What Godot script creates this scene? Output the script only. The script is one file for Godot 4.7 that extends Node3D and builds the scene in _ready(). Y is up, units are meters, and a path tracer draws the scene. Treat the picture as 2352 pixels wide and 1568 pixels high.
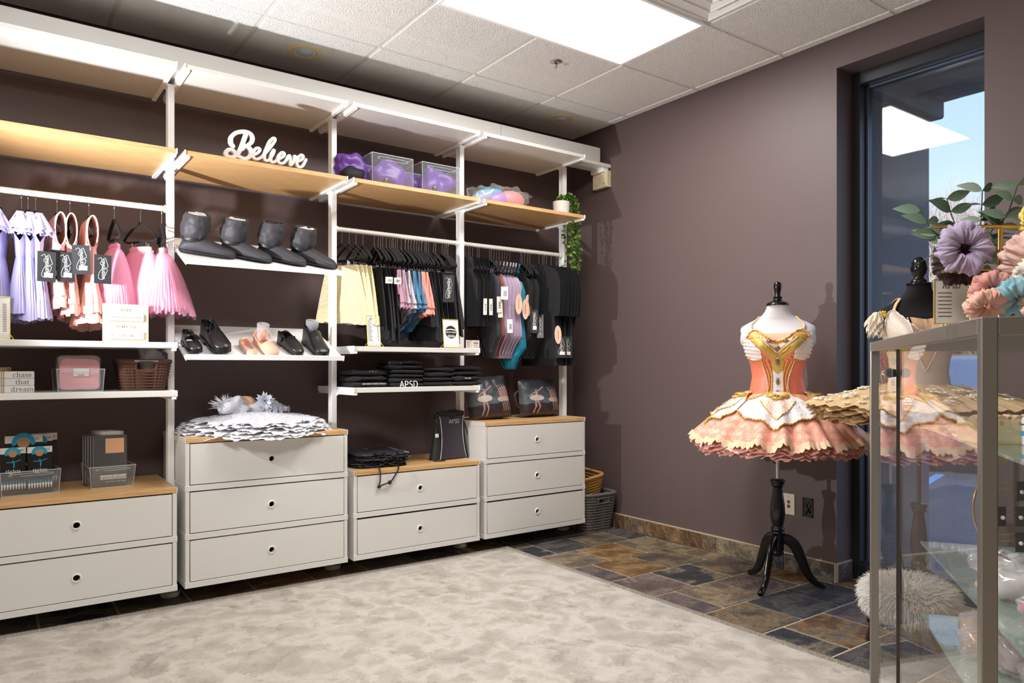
extends Node3D

# ---------------------------------------------------------------- mesh builder
class B:
	var v := PackedVector3Array()
	var n := PackedVector3Array()
	var t := PackedVector2Array()
	var x := PackedInt32Array()
	var c := PackedColorArray()
	var tint := Color(1, 1, 1)
	var tinted := false

	func tri(p: Vector3, q: Vector3, r: Vector3) -> void:
		var m := (q - p).cross(r - p).normalized()
		var k := v.size()
		for w in [p, q, r]:
			v.append(w)
			n.append(m)
			t.append(Vector2(w.x + w.z, w.y))
			c.append(tint)
		x.append_array([k, k + 2, k + 1])

	func quad(p: Vector3, q: Vector3, r: Vector3, s: Vector3) -> void:
		var m := (q - p).cross(s - p).normalized()
		var k := v.size()
		var us := [Vector2(0, 1), Vector2(1, 1), Vector2(1, 0), Vector2(0, 0)]
		var ps := [p, q, r, s]
		for i in 4:
			v.append(ps[i])
			n.append(m)
			t.append(us[i])
			c.append(tint)
		x.append_array([k, k + 2, k + 1, k, k + 3, k + 2])

	# rows of points; smooth; wrap joins the last column to the first
	func grid(rows: Array, wrap := false, us := 1.0, vs := 1.0) -> void:
		var nr := rows.size()
		var nc: int = rows[0].size()
		var k0 := v.size()
		var cols := nc + 1 if wrap else nc
		var acc := PackedVector3Array()
		acc.resize(nr * nc)
		for i in nr - 1:
			var ra: PackedVector3Array = rows[i]
			var rb: PackedVector3Array = rows[i + 1]
			for j in (nc if wrap else nc - 1):
				var j2 := (j + 1) % nc
				var m := (rb[j] - ra[j]).cross(ra[j2] - ra[j]) + (rb[j2] - ra[j2]).cross(rb[j2] - rb[j])
				acc[i * nc + j] += m
				acc[i * nc + j2] += m
				acc[(i + 1) * nc + j] += m
				acc[(i + 1) * nc + j2] += m
		for i in nr:
			var ra: PackedVector3Array = rows[i]
			for j in cols:
				var jj := j % nc
				v.append(ra[jj])
				var m := acc[i * nc + jj]
				n.append(m.normalized() if m.length_squared() > 1e-22 else Vector3.UP)
				t.append(Vector2(us * j / float(cols - 1), vs * i / float(nr - 1)))
				c.append(tint)
		for i in nr - 1:
			for j in cols - 1:
				var a := k0 + i * cols + j
				x.append_array([a, a + 1, a + cols, a + cols + 1, a + cols, a + 1])

	# chamfered box
	func box(o: Vector3, s: Vector3, bev := 0.002, bs := Basis()) -> void:
		var h := s * 0.5
		var e := minf(bev, minf(h.x, minf(h.y, h.z)) * 0.9)
		if e <= 0.00005:
			var q := []
			for i in 8:
				q.append(o + bs * Vector3(h.x * (1 if i & 1 else -1), h.y * (1 if i & 2 else -1), h.z * (1 if i & 4 else -1)))
			quad(q[4], q[5], q[7], q[6]); quad(q[1], q[0], q[2], q[3]); quad(q[5], q[1], q[3], q[7])
			quad(q[0], q[4], q[6], q[2]); quad(q[6], q[7], q[3], q[2]); quad(q[0], q[1], q[5], q[4])
			return
		# corner (sx,sy,sz): three points
		var P := {}
		for i in 8:
			var sg := Vector3(1 if i & 1 else -1, 1 if i & 2 else -1, 1 if i & 4 else -1)
			for a in 3:
				var w := h - Vector3(e, e, e)
				w[a] = h[a]
				P[i * 3 + a] = o + bs * (w * sg)
		var F := [[0, 1, 5, 7, 3], [0, 0, 2, 6, 4], [1, 2, 3, 7, 6], [1, 0, 4, 5, 1], [2, 4, 6, 7, 5], [2, 0, 1, 3, 2]]
		for f in F:
			var ax: int = f[0]
			quad2(P[f[1] * 3 + ax], P[f[2] * 3 + ax], P[f[3] * 3 + ax], P[f[4] * 3 + ax], o)
		for a in 3:
			var b1 := (a + 1) % 3
			var b2 := (a + 2) % 3
			for s1 in 2:
				for s2 in 2:
					var i0 := (s1 << b1) | (s2 << b2)
					var i1 := i0 | (1 << a)
					quad2(P[i0 * 3 + b1], P[i1 * 3 + b1], P[i1 * 3 + b2], P[i0 * 3 + b2], o)
		for i in 8:
			var p: Vector3 = P[i * 3]
			var q: Vector3 = P[i * 3 + 1]
			var r: Vector3 = P[i * 3 + 2]
			if (q - p).cross(r - p).dot(p - o) > 0: tri(p, q, r)
			else: tri(p, r, q)

	func quad2(p: Vector3, q: Vector3, r: Vector3, s: Vector3, o: Vector3) -> void:
		if (q - p).cross(s - p).dot((p + r) * 0.5 - o) > 0: quad(p, q, r, s)
		else: quad(p, s, r, q)

	# swept tube with a radius (number or list)
	func tube(path: Array, rad, k := 8, caps := true, flat := 1.0) -> void:
		var rows := []
		var m := path.size()
		var up := Vector3.UP
		var d0: Vector3 = (path[1] - path[0]).normalized()
		if absf(d0.y) > 0.9: up = Vector3.RIGHT
		var sd := d0.cross(up).normalized()
		for i in m:
			var d: Vector3 = path[mini(i + 1, m - 1)] - path[maxi(i - 1, 0)]
			d = d.normalized()
			sd = (sd - d * sd.dot(d)).normalized()
			var tt := sd.cross(d)
			var r: float = rad[i] if rad is Array else rad
			var row := PackedVector3Array()
			for j in k:
				var a := TAU * j / k
				row.append(path[i] + sd * cos(a) * r + tt * sin(a) * r * flat)
			rows.append(row)
		grid(rows, true)
		if caps:
			for e in [0, m - 1]:
				var row: PackedVector3Array = rows[e]
				var o := PackedVector3Array()
				for j in k: o.append(path[e])
				if e == 0: grid([o, row], true)
				else: grid([row, o], true)

	# closed ring of tube (a torus along any loop)
	func loop(path: Array, r: float, k := 6) -> void:
		var p := path.duplicate()
		p.append(path[0]); p.append(path[1])
		tube(p, r, k, false)

	# profile of (radius, height) turned round y; creased where it bends sharply
	func lathe(prof: Array, k := 24, xf := Transform3D(), crease := 0.82) -> void:
		var runs := [[prof[0]]]
		for i in range(1, prof.size()):
			runs[-1].append(prof[i])
			if i < prof.size() - 1:
				var d1: Vector2 = (prof[i] - prof[i - 1]).normalized()
				var d2: Vector2 = (prof[i + 1] - prof[i]).normalized()
				if d1.dot(d2) < crease: runs.append([prof[i]])
		for run in runs:
			var rows := []
			for p in run:
				var row := PackedVector3Array()
				for j in k:
					var a := TAU * j / k
					row.append(xf * Vector3(cos(a) * p.x, p.y, -sin(a) * p.x))
				rows.append(row)
			grid(rows, true)

	# extruded outline (x, y) with depth along z, centred on z = 0
	func prism(poly: PackedVector2Array, depth: float, xf := Transform3D()) -> void:
		if Geometry2D.is_polygon_clockwise(poly): poly.reverse()
		var ids := Geometry2D.triangulate_polygon(poly)
		var h := depth * 0.5
		for i in range(0, ids.size(), 3):
			var a := poly[ids[i]]
			var b := poly[ids[i + 1]]
			var d := poly[ids[i + 2]]
			if (b - a).cross(d - a) < 0:
				var w := b
				b = d
				d = w
			tri(xf * Vector3(a.x, a.y, h), xf * Vector3(b.x, b.y, h), xf * Vector3(d.x, d.y, h))
			tri(xf * Vector3(a.x, a.y, -h), xf * Vector3(d.x, d.y, -h), xf * Vector3(b.x, b.y, -h))
		for i in poly.size():
			var a := poly[i]
			var b := poly[(i + 1) % poly.size()]
			quad(xf * Vector3(a.x, a.y, h), xf * Vector3(a.x, a.y, -h), xf * Vector3(b.x, b.y, -h), xf * Vector3(b.x, b.y, h))

	# flat band along a path in the xy plane, square cut, with round ends
	func ribbon(path: Array, r, depth: float, o := Vector3.ZERO, bs := Basis(), ramp := 0.0) -> void:
		var h := depth * 0.5
		var L := [[], [], [], []]
		var m := path.size()
		var rows := []
		for i in m:
			var d: Vector2 = (path[mini(i + 1, m - 1)] - path[maxi(i - 1, 0)]).normalized()
			var q := Vector2(-d.y, d.x)
			var w: float = r[i] if r is Array else r
			h = depth * 0.5 + ramp * i / m
			var a: Vector2 = path[i] + q * w
			var b: Vector2 = path[i] - q * w
			rows.append([o + bs * V3(a.x, a.y, h), o + bs * V3(b.x, b.y, h), o + bs * V3(b.x, b.y, -h), o + bs * V3(a.x, a.y, -h)])
		for s in 4:
			var g := []
			for row in rows: g.append(PackedVector3Array([row[s], row[(s + 1) % 4]]))
			grid(g)
		for e in [0, m - 1]:
			var w: float = r[e] if r is Array else r
			var p := PackedVector2Array()
			for j in 12: p.append(path[e] + Vector2(cos(TAU * j / 12), sin(TAU * j / 12)) * w)
			prism(p, depth * 0.998 + 2.0 * ramp * e / m, Transform3D(bs, o))

	# smooth ball or pillow: radii s
	func ball(o: Vector3, s: Vector3, k := 12, bs := Basis()) -> void:
		var rows := []
		var m := int(k / 2) + 1
		for i in m + 1:
			var b := PI * i / m - PI / 2
			var row := PackedVector3Array()
			for j in k:
				var a := TAU * j / k
				row.append(o + bs * (Vector3(cos(b) * cos(a), sin(b), -cos(b) * sin(a)) * s))
			rows.append(row)
		grid(rows, true)

	# rounded block: radii s, squareness e1 (upright) and e2 (plan), lumps of height amp
	func blob(o: Vector3, s: Vector3, e1 := 0.5, e2 := 0.5, amp := 0.0, freq := 8.0, sd := 1, k := 24, bs := Basis(), rings := 0) -> void:
		var f := FastNoiseLite.new()
		f.seed = sd
		f.frequency = freq
		f.fractal_octaves = 3
		var rows := []
		var m := rings if rings > 0 else int(k / 2) + 1
		for i in m + 1:
			var b := PI * i / m - PI / 2
			var row := PackedVector3Array()
			var cb := pw(cos(b), e1)
			var sb := pw(sin(b), e1)
			for j in k:
				var a := TAU * j / k
				var d := V3(cb * pw(cos(a), e2), sb, -cb * pw(sin(a), e2))
				var p := d * s
				if amp > 0.0:
					p += d.normalized() * amp * f.get_noise_3d(p.x, p.y, p.z)
				row.append(o + bs * p)
			rows.append(row)
		grid(rows, true)

	static func pw(a: float, e: float) -> float: return signf(a) * pow(absf(a), e)
	static func V3(a: float, b: float, c: float) -> Vector3: return Vector3(a, b, c)

	func mesh() -> ArrayMesh:
		var arr := []
		arr.resize(Mesh.ARRAY_MAX)
		arr[Mesh.ARRAY_VERTEX] = v
		arr[Mesh.ARRAY_NORMAL] = n
		arr[Mesh.ARRAY_TEX_UV] = t
		arr[Mesh.ARRAY_INDEX] = x
		if tinted: arr[Mesh.ARRAY_COLOR] = c
		var m := ArrayMesh.new()
		m.add_surface_from_arrays(Mesh.PRIMITIVE_TRIANGLES, arr)
		return m

# ---------------------------------------------------------------- scene helpers
var mats := {}
var texs := {}
var rng := RandomNumberGenerator.new()
const PITCH := 0.83
const WALLX := 2.84
const CEIL := 2.818

func V(a: float, b: float, c: float) -> Vector3: return Vector3(a, b, c)
func smooth(pts: Array, sub := 6, shut := false) -> Array:
	var out := []
	var m := pts.size()
	for i in (m if shut else m - 1):
		var p0 = pts[posmod(i - 1, m)] if shut else pts[maxi(i - 1, 0)]
		var p3 = pts[(i + 2) % m] if shut else pts[mini(i + 2, m - 1)]
		for q in sub:
			out.append(pts[i].cubic_interpolate(pts[(i + 1) % m], p0, p3, q / float(sub)))
	if not shut: out.append(pts[m - 1])
	return out
func pairs(s: String, k := 0.001) -> Array:
	var out := []
	for w in s.split(" "):
		var q := w.split(",")
		out.append(Vector2(q[0].to_float(), q[1].to_float()) * k)
	return out
func to3(a: Array, z := 0.0) -> Array:
	var out := []
	for p in a: out.append(V(p.x, p.y, z))
	return out
func rr(a: float, b: float) -> float: return rng.randf_range(a, b)
func rgb(r: int, g: int, b: int, a := 255) -> Color: return Color(r / 255.0, g / 255.0, b / 255.0, a / 255.0)

func put(called: String, b, m: Material, parent: Node = self) -> MeshInstance3D:
	var o := MeshInstance3D.new()
	o.name = called
	o.mesh = b if b is Mesh else b.mesh()
	o.material_override = m
	parent.add_child(o, true)
	return o

func serial(called: String) -> String:
	if not has_node(called): return called
	var k := 1
	while has_node("%s_%03d" % [called, k]): k += 1
	return "%s_%03d" % [called, k]

func tag(o: Node, label: String, category: String, group := "") -> Node:
	o.set_meta("label", label)
	o.set_meta("category", category)
	if group: o.set_meta("group", group)
	return o

func thing(called: String, label: String, category: String, at := Vector3.ZERO, turn := 0.0, group := "") -> Node3D:
	var o := Node3D.new()
	o.name = serial(called)
	add_child(o)
	o.position = at
	o.rotation.y = turn
	tag(o, label, category, group)
	return o

func single(called: String, b, m: Material, label: String, category: String, at := Vector3.ZERO, turn := 0.0, group := "") -> MeshInstance3D:
	var o := put(serial(called), b, m)
	o.position = at
	o.rotation.y = turn
	tag(o, label, category, group)
	return o

func struct(called: String, b, m: Material) -> MeshInstance3D:
	var o := put(called, b, m)
	o.set_meta("kind", "structure")
	return o

func again(o: Node3D, label: String, at: Vector3, turn := 0.0, group := "") -> Node3D:
	var d: Node3D = o.duplicate()
	var base := String(o.name)
	if base.right(3).is_valid_int(): base = base.left(base.length() - 4)
	d.name = serial(base)
	add_child(d)
	d.position = at
	d.rotation.y = turn
	if label: d.set_meta("label", label)
	if group: d.set_meta("group", group)
	return d

func noise(key: String, freq: float, oct := 4, kind := FastNoiseLite.TYPE_SIMPLEX_SMOOTH, ramp: Array = [], size := 512, nrm := false, fract := FastNoiseLite.FRACTAL_FBM, warp := 0.0, seam := true) -> NoiseTexture2D:
	if texs.has(key): return texs[key]
	var f := FastNoiseLite.new()
	f.noise_type = kind
	f.seed = hash(key) % 1000
	f.frequency = freq
	f.fractal_type = fract
	f.fractal_octaves = oct
	if warp > 0.0:
		f.domain_warp_enabled = true
		f.domain_warp_amplitude = warp
		f.domain_warp_frequency = freq * 1.5
	var tx := NoiseTexture2D.new()
	tx.width = size
	tx.height = size
	tx.seamless = seam
	tx.noise = f
	if nrm:
		tx.as_normal_map = true
	if ramp.size():
		var g := Gradient.new()
		var offs := PackedFloat32Array()
		var cols := PackedColorArray()
		for r in ramp:
			offs.append(r[0])
			cols.append(r[1])
		g.offsets = offs
		g.colors = cols
		tx.color_ramp = g
	texs[key] = tx
	return tx

# plain material; o: tex, tri (uv scale), bump (texture), bs (relief, cm), metal, alpha, rim, back, coat, sss
func mat(key: String, col := Color.WHITE, rough := 0.5, o := {}) -> StandardMaterial3D:
	if mats.has(key): return mats[key]
	var m := StandardMaterial3D.new()
	m.resource_name = key
	m.albedo_color = col
	m.roughness = rough
	m.metallic = o.get("metal", 0.0)
	if o.has("spec"): m.metallic_specular = o.spec
	if o.has("tex"): m.albedo_texture = o.tex
	if o.has("tri"):
		m.uv1_triplanar = true
		m.uv1_world_triplanar = o.get("world", false)
		m.uv1_scale = o.tri if o.tri is Vector3 else Vector3.ONE * o.tri
	if o.has("bump"):
		m.heightmap_enabled = true
		m.heightmap_texture = o.bump
		m.heightmap_scale = o.get("bs", 0.1)
	if o.has("off"): m.uv1_offset = o.off
	if o.has("nrm"):
		m.normal_enabled = true
		m.normal_texture = o.nrm
		m.normal_scale = o.get("ns", 0.5)
	if o.has("rt"): m.roughness_texture = o.rt
	if col.a < 1.0 or o.get("alpha", false): m.transparency = BaseMaterial3D.TRANSPARENCY_ALPHA
	if o.has("rim"):
		m.rim_enabled = true
		m.rim = o.rim
		m.rim_tint = 0.6
	if o.has("back"):
		m.backlight_enabled = true
		m.backlight = o.back
	if o.has("coat"):
		m.clearcoat_enabled = true
		m.clearcoat = o.coat
		m.clearcoat_roughness = 0.1
	if o.has("sss"):
		m.subsurf_scatter_enabled = true
		m.subsurf_scatter_strength = o.sss
	if o.has("vc"): m.vertex_color_use_as_albedo = true
	if o.has("glow"):
		m.emission_enabled = true
		m.emission = col
		m.emission_energy_multiplier = o.glow
	mats[key] = m
	return m

func lettering(called: String, text: String, size: float, m: Material, parent: Node, xf: Transform3D, fnt := "Droid Sans", thick := 0.0004, weight := 400) -> MeshInstance3D:
	var tm := TextMesh.new()
	var sf := SystemFont.new()
	sf.font_names = PackedStringArray([fnt])
	sf.font_weight = weight
	tm.font = sf
	tm.text = text
	tm.font_size = 32
	tm.pixel_size = size / 32.0
	tm.depth = thick
	tm.curve_step = 2.0
	var o := put(called, tm, m, parent)
	o.transform = xf
	return o

func frame_at(o: Vector3, xdir: Vector3, ydir: Vector3) -> Transform3D:
	var a := xdir.normalized()
	var c := a.cross(ydir).normalized()
	return Transform3D(Basis(a, c.cross(a), c), o)

# ---------------------------------------------------------------- the scene
func _ready() -> void:
	rng.seed = 7
	view_and_light()
	room()
	outdoors()
	shelving()
	cabinets()
	shelf_goods()
	clothes()
	dress_forms()
	glass_case()
	fur_stool()
	wall_plates()
	ceiling_things()
	rug()
	beyond_window()

func view_and_light() -> void:
	var cam := Camera3D.new()
	cam.name = "camera"
	cam.projection = Camera3D.PROJECTION_FRUSTUM
	cam.near = 0.05
	cam.far = 200.0
	cam.size = 0.05 * 1568.0 / 1672.37
	cam.frustum_offset = Vector2(0, 0.05 * (844.14 - 784.0) / 1672.37)
	cam.position = V(-0.7303, 1.1124, 3.8557)
	cam.rotation_degrees = V(0, -35.879, 0)
	cam.current = true
	add_child(cam)
	var env := Environment.new()
	env.background_mode = Environment.BG_SKY
	var sky := Sky.new()
	var sm := ProceduralSkyMaterial.new()
	sm.sky_top_color = rgb(150, 188, 238)
	sm.sky_horizon_color = rgb(214, 228, 248)
	sm.ground_horizon_color = rgb(190, 200, 215)
	sm.ground_bottom_color = rgb(90, 95, 105)
	sm.sky_energy_multiplier = 1.2
	sky.sky_material = sm
	env.sky = sky
	env.tonemap_mode = Environment.TONE_MAPPER_LINEAR
	env.tonemap_exposure = 1.0
	env.sdfgi_enabled = true
	env.ssao_enabled = true
	env.ssil_enabled = true
	var we := WorldEnvironment.new()
	we.name = "world"
	we.environment = env
	add_child(we)
	# daylight outside: the sun stands behind the building and reaches only the far side of the lot
	var sun := DirectionalLight3D.new()
	sun.name = "sun"
	sun.rotation = Basis.looking_at(V(0.75, -0.62, -0.25)).get_euler()
	sun.light_energy = 1.3
	sun.light_color = rgb(255, 246, 230)
	sun.light_angular_distance = 0.6
	sun.shadow_enabled = true
	add_child(sun)
	# ceiling panels: the one in the picture and the others of the shop, behind the camera
	light_panel(V(1.566, CEIL - 0.004, 1.20), V(1.15, 0.012, 0.565), 4.5, "lit ceiling light panel above the shop floor, beside the air diffuser")
	light_panel(V(-0.834, CEIL - 0.004, 3.0), V(1.15, 0.012, 0.565), 5.0, "lit ceiling light panel out of view above the rug")
	# photographer's lamp, just out of the picture on the left: throws the shadows to the right wall and on the ceiling
	var s := thing("studio_lamp", "small studio lamp on a stand standing left of the picture", "lamp", V(-0.93, 0, 0.6))
	var b := B.new()
	b.tube([V(0, 0.01, 0), V(0, 1.4, 0)], 0.012, 8)
	b.lathe([Vector2(0, 0.03), Vector2(0.09, 0.026), Vector2(0.1, 0.013)], 24)
	put("stand", b, mat("black_metal", rgb(28, 28, 30), 0.4), s)
	b = B.new()
	b.ball(V(0, 1.45, 0), V(0.045, 0.045, 0.045), 16)
	put("bulb", b, mat("lamp_bulb", rgb(255, 250, 240), 0.5, {"glow": 3.0}), s)
	var om := SpotLight3D.new()
	om.name = "studio_lamp_light"
	om.position = V(-0.93, 1.45, 0.6)
	om.look_at_from_position(om.position, om.position + V(1.0, 0.52, 0.3))
	om.spot_angle = 84.0
	om.spot_angle_attenuation = 1.0
	om.light_energy = 4.7
	om.light_size = 0.03
	om.spot_range = 12.0
	om.spot_attenuation = 2.0
	om.shadow_enabled = true
	om.light_color = rgb(253, 252, 255)
	add_child(om)

func light_panel(at: Vector3, s: Vector3, energy: float, label: String) -> void:
	var o := thing("ceiling_light_panel", label, "ceiling light", at, 0.0)
	var b := B.new()
	b.box(Vector3.ZERO, s, 0.001)
	put("diffuser_light", b, mat("panel_glow", rgb(255, 252, 246), 0.5, {"glow": 2.2}), o)
	b = B.new()
	for k in [-1, 1]:
		b.box(V(0, -0.003, k * (s.z * 0.5 + 0.009)), V(s.x + 0.036, 0.014, 0.018), 0.002)
		b.box(V(k * (s.x * 0.5 + 0.009), -0.003, 0), V(0.018, 0.014, s.z), 0.002)
	put("frame", b, mat("white_metal"), o)
	var al := AreaLight3D.new()
	al.name = "panel_light"
	al.area_size = Vector2(s.x, s.z)
	al.light_energy = energy
	al.light_color = rgb(255, 251, 246)
	al.position = at + V(0, -0.014, 0)
	al.rotation_degrees = V(-90, 0, 0)
	al.area_range = 12.0
	al.shadow_enabled = true
	add_child(al)

func base_materials() -> void:
	mat("white_metal", rgb(230, 229, 227), 0.32)
	mat("white_laminate", rgb(229, 228, 224), 0.38)
	var fine := noise("fine_grain", 0.06, 3, FastNoiseLite.TYPE_SIMPLEX, [], 512)
	mat("wall_paint", rgb(100, 84, 83), 0.5, {"bump": fine, "bs": 0.012, "tri": 3.0, "world": true})
	mat("pale_paint", rgb(190, 182, 176), 0.7)
	var grain := noise("wood_grain", 0.012, 5, FastNoiseLite.TYPE_SIMPLEX_SMOOTH, [[0.0, rgb(196, 148, 94)], [0.45, rgb(216, 172, 118)], [0.6, rgb(222, 181, 128)], [1.0, rgb(203, 156, 101)]], 1024, false, FastNoiseLite.FRACTAL_FBM, 12.0)
	mat("bamboo", Color.WHITE, 0.42, {"tex": grain, "tri": V(0.45, 7.0, 7.0)})
	var pale := noise("pale_grain", 0.012, 5, FastNoiseLite.TYPE_SIMPLEX_SMOOTH, [[0.0, rgb(216, 196, 160)], [0.45, rgb(226, 208, 174)], [0.6, rgb(232, 216, 184)], [1.0, rgb(220, 200, 164)]], 512, false, FastNoiseLite.FRACTAL_FBM, 12.0)
	mat("raw_wood", Color.WHITE, 0.7, {"tex": pale, "tri": V(0.6, 6.0, 6.0)})
	mat("black_plastic", rgb(20, 20, 22), 0.35)
	mat("chrome", rgb(215, 215, 220), 0.15, {"metal": 1.0})
	mat("brass", rgb(214, 178, 110), 0.25, {"metal": 1.0})
	mat("gold_frame", rgb(226, 200, 120), 0.35, {"metal": 0.6})
	mat("card_white", rgb(240, 238, 232), 0.6)
	mat("ink", rgb(30, 30, 32), 0.6)
	mat("pane", Color(1, 1, 1, 0.02), 0.02)

func room() -> void:
	base_materials()
	# walls
	var b := B.new()
	b.box(V(-0.1, 1.42, -0.36), V(6.2, 2.9, 0.12), 0.0)
	struct("wall_back", b, mat("wall_paint"))
	b = B.new()
	b.box(V(WALLX + 0.11, 1.42, (-0.42 + 1.787) / 2), V(0.22, 2.9, 1.787 + 0.42), 0.0)
	b.box(V(WALLX + 0.11, (2.662 + 2.87) / 2, (1.787 + 2.475) / 2), V(0.22, 2.87 - 2.662, 2.475 - 1.787), 0.0)
	b.box(V(WALLX + 0.11, 1.42, (2.475 + 6.5) / 2), V(0.22, 2.9, 6.5 - 2.475), 0.0)
	struct("wall_right", b, mat("wall_paint"))
	b = B.new()
	b.box(V(-3.06, 1.42, 3.05), V(0.12, 2.9, 6.9), 0.0)
	struct("wall_left", b, mat("pale_paint"))
	b = B.new()
	b.box(V(0, 1.42, 6.46), V(6.2, 2.9, 0.12), 0.0)
	struct("wall_front", b, mat("pale_paint"))
	floor_tiles()
	ceiling_grid()
	window_unit()

func floor_tiles() -> void:
	var b := B.new()
	b.box(V(0, -0.0525, 3.05), V(6.2, 0.1, 6.9), 0.0)
	var fl := struct("floor", b, mat("grout", rgb(196, 180, 156), 0.85, {"bump": texs["fine_grain"], "bs": 0.1, "tri": 4.0}))
	# slate in several tones; each tile a piece of its own
	var tones := [
		[rgb(74, 66, 58), rgb(120, 96, 66), rgb(98, 84, 66)], [rgb(108, 80, 46), rgb(150, 112, 62), rgb(128, 98, 60)],
		[rgb(52, 52, 56), rgb(84, 80, 76), rgb(66, 64, 64)], [rgb(100, 88, 72), rgb(142, 122, 94), rgb(118, 102, 80)],
		[rgb(92, 78, 74), rgb(120, 104, 96), rgb(104, 86, 80)], [rgb(44, 46, 54), rgb(128, 112, 74), rgb(70, 68, 66)],
		[rgb(96, 68, 44), rgb(84, 74, 66), rgb(136, 104, 66)], [rgb(78, 70, 72), rgb(104, 84, 78), rgb(90, 80, 80)]]
	var relief := noise("slate_relief", 0.012, 6, FastNoiseLite.TYPE_SIMPLEX_SMOOTH, [], 512, false, FastNoiseLite.FRACTAL_RIDGED, 30.0)
	for k in tones.size():
		var q: Array = tones[k]
		var tx := noise("slate_%d" % k, 0.007, 7, FastNoiseLite.TYPE_SIMPLEX_SMOOTH, [[0.0, q[0]], [0.4, q[0].lightened(0.08)], [0.5, q[2].lightened(0.08)], [0.62, q[1].lightened(0.1)], [0.8, q[2].lightened(0.1)], [1.0, q[1].lightened(0.2)]], 512, false, FastNoiseLite.FRACTAL_FBM, 55.0)
		mat("slate_%d" % k, Color.WHITE, 0.42, {"tex": tx, "tri": V(1.0, 1.0, 1.5), "world": true, "bump": relief, "bs": 1.6})
	var meshes := []
	for k in 3:
		var tb := B.new()
		tb.box(V(0, -0.006, 0), V(0.2935, 0.014, 0.2935), 0.002)
		meshes.append(tb.mesh())
	# the photograph's order of tones where it shows them, else mixed
	var pick := {"0_10": 2, "0_11": 0, "0_12": 2, "1_9": 3, "1_10": 1, "1_11": 3, "2_9": 7, "2_10": 1, "2_11": 0, "2_12": 3, "3_9": 4, "3_10": 5, "3_11": 0, "4_9": 7, "4_10": 3, "4_11": 4, "4_12": 1, "5_9": 0, "5_10": 2, "5_11": 2, "6_9": 5, "6_10": 6, "6_11": 7, "7_9": 2, "7_10": 2}
	for r in range(-2, 9):
		var z := 0.175 + 0.3045 * (r + 0.5)
		for c in range(-4, 15):
			var xx := -1.0 + 0.3045 * c + (0.152 if posmod(r, 2) == 1 else 0.0) + 0.152
			var x0 := xx - 0.148
			var x1 := xx + 0.148
			var lim := WALLX if (z < 1.7 or z > 2.4) else WALLX + 0.12
			if x0 > lim - 0.02 or x1 < -0.95: continue
			if z > 0.5 and x1 < 1.85: continue
			var tone: int = pick.get("%d_%d" % [r, c], posmod(c * 5 + r * 3 + rng.randi() % 4, 8))
			var o: MeshInstance3D
			if x1 > lim:
				var tb := B.new()
				tb.box(V((lim - x1) / 2, -0.006, 0), V(0.2935 - (x1 - lim), 0.014, 0.2935), 0.002)
				o = put("tile", tb, mats["slate_%d" % tone], fl)
			else:
				o = put("tile", meshes[0], mats["slate_%d" % tone], fl)
			o.position = V(xx, rr(-0.0008, 0.0008), z)
	# slate skirting along the right wall and on the window return
	var bb := B.new()
	bb.box(V(WALLX - 0.004, 0.05, (-0.3 + 1.787) / 2), V(0.008, 0.1, 2.087), 0.0)
	bb.box(V(WALLX + 0.07, 0.05, 1.787 + 0.004), V(0.14, 0.1, 0.008), 0.0)
	bb.box(V(WALLX - 0.004, 0.05, (2.475 + 5.0) / 2), V(0.008, 0.1, 2.525), 0.0)
	var bs := struct("baseboard_right", bb, mat("grout"))
	var ends := [-0.3, -0.05, 0.16, 0.435, 0.745, 1.03, 1.375, 1.49, 1.78]
	var tn := [2, 3, 6, 1, 6, 3, 5, 0]
	for k in ends.size() - 1:
		var tb := B.new()
		var l: float = ends[k + 1] - ends[k] - 0.006
		tb.box(Vector3.ZERO, V(0.012, 0.093, l), 0.002)
		var o := put("tile", tb, mats["slate_%d" % tn[k]], bs)
		o.position = V(WALLX - 0.009, 0.0475, (ends[k] + ends[k + 1]) / 2)
	for k in 8:
		var tb := B.new()
		tb.box(Vector3.ZERO, V(0.012, 0.093, 0.298), 0.002)
		put("tile", tb, mats["slate_%d" % ((k * 3) % 8)], bs).position = V(WALLX - 0.009, 0.0475, 2.63 + k * 0.3045)
	var tb := B.new()
	tb.box(V(WALLX + 0.066, 0.0475, 1.787 + 0.009), V(0.128, 0.093, 0.012), 0.002)
	put("tile", tb, mats["slate_7"], bs)

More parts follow.
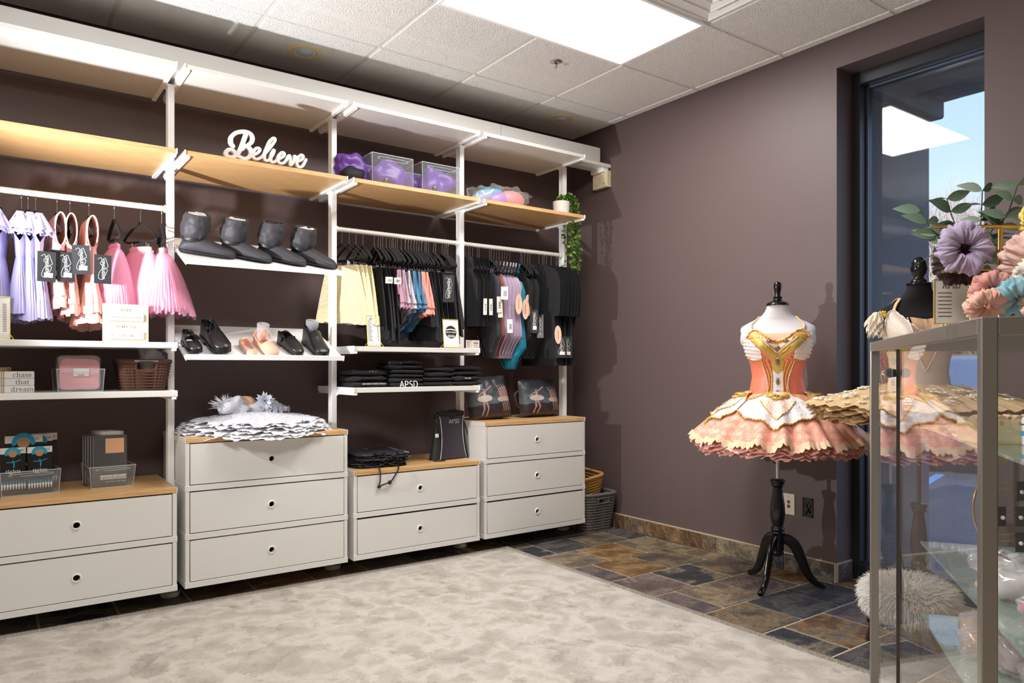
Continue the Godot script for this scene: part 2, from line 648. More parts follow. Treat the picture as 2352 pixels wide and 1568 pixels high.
func ceiling_grid() -> void:
	var b := B.new()
	b.box(V(0, CEIL + 0.07, 3.05), V(6.2, 0.08, 6.9), 0.0)
	var ce := struct("ceiling", b, mat("pale_paint"))
	var rel := noise("fissure", 0.011, 4, FastNoiseLite.TYPE_SIMPLEX_SMOOTH, [[0.0, Color(0.6, 0.6, 0.6)], [0.8, Color(0.6, 0.6, 0.6)], [0.88, Color(0.75, 0.75, 0.75)], [0.94, Color(0.1, 0.1, 0.1)], [1.0, Color(0, 0, 0)]], 1024, false, FastNoiseLite.FRACTAL_RIDGED, 45.0)
	var stip := noise("stipple", 0.16, 3, FastNoiseLite.TYPE_SIMPLEX, [], 512, true)
	var tm := mat("ceiling_tile", rgb(238, 237, 234), 0.9, {"bump": rel, "bs": 0.35, "nrm": stip, "ns": 0.35, "tri": 1.1, "world": true})
	var gx := []
	var gz := []
	for k in range(-9, 1): gx.append(2.77 + 0.6 * k)
	for k in range(-1, 11): gz.append(0.30 + 0.6 * k)
	gx.append(WALLX)
	var tb := B.new()
	tb.box(V(0, 0.008, 0), V(0.578, 0.016, 0.578), 0.003)
	var tmesh := tb.mesh()
	for i in gx.size() - 1:
		for j in gz.size() - 1:
			var cx: float = (gx[i] + gx[i + 1]) / 2
			var cz: float = (gz[j] + gz[j + 1]) / 2
			if cz < 6.3 and absf(cx - 1.566) < 0.62 and absf(cz - 1.2) < 0.1: continue   # light panel
			if absf(cx + 0.834) < 0.62 and absf(cz - 3.0) < 0.1: continue
			if absf(cx - 1.87) < 0.1 and absf(cz - 1.8) < 0.1: continue      # air diffuser
			var o: MeshInstance3D
			if gx[i + 1] - gx[i] < 0.5:
				var sb := B.new()
				sb.box(V(0, 0.008, 0), V(gx[i + 1] - gx[i] - 0.018, 0.016, 0.578), 0.003)
				o = put("ceiling_tile", sb, tm, ce)
			else:
				o = put("ceiling_tile", tmesh, tm, ce)
			o.position = V(cx, CEIL - 0.002 + rr(-0.0006, 0.0006), cz)
	var bar := mat("grid_bar", rgb(222, 221, 216), 0.5)
	for g in gx:
		var gb := B.new()
		gb.box(V(g, CEIL + 0.009, 3.0), V(0.024, 0.01, 6.7), 0.001)
		put("grid_bar", gb, bar, ce)
	for g in gz:
		var gb := B.new()
		gb.box(V(-0.1, CEIL + 0.0085, g), V(5.9, 0.01, 0.024), 0.001)
		put("grid_bar", gb, bar, ce)
	# strip of ceiling board behind the shelving
	var sb := B.new()
	sb.box(V(-0.1, CEIL + 0.006, -0.305), V(5.9, 0.012, 0.01), 0.0)
	put("wall_angle", sb, bar, ce)

func window_unit() -> void:
	var z0 := 1.787
	var z1 := 2.475
	var zm := (z0 + z1) / 2
	var dark := mat("window_metal", rgb(40, 42, 46), 0.35)
	var w := B.new()
	w.box(V(3.05, 1.332, z0 + 0.0215), V(0.13, 2.664, 0.043), 0.003)
	w.box(V(3.05, 1.332, z1 - 0.0215), V(0.13, 2.664, 0.043), 0.003)
	w.box(V(3.05, 2.63, zm), V(0.13, 0.064, z1 - z0 - 0.08), 0.003)
	w.box(V(3.05, 0.04, zm), V(0.13, 0.08, z1 - z0 - 0.08), 0.003)
	var o := struct("window_1", w, dark)
	var b := B.new()
	for s in [[z0 + 0.049, 1], [z1 - 0.049, 1]]:
		b.box(V(3.052, 1.34, s[0]), V(0.014, 2.5, 0.012), 0.002)
	b.box(V(3.052, 2.592, zm), V(0.014, 0.012, z1 - z0 - 0.1), 0.002)
	b.box(V(3.052, 0.086, zm), V(0.014, 0.012, z1 - z0 - 0.1), 0.002)
	put("glazing_bead", b, mat("bead", rgb(92, 100, 112), 0.3, {"metal": 0.6}), o)
	b = B.new()
	b.quad(V(3.07, 0.07, z1 - 0.04), V(3.07, 0.07, z0 + 0.04), V(3.07, 2.605, z0 + 0.04), V(3.07, 2.605, z1 - 0.04))
	put("pane", b, mat("pane"), o)

func outdoors() -> void:
	var b := B.new()
	b.box(V(19.2, -0.25, 3.0), V(32.0, 0.1, 60.0), 0.0)
	struct("ground_asphalt", b, mat("asphalt", rgb(86, 98, 118), 0.9, {"tex": noise("asphalt_tone", 0.03, 4, FastNoiseLite.TYPE_SIMPLEX, [[0.0, Color(0.8, 0.8, 0.8)], [1.0, Color(1, 1, 1)]]), "tri": 1.0}))
	var st := mat("stucco", rgb(112, 116, 122), 0.9, {"bump": texs["fine_grain"], "bs": 0.06, "tri": 2.0})
	b = B.new()
	b.box(V(3.54, 1.3, 1.62), V(0.82, 2.9, 0.25), 0.01)
	struct("pillar_outside", b, st)
	b = B.new()
	b.box(V(3.54, 2.96, 4.6), V(0.84, 0.5, 6.2), 0.01)
	b.box(V(3.54, 2.67, 1.66), V(0.82, 0.12, 0.34), 0.01)
	struct("roof_overhang", b, st)

func post_at(i: int) -> float: return i * PITCH

func shelving() -> void:
	var wm := mat("white_metal")
	var names := ["first from the left, right of the pink tutus", "second, between the boots and the cream lace skirts", "third, between the two full clothes rails", "fourth, behind the trailing plant"]
	for i in range(0, 4):
		var o := thing("shelf_post", "white slotted metal upright, %s" % names[i], "post", V(post_at(i), 0, 0))
		var b := B.new()
		b.box(V(0, 1.268, 0.0215), V(0.03, 2.44, 0.007), 0.0015)
		b.box(V(0, 1.268, -0.0215), V(0.03, 2.44, 0.007), 0.0015)
		b.box(V(0, 1.268, 0.0075), V(0.03, 2.44, 0.008), 0.001)
		b.box(V(0, 1.268, -0.009), V(0.03, 2.44, 0.008), 0.001)
		put("profile", b, wm, o)
		b = B.new()
		b.box(V(0, 1.268, 0), V(0.023, 2.43, 0.046), 0.0)
		put("core", b, mat("slot_metal", rgb(196, 198, 200), 0.3, {"metal": 0.5}), o)
		b = B.new()
		b.lathe([Vector2(0.001, 0.001), Vector2(0.042, 0.001), Vector2(0.044, 0.004), Vector2(0.044, 0.016), Vector2(0.041, 0.019), Vector2(0.008, 0.02), Vector2(0.007, 0.06)], 28)
		put("foot", b, mat("foot_plastic", rgb(205, 203, 196), 0.5), o)
	# header above the shelves
	var h := thing("shelf_header", "long white boxed beam on top of the shelving, raw wood end at the right wall", "beam", V(0, 0, 0))
	var b := B.new()
	b.box(V((-1.6 + 1.93) / 2, (2.52 + 2.661) / 2, 0.049), V(3.53, 0.141, 0.018), 0.001)
	put("fascia_board", b, mat("white_laminate"), h)
	b = B.new()
	b.box(V((1.933 + 2.785) / 2, (2.52 + 2.661) / 2, 0.049), V(0.852, 0.141, 0.018), 0.001)
	put("fascia_board", b, mat("white_laminate"), h)
	b = B.new()
	b.box(V((-1.6 + 2.835) / 2, 2.529, 0.038), V(4.435, 0.022, 0.156), 0.001)
	put("under_board", b, mat("white_laminate"), h)
	b = B.new()
	b.box(V((-1.6 + 2.78) / 2, 2.595, 0.018), V(4.38, 0.11, 0.04), 0.001)
	put("core_beam", b, mat("raw_wood"), h)
	var eb := thing("wood_block", "square raw wood block screwed to the right wall under the beam end", "block", V(2.819, 2.44, 0.038))
	b = B.new()
	b.box(Vector3.ZERO, V(0.036, 0.112, 0.15), 0.001)
	put("block", b, mat("raw_wood"), eb)
	b = B.new()
	b.box(V(-0.016, 0.064, -0.008), V(0.05, 0.03, 0.13), 0.001)
	put("white_cleat", b, wm, eb)
	for k in 4:
		b = B.new()
		b.lathe([Vector2(0.0, 0.002), Vector2(0.004, 0.001), Vector2(0.005, 0)], 10, Transform3D(Basis(V(0, 0, 1), PI / 2), V(-0.018, -0.03 + 0.055 * (k % 2), -0.038 + 0.075 * int(k / 2))))
		put("screw", b, mat("chrome"), eb)
	# shelves
	var above := ["above the lavender and pink dresses", "above the word sign", "above the purple bags", "beside the raw wood block"]
	var wood := ["above the clothes rail with pink tutus", "carrying the white script word sign", "carrying the bins of purple bags", "carrying the trailing potted plant"]
	for i in 4:
		shelf(i, 2.516, 0.022, mat("white_laminate"), "white top shelf board, %s" % above[i], "top shelves")
		shelf(i, 2.117, 0.022, mat("bamboo"), "bamboo wood shelf, %s" % wood[i], "wood shelves")
	shelf(0, 1.228, 0.026, mat("white_laminate"), "white lower shelf with the wooden motto sign standing on it", "white lower shelves")
	shelf(0, 1.006, 0.026, mat("white_laminate"), "white lower shelf with the brown wicker basket on it", "white lower shelves")
	shelf(2, 1.226, 0.026, mat("white_laminate"), "white lower shelf carrying two gold framed cards", "white lower shelves")
	shelf(2, 1.005, 0.026, mat("white_laminate"), "white lower shelf stacked with folded black shirts", "white lower shelves")
	shoe_shelf(1.617, 1.795, "slanted white display shelf holding four grey warm-up boots")
	shoe_shelf(1.172, 1.348, "slanted white display shelf holding six dance shoes")
	rod(0, "white round clothes rail with lavender dresses and pink tutus")
	rod(2, "white round clothes rail full of skirts, left of the third post")
	rod(3, "white round clothes rail of leotards and black tops")

func shelf(bay: int, y: float, th: float, m: Material, label: String, group: String) -> void:
	var cx := (bay - 0.5) * PITCH
	var o := thing("shelf", label, "shelf", V(cx, y, 0), 0.0, group)
	var b := B.new()
	b.box(V(0, -th / 2, -0.005), V(0.79, th, 0.505), 0.0012)
	put("board", b, m, o)
	for s in [-1, 1]:
		b = B.new()
		b.box(V(s * 0.3975, -th / 2 + 0.0005, -0.004), V(0.004, th + 0.003, 0.511), 0.0008)
		b.box(V(s * 0.386, -th - 0.007, -0.004), V(0.02, 0.013, 0.5), 0.0015)
		b.box(V(s * 0.3975, -th - 0.005, 0.0), V(0.006, 0.03, 0.06), 0.001)
		put("bracket", b, mat("white_metal"), o)

func shoe_shelf(yf: float, yb: float, label: String) -> void:
	var cx := 0.5 * PITCH - 0.004
	var ang := atan2(yb - yf, 0.43)
	var o := thing("display_shelf", label, "shelf", V(cx, yf - 0.012, 0.235), 0.0, "slanted display shelves")
	var bs := Basis(V(1, 0, 0), ang)
	var b := B.new()
	b.box(bs * V(0, 0, -0.225), V(0.772, 0.004, 0.45), 0.001, bs)
	put("tray", b, mat("white_metal"), o)
	b = B.new()
	b.box(V(0, 0.002, 0.002), V(0.776, 0.026, 0.006), 0.001, Basis(V(1, 0, 0), 0.25))
	put("front_lip", b, mat("white_metal"), o)
	for s in [-1, 1]:
		b = B.new()
		b.box(bs * V(s * 0.386, -0.008, -0.225), V(0.003, 0.018, 0.45), 0.0008, bs)
		b.box(V(s * 0.39, 0.085, -0.235), V(0.006, 0.03, 0.05), 0.001)
		put("side_flange", b, mat("white_metal"), o)

func rod(bay: int, label: String) -> void:
	var x0 := (bay - 1) * PITCH + 0.015
	var x1 := bay * PITCH - 0.015
	var o := thing("clothes_rail", label, "rail", V((x0 + x1) / 2, 1.884, 0.0))
	var b := B.new()
	b.tube([V(x0 - (x0 + x1) / 2, 0, 0), V(x1 - (x0 + x1) / 2, 0, 0)], 0.0135, 18)
	put("tube", b, mat("rail_white", rgb(232, 229, 222), 0.3), o)
	for s in [-1, 1]:
		b = B.new()
		b.tube([V(s * (x1 - x0) / 2, 0, 0), V(s * ((x1 - x0) / 2 - 0.012), 0, 0)], 0.019, 14)
		put("socket", b, mat("rail_white"), o)

func cabinets() -> void:
	var lab := ["white cabinet of two drawers under the clear bins of tights packets", "white cabinet of three drawers with the flat white tutu on it", "white cabinet of two drawers with the black drawstring bags on it", "white cabinet of three drawers with ballerina print cushions on it"]
	var num := [2, 3, 2, 3]
	for i in 4:
		cabinet((i - 0.5) * PITCH, num[i], lab[i], i)

func cabinet(cx: float, k: int, label: String, which: int) -> void:
	var wl := mat("white_laminate")
	var o := thing("drawer_cabinet", label, "cabinet", V(cx, 0, 0))
	var top := 0.5622 if k == 2 else 0.7854
	var y0 := 0.0905
	var W := 0.798
	var zf := 0.25
	var zb := -0.26
	var zc := (zf + zb) / 2
	var b := B.new()
	b.box(V(0, y0 + 0.0135, zc), V(W, 0.027, zf - zb), 0.001)
	put("base_board", b, wl, o)
	b = B.new()
	b.box(V(0, top - 0.0115, zc), V(W - 0.008, 0.0225, zf - zb), 0.001)
	put("wood_top", b, mat("bamboo"), o)
	for s in [-1, 1]:
		b = B.new()
		b.box(V(s * (W / 2 - 0.011), (y0 + 0.027 + top - 0.023) / 2, zc - 0.001), V(0.018, top - 0.05 - y0, zf - zb - 0.002), 0.001)
		put("side_panel", b, wl, o)
		b = B.new()
		b.box(V(s * (W / 2 - 0.002), top - 0.0115, zc), V(0.004, 0.025, zf - zb + 0.002), 0.0006)
		put("edge_cap", b, wl, o)
	b = B.new()
	b.box(V(0, (y0 + top) / 2, zb + 0.006), V(W - 0.03, top - y0 - 0.06, 0.01), 0.0)
	put("back_panel", b, wl, o)
	for j in k:
		var yb := y0 + 0.027 + j * 0.2245
		if j > 0:
			b = B.new()
			b.box(V(0, yb - 0.0142, zc), V(W, 0.0265, zf - zb), 0.001)
			put("divider_board", b, wl, o)
		drawer(o, yb, W - 0.04, 0.195, zf, which, j)

func drawer(parent: Node, yb: float, w: float, h: float, zf: float, which: int, j: int) -> void:
	var gap := 0.0035
	var drop := 0.004 if (which == 2 and j == 0) or (which == 3 and j == 0) else 0.0
	var hh := h - 2 * gap - drop
	var cy := yb + gap + hh / 2
	var hw := w / 2 - gap
	var b := B.new()
	var z := zf - 0.001
	var k := 32
	var c0 := PackedVector3Array()
	var c1 := PackedVector3Array()
	var c2 := PackedVector3Array()
	var c3 := PackedVector3Array()
	for i in k:
		var a := TAU * (i + 0.5) / k
		var d := Vector2(cos(a), sin(a))
		var s := minf(hw / maxf(absf(d.x), 1e-5), (hh / 2) / maxf(absf(d.y), 1e-5))
		if i % (k / 4) == k / 8 - 1 or i % (k / 4) == k / 8:
			pass
		c0.append(V(d.x * 0.0135, d.y * 0.0135, -0.016))
		c1.append(V(d.x * 0.0135, d.y * 0.0135, 0))
		c2.append(V(d.x * s, d.y * s, 0))
		c3.append(V(d.x * s, d.y * s, -0.016))
	# square the outline: move the nearest points to the corners
	for q in [[1, 1], [-1, 1], [-1, -1], [1, -1]]:
		var best := 0
		var bd := 99.0
		for i in k:
			var dd := Vector2(c2[i].x - q[0] * hw, c2[i].y - q[1] * hh / 2).length()
			if dd < bd:
				bd = dd
				best = i
		c2[best] = V(q[0] * hw, q[1] * hh / 2, 0)
		c3[best] = V(q[0] * hw, q[1] * hh / 2, -0.016)
	b.grid([c0, c1], true)
	b.grid([c2, c1], true)
	b.grid([c3, c2], true)
	var o := put("drawer", b, mat("white_laminate"), parent)
	o.position = V(0, cy, z)
	b = B.new()
	b.lathe([Vector2(0.013, 0.0), Vector2(0.0132, 0.003), Vector2(0.0145, 0.0045), Vector2(0.018, 0.0045), Vector2(0.0198, 0.0028), Vector2(0.0202, 0.0)], 28, Transform3D(Basis(V(1, 0, 0), PI / 2), V(0, 0, 0)), 0.2)
	put("finger_ring", b, mat("ring_white", rgb(238, 236, 230), 0.3), o)
	b = B.new()
	b.box(V(0, -0.01, -0.25), V(w - 0.04, h * 0.8, 0.42), 0.0)
	put("drawer_box", b, mat("drawer_inside", rgb(60, 58, 56), 0.8), o)

# ---------------------------------------------------------------- things on the shelves
func shelf_goods() -> void:
	believe_sign()
	motto_sign()
	card_stand(V(-0.705, 1.228, 0.16), 0.115, 0.175, "gold framed price card at the left end of the white shelf below the lavender dresses", "price")
	card_stand(V(0.993, 1.226, 0.19), 0.075, 0.165, "tall narrow gold framed price card under the black skirts", "price")
	card_stand(V(1.486, 1.226, 0.19), 0.105, 0.165, "gold framed card with a round black logo on the white shelf", "logo")
	folded_card()
	books()
	tights_bin()
	packet_bin()
	garment_bin()
	wicker_basket()
	for i in 4: boot(i)
	shoes()
	platter_tutu()
	purple_bins()
	slipper_bag()
	potted_vine()
	shirts()
	drawstring_bags()
	ballet_cushions()
	corner_baskets()

func believe_sign() -> void:
	var strokes := [[0.0105, "-321,62 -331,77 -330,103 -312,126 -284,140 -257,144 -235,134 -229,112 -238,92 -257,76 -274,70 -276,59"],
		[0.0105, "-261,128 -272,95 -284,61 -297,33 -315,14 -337,8 -352,15 -353,29 -339,43 -321,41 -304,25 -286,15 -266,12 -247,21 -236,42 -240,63 -257,72 -274,70"],
		[0.0078, "-247,21 -230,33 -207,48 -194,66 -202,75 -218,65 -227,42 -222,22 -205,20 -186,32"],
		[0.0078, "-186,32 -160,64 -132,104 -119,129 -125,138 -140,125 -157,90 -170,53 -170,25 -156,20 -142,33"],
		[0.0078, "-142,33 -127,63 -124,80 -135,59 -141,35 -135,17 -120,21 -106,34"],
		[0.0078, "-106,34 -83,49 -72,67 -82,74 -97,59 -105,35 -96,19 -77,21 -62,38"],
		[0.0078, "-62,38 -52,59 -45,63 -42,42 -40,17 -26,36 -18,60 -19,67 -6,52"],
		[0.0078, "-6,52 -11,40 13,51 25,70 15,78 -2,60 -9,34 1,15 21,22 39,57"]]
	var o := thing("word_sign", "white cut-out script sign reading Believe on the wood shelf", "sign", V(0.56, 2.119, 0.212))
	for s in strokes:
		var p := smooth(pairs(s[1]), 5)
		var w := []
		for i in p.size():
			var d: Vector2 = p[mini(i + 1, p.size() - 1)] - p[maxi(i - 1, 0)]
			w.append(s[0] * 0.86 * (0.82 + 0.3 * absf(d.normalized().y)))
		var b := B.new()
		b.ribbon(p, w, 0.018, Vector3.ZERO, Basis(), 0.0012)
		put("letter", b, mat("sign_white", rgb(238, 236, 232), 0.5), o)

func motto_sign() -> void:
	var o := thing("motto_sign", "square wooden sign with two white planks reading GIVE YOURSELF TIME TO GROW", "sign", V(-0.2135, 1.228, 0.16))
	var b := B.new()
	b.box(V(0, 0.086, -0.012), V(0.185, 0.172, 0.02), 0.0015)
	put("board", b, mat("raw_wood"), o)
	for y in [0.112, 0.03]:
		b = B.new()
		b.box(V(0, y, 0.002), V(0.142, 0.034, 0.008), 0.0015)
		var p := put("plank", b, mat("card_white"), o)
		for s in [-1, 1]:
			b = B.new()
			b.ball(V(s * 0.056, y, 0.006), V(0.003, 0.003, 0.002), 8)
			put("nail", b, mat("brass"), p)
	var ink := mat("grey_ink", rgb(96, 92, 88), 0.7)
	for t in [["G I V E", 0.146, -0.0015], ["Y O U R S E L F", 0.112, 0.0064], ["T I M E  T O", 0.07, -0.0015], ["G R O W", 0.03, 0.0064]]:
		lettering("lettering", t[0], 0.0155, ink, o, Transform3D(Basis(), V(0, t[1] - 0.001, t[2])))

func card_stand(at: Vector3, w: float, h: float, label: String, kind: String) -> void:
	var o := thing("card_stand", label, "card stand", at, 0.0)
	var tilt := Basis(V(1, 0, 0), -0.12)
	var gold := mat("gold_frame")
	var b := B.new()
	b.box(tilt * V(0, h / 2 + 0.004, 0), V(w - 0.004, h - 0.004, 0.0015), 0.0, tilt)
	put("card", b, mat("card_white"), o)
	b = B.new()
	for s in [-1, 1]:
		b.box(tilt * V(s * w / 2, h / 2 + 0.004, 0), V(0.004, h + 0.004, 0.004), 0.0006, tilt)
		b.tube([tilt * V(s * w / 2, 0.025, 0), V(s * w * 0.62, 0.0025, 0.022), V(s * w * 0.62, 0.0025, -0.022), tilt * V(s * w / 2, 0.025, 0)], 0.0016, 6)
	b.box(tilt * V(0, h + 0.006, 0), V(w + 0.004, 0.004, 0.004), 0.0006, tilt)
	b.box(tilt * V(0, 0.004, 0), V(w + 0.004, 0.004, 0.004), 0.0006, tilt)
	put("frame", b, gold, o)
	b = B.new()
	b.box(tilt * V(0, 0.016, 0.004), V(w, 0.02, 0.0015), 0.0, tilt)
	put("clear_lip", b, mat("clear_edge", Color(0.95, 0.95, 0.9, 0.25), 0.1), o)
	var ink := mat("grey_ink")
	if kind == "price":
		var n := 17
		lettering("heading", "APSD", 0.02, mat("ink"), o, Transform3D(tilt, tilt * V(0, h * 0.93, 0.0013)), "Droid Serif")
		b = B.new()
		for i in n:
			var y := h * (0.84 - 0.66 * i / float(n - 1)) + 0.004
			var l := w * (0.16 + 0.22 * fmod(i * 0.37, 1.0))
			b.box(tilt * V(-w * 0.42 + l / 2, y, 0.0011), V(l, 0.0026, 0.0003), 0.0, tilt)
			b.box(tilt * V(w * 0.35, y, 0.0011), V(w * 0.12, 0.0026, 0.0003), 0.0, tilt)
		put("price_lines", b, ink, o)
	else:
		b = B.new()
		b.lathe([Vector2(0.0, 0.0003), Vector2(w * 0.36, 0.0003), Vector2(w * 0.36, 0)], 40, Transform3D(tilt * Basis(V(1, 0, 0), PI / 2), tilt * V(0, h * 0.58, 0.001)))
		put("round_logo", b, mat("ink"), o)
		b = B.new()
		b.ribbon([Vector2(-0.034, 0.012), Vector2(0.0, 0.017), Vector2(0.034, 0.012)], 0.003, 0.0004, tilt * V(0, h * 0.58, 0.0014), tilt)
		for k in 7: b.box(tilt * V(-0.021 + k * 0.007, h * 0.58 - 0.024, 0.0014), V(0.003, 0.014, 0.0004), 0.0, tilt)
		put("logo_marks", b, mat("card_white"), o)
		lettering("logo_text", "BULLET POINTE", 0.0098, mat("card_white"), o, Transform3D(tilt, tilt * V(0, h * 0.58 - 0.001, 0.0015)), "Droid Sans", 0.0004, 800)

func folded_card() -> void:
	var o := thing("folded_card", "small folded cream price card beside the round logo card", "card", V(1.622, 1.226, 0.2), 0.0)
	var b := B.new()
	b.box(V(-0.024, 0.025, -0.002), V(0.048, 0.05, 0.001), 0.0, Basis(V(0, 1, 0), 0.25))
	b.box(V(0.024, 0.025, -0.002), V(0.048, 0.05, 0.001), 0.0, Basis(V(0, 1, 0), -0.25))
	put("card", b, mat("cream_card", rgb(222, 210, 196), 0.7), o)
	b = B.new()
	for k in 5:
		b.box(V(-0.026, 0.041 - k * 0.008, -0.0005), V(0.028, 0.002, 0.0006), 0.0, Basis(V(0, 1, 0), 0.25))
		b.box(V(0.026, 0.041 - k * 0.008, -0.0005), V(0.03, 0.002 + (0.004 if k == 1 else 0.0), 0.0006), 0.0, Basis(V(0, 1, 0), -0.25))
	put("print", b, mat("grey_ink"), o)

func books() -> void:
	var words := ["dream", "that", "chase"]
	for i in 3:
		var o := thing("faux_book", "white wooden block book with the word %s on its spine, %s of the tied stack" % [words[i], ["bottom", "middle", "top"][i]], "book", V(-0.665, 1.006 + i * 0.0305, 0.06), 0.0, "tied stack of white block books")
		var b := B.new()
		b.box(V(0, 0.015, 0), V(0.21, 0.0295, 0.14), 0.002)
		put("block", b, mat("book_white", rgb(232, 230, 226), 0.6), o)
		lettering("word", words[i], 0.026, mat("grey_ink"), o, Transform3D(Basis(), V(0.062, 0.014, 0.0702)), "Droid Serif")
	var b := B.new()
	for s in [-0.004, 0.004]:
		b.tube([V(s, 0.0, 0.0725), V(s, 0.094, 0.0725), V(s, 0.0945, 0.07), V(s, 0.0945, -0.07), V(s, 0.0, -0.0725)], 0.0018, 6)
	for k in 3:
		var pts := []
		for j in 9:
			var a := TAU * j / 8.0
			pts.append(V(cos(a) * 0.022 + k * 0.008 - 0.008, 0.101 + 0.006 * sin(a * 2.0), 0.02 + sin(a) * 0.014 * (1 if k != 1 else -1)))
		b.tube(smooth(pts, 3), 0.003, 6)
	single("twine", b, mat("jute", rgb(178, 146, 104), 0.9), "brown jute twine with a bow tied round the white block books", "twine", V(-0.672, 1.0055, 0.06))

# a clear tray: floor and four leaning walls with a thicker rim
func clear_bin(called: String, label: String, at: Vector3, turn: float, w: float, d: float, h: float, taper := 0.9, grip := true) -> Node3D:
	var o := thing(called, label, "clear bin", at, turn)
	var m := mat("clear_plastic", Color(0.93, 0.96, 0.97, 0.1), 0.06)
	var q := [V(-w / 2, h, d / 2), V(w / 2, h, d / 2), V(w / 2, h, -d / 2), V(-w / 2, h, -d / 2)]
	var p := [V(-w / 2 * taper, 0.002, d / 2 * taper), V(w / 2 * taper, 0.002, d / 2 * taper), V(w / 2 * taper, 0.002, -d / 2 * taper), V(-w / 2 * taper, 0.002, -d / 2 * taper)]
	for i in 4:
		var b := B.new()
		b.quad(p[i], p[(i + 1) % 4], q[(i + 1) % 4], q[i])
		put("wall", b, m, o)
	var b := B.new()
	b.quad(p[3], p[2], p[1], p[0])
	put("bottom", b, m, o)
	b = B.new()
	for i in 4:
		b.tube([q[i], q[(i + 1) % 4]], 0.002, 6)
		b.tube([p[i], p[(i + 1) % 4]], 0.0014, 6)
		b.tube([p[i], q[i]], 0.0013, 6)
	if grip:
		var g := [Vector2(-0.3, -0.32), Vector2(-0.3, -0.18), Vector2(0.3, -0.18), Vector2(0.3, -0.32)]
		var pts := []
		for k in g: pts.append(V(k.x * w, h + k.y * h * 0.55, d / 2 * lerpf(1, taper, 0.15) + 0.001))
		b.tube(smooth(pts, 4, true), 0.0012, 5)
	put("rim", b, mat("clear_rim", Color(0.86, 0.9, 0.92, 0.55), 0.08), o)
	return o

func tights_packet(at: Vector3, turn: float, label: String, size_txt: String, w := 0.092, h := 0.2) -> void:
	var o := thing("tights_packet", label, "tights packet", at, turn, "blue and black tights packets")
	o.rotation.x = -0.06
	var b := B.new()
	b.box(V(0, h / 2, 0), V(w, h, 0.007), 0.001)
	put("packet", b, mat("packet_black", rgb(34, 33, 35), 0.22), o)
	b = B.new()
	b.box(V(0, h - h * 0.065, 0.0001), V(w + 0.0004, h * 0.13, 0.0076), 0.0)
	put("header_band", b, mat("card_white"), o)
	var blue := mat("packet_blue", rgb(34, 168, 214), 0.4)
	b = B.new()
	var arc := []
	for k in 13: arc.append(Vector2(cos(PI * k / 12.0), sin(PI * k / 12.0)) * w * 0.25 + Vector2(-0.002, h * 0.865))
	b.ribbon(arc, w * 0.07, 0.0004, V(0, 0, 0.0041))
	put("blue_arc", b, blue, o)
	b = B.new()
	b.lathe([Vector2(0, 0.0005), Vector2(w * 0.17, 0.0005), Vector2(w * 0.17, 0)], 20, Transform3D(Basis(V(1, 0, 0), PI / 2), V(-0.002, h * 0.87, 0.0042)))
	put("tights_sample", b, mat("tan_knit", rgb(186, 150, 112), 0.8), o)
	b = B.new()
	b.ribbon([Vector2(-0.024, h * 0.69), Vector2(-0.004, h * 0.683), Vector2(0.006, h * 0.69), Vector2(0.026, h * 0.73)], 0.0016, 0.0004, V(0, 0, 0.0038))
	b.ribbon([Vector2(0.0, h * 0.70), Vector2(0.003, h * 0.65), Vector2(0.002, h * 0.575)], 0.0024, 0.0004, V(0, 0, 0.0038))
	b.ball(V(-0.001, h * 0.715, 0.0038), V(0.0034, 0.0034, 0.0004), 8)
	for k in 9:
		var x := -w * 0.45 + w * 0.9 * k / 8.0
		b.prism(PackedVector2Array([Vector2(x - w * 0.045, h * 0.17), Vector2(x + w * 0.045, h * 0.17), Vector2(x, h * 0.31)]), 0.0004, Transform3D(Basis(), V(0, 0, 0.0038)))
	put("dancer_print", b, blue, o)
	b = B.new()
	for k in 9:
		var x := -w * 0.45 + w * 0.9 * k / 8.0
		b.prism(PackedVector2Array([Vector2(x - w * 0.05, h * 0.21), Vector2(x + w * 0.05, h * 0.21), Vector2(x + w * 0.01, h * 0.1), Vector2(x - w * 0.01, h * 0.1)]), 0.0004, Transform3D(Basis(), V(0, 0, 0.0041)))
	put("zigzag_print", b, mat("card_white"), o)
	lettering("word", "tights", 0.021, mat("card_white"), o, Transform3D(Basis(), V(0, h * 0.485, 0.0037)), "Droid Serif")
	lettering("size", size_txt, 0.014, mat("ink"), o, Transform3D(Basis(), V(w * 0.34, h * 0.935, 0.0041)))

func tights_bin() -> void:
	clear_bin("clear_bin", "clear plastic bin with the blue and black tights packets", V(-0.585, 0.5622, -0.025), 0.12, 0.222, 0.25, 0.105, 0.94)
	tights_packet(V(-0.632, 0.566, 0.045), 0.1, "front left tights packet marked MC in the clear bin", "MC")
	tights_packet(V(-0.535, 0.566, 0.055), 0.12, "front right tights packet marked SC in the clear bin", "SC")
	tights_packet(V(-0.59, 0.566, -0.03), 0.1, "taller tights packet marked SA behind the front left one", "SA", 0.14, 0.245)
	tights_packet(V(-0.53, 0.566, -0.06), 0.1, "rear tights packet marked 5A showing a white corner", "5A", 0.1, 0.245)
	tights_packet(V(-0.51, 0.566, -0.09), 0.1, "rearmost tights packet marked LA at the right", "LA", 0.1, 0.247)

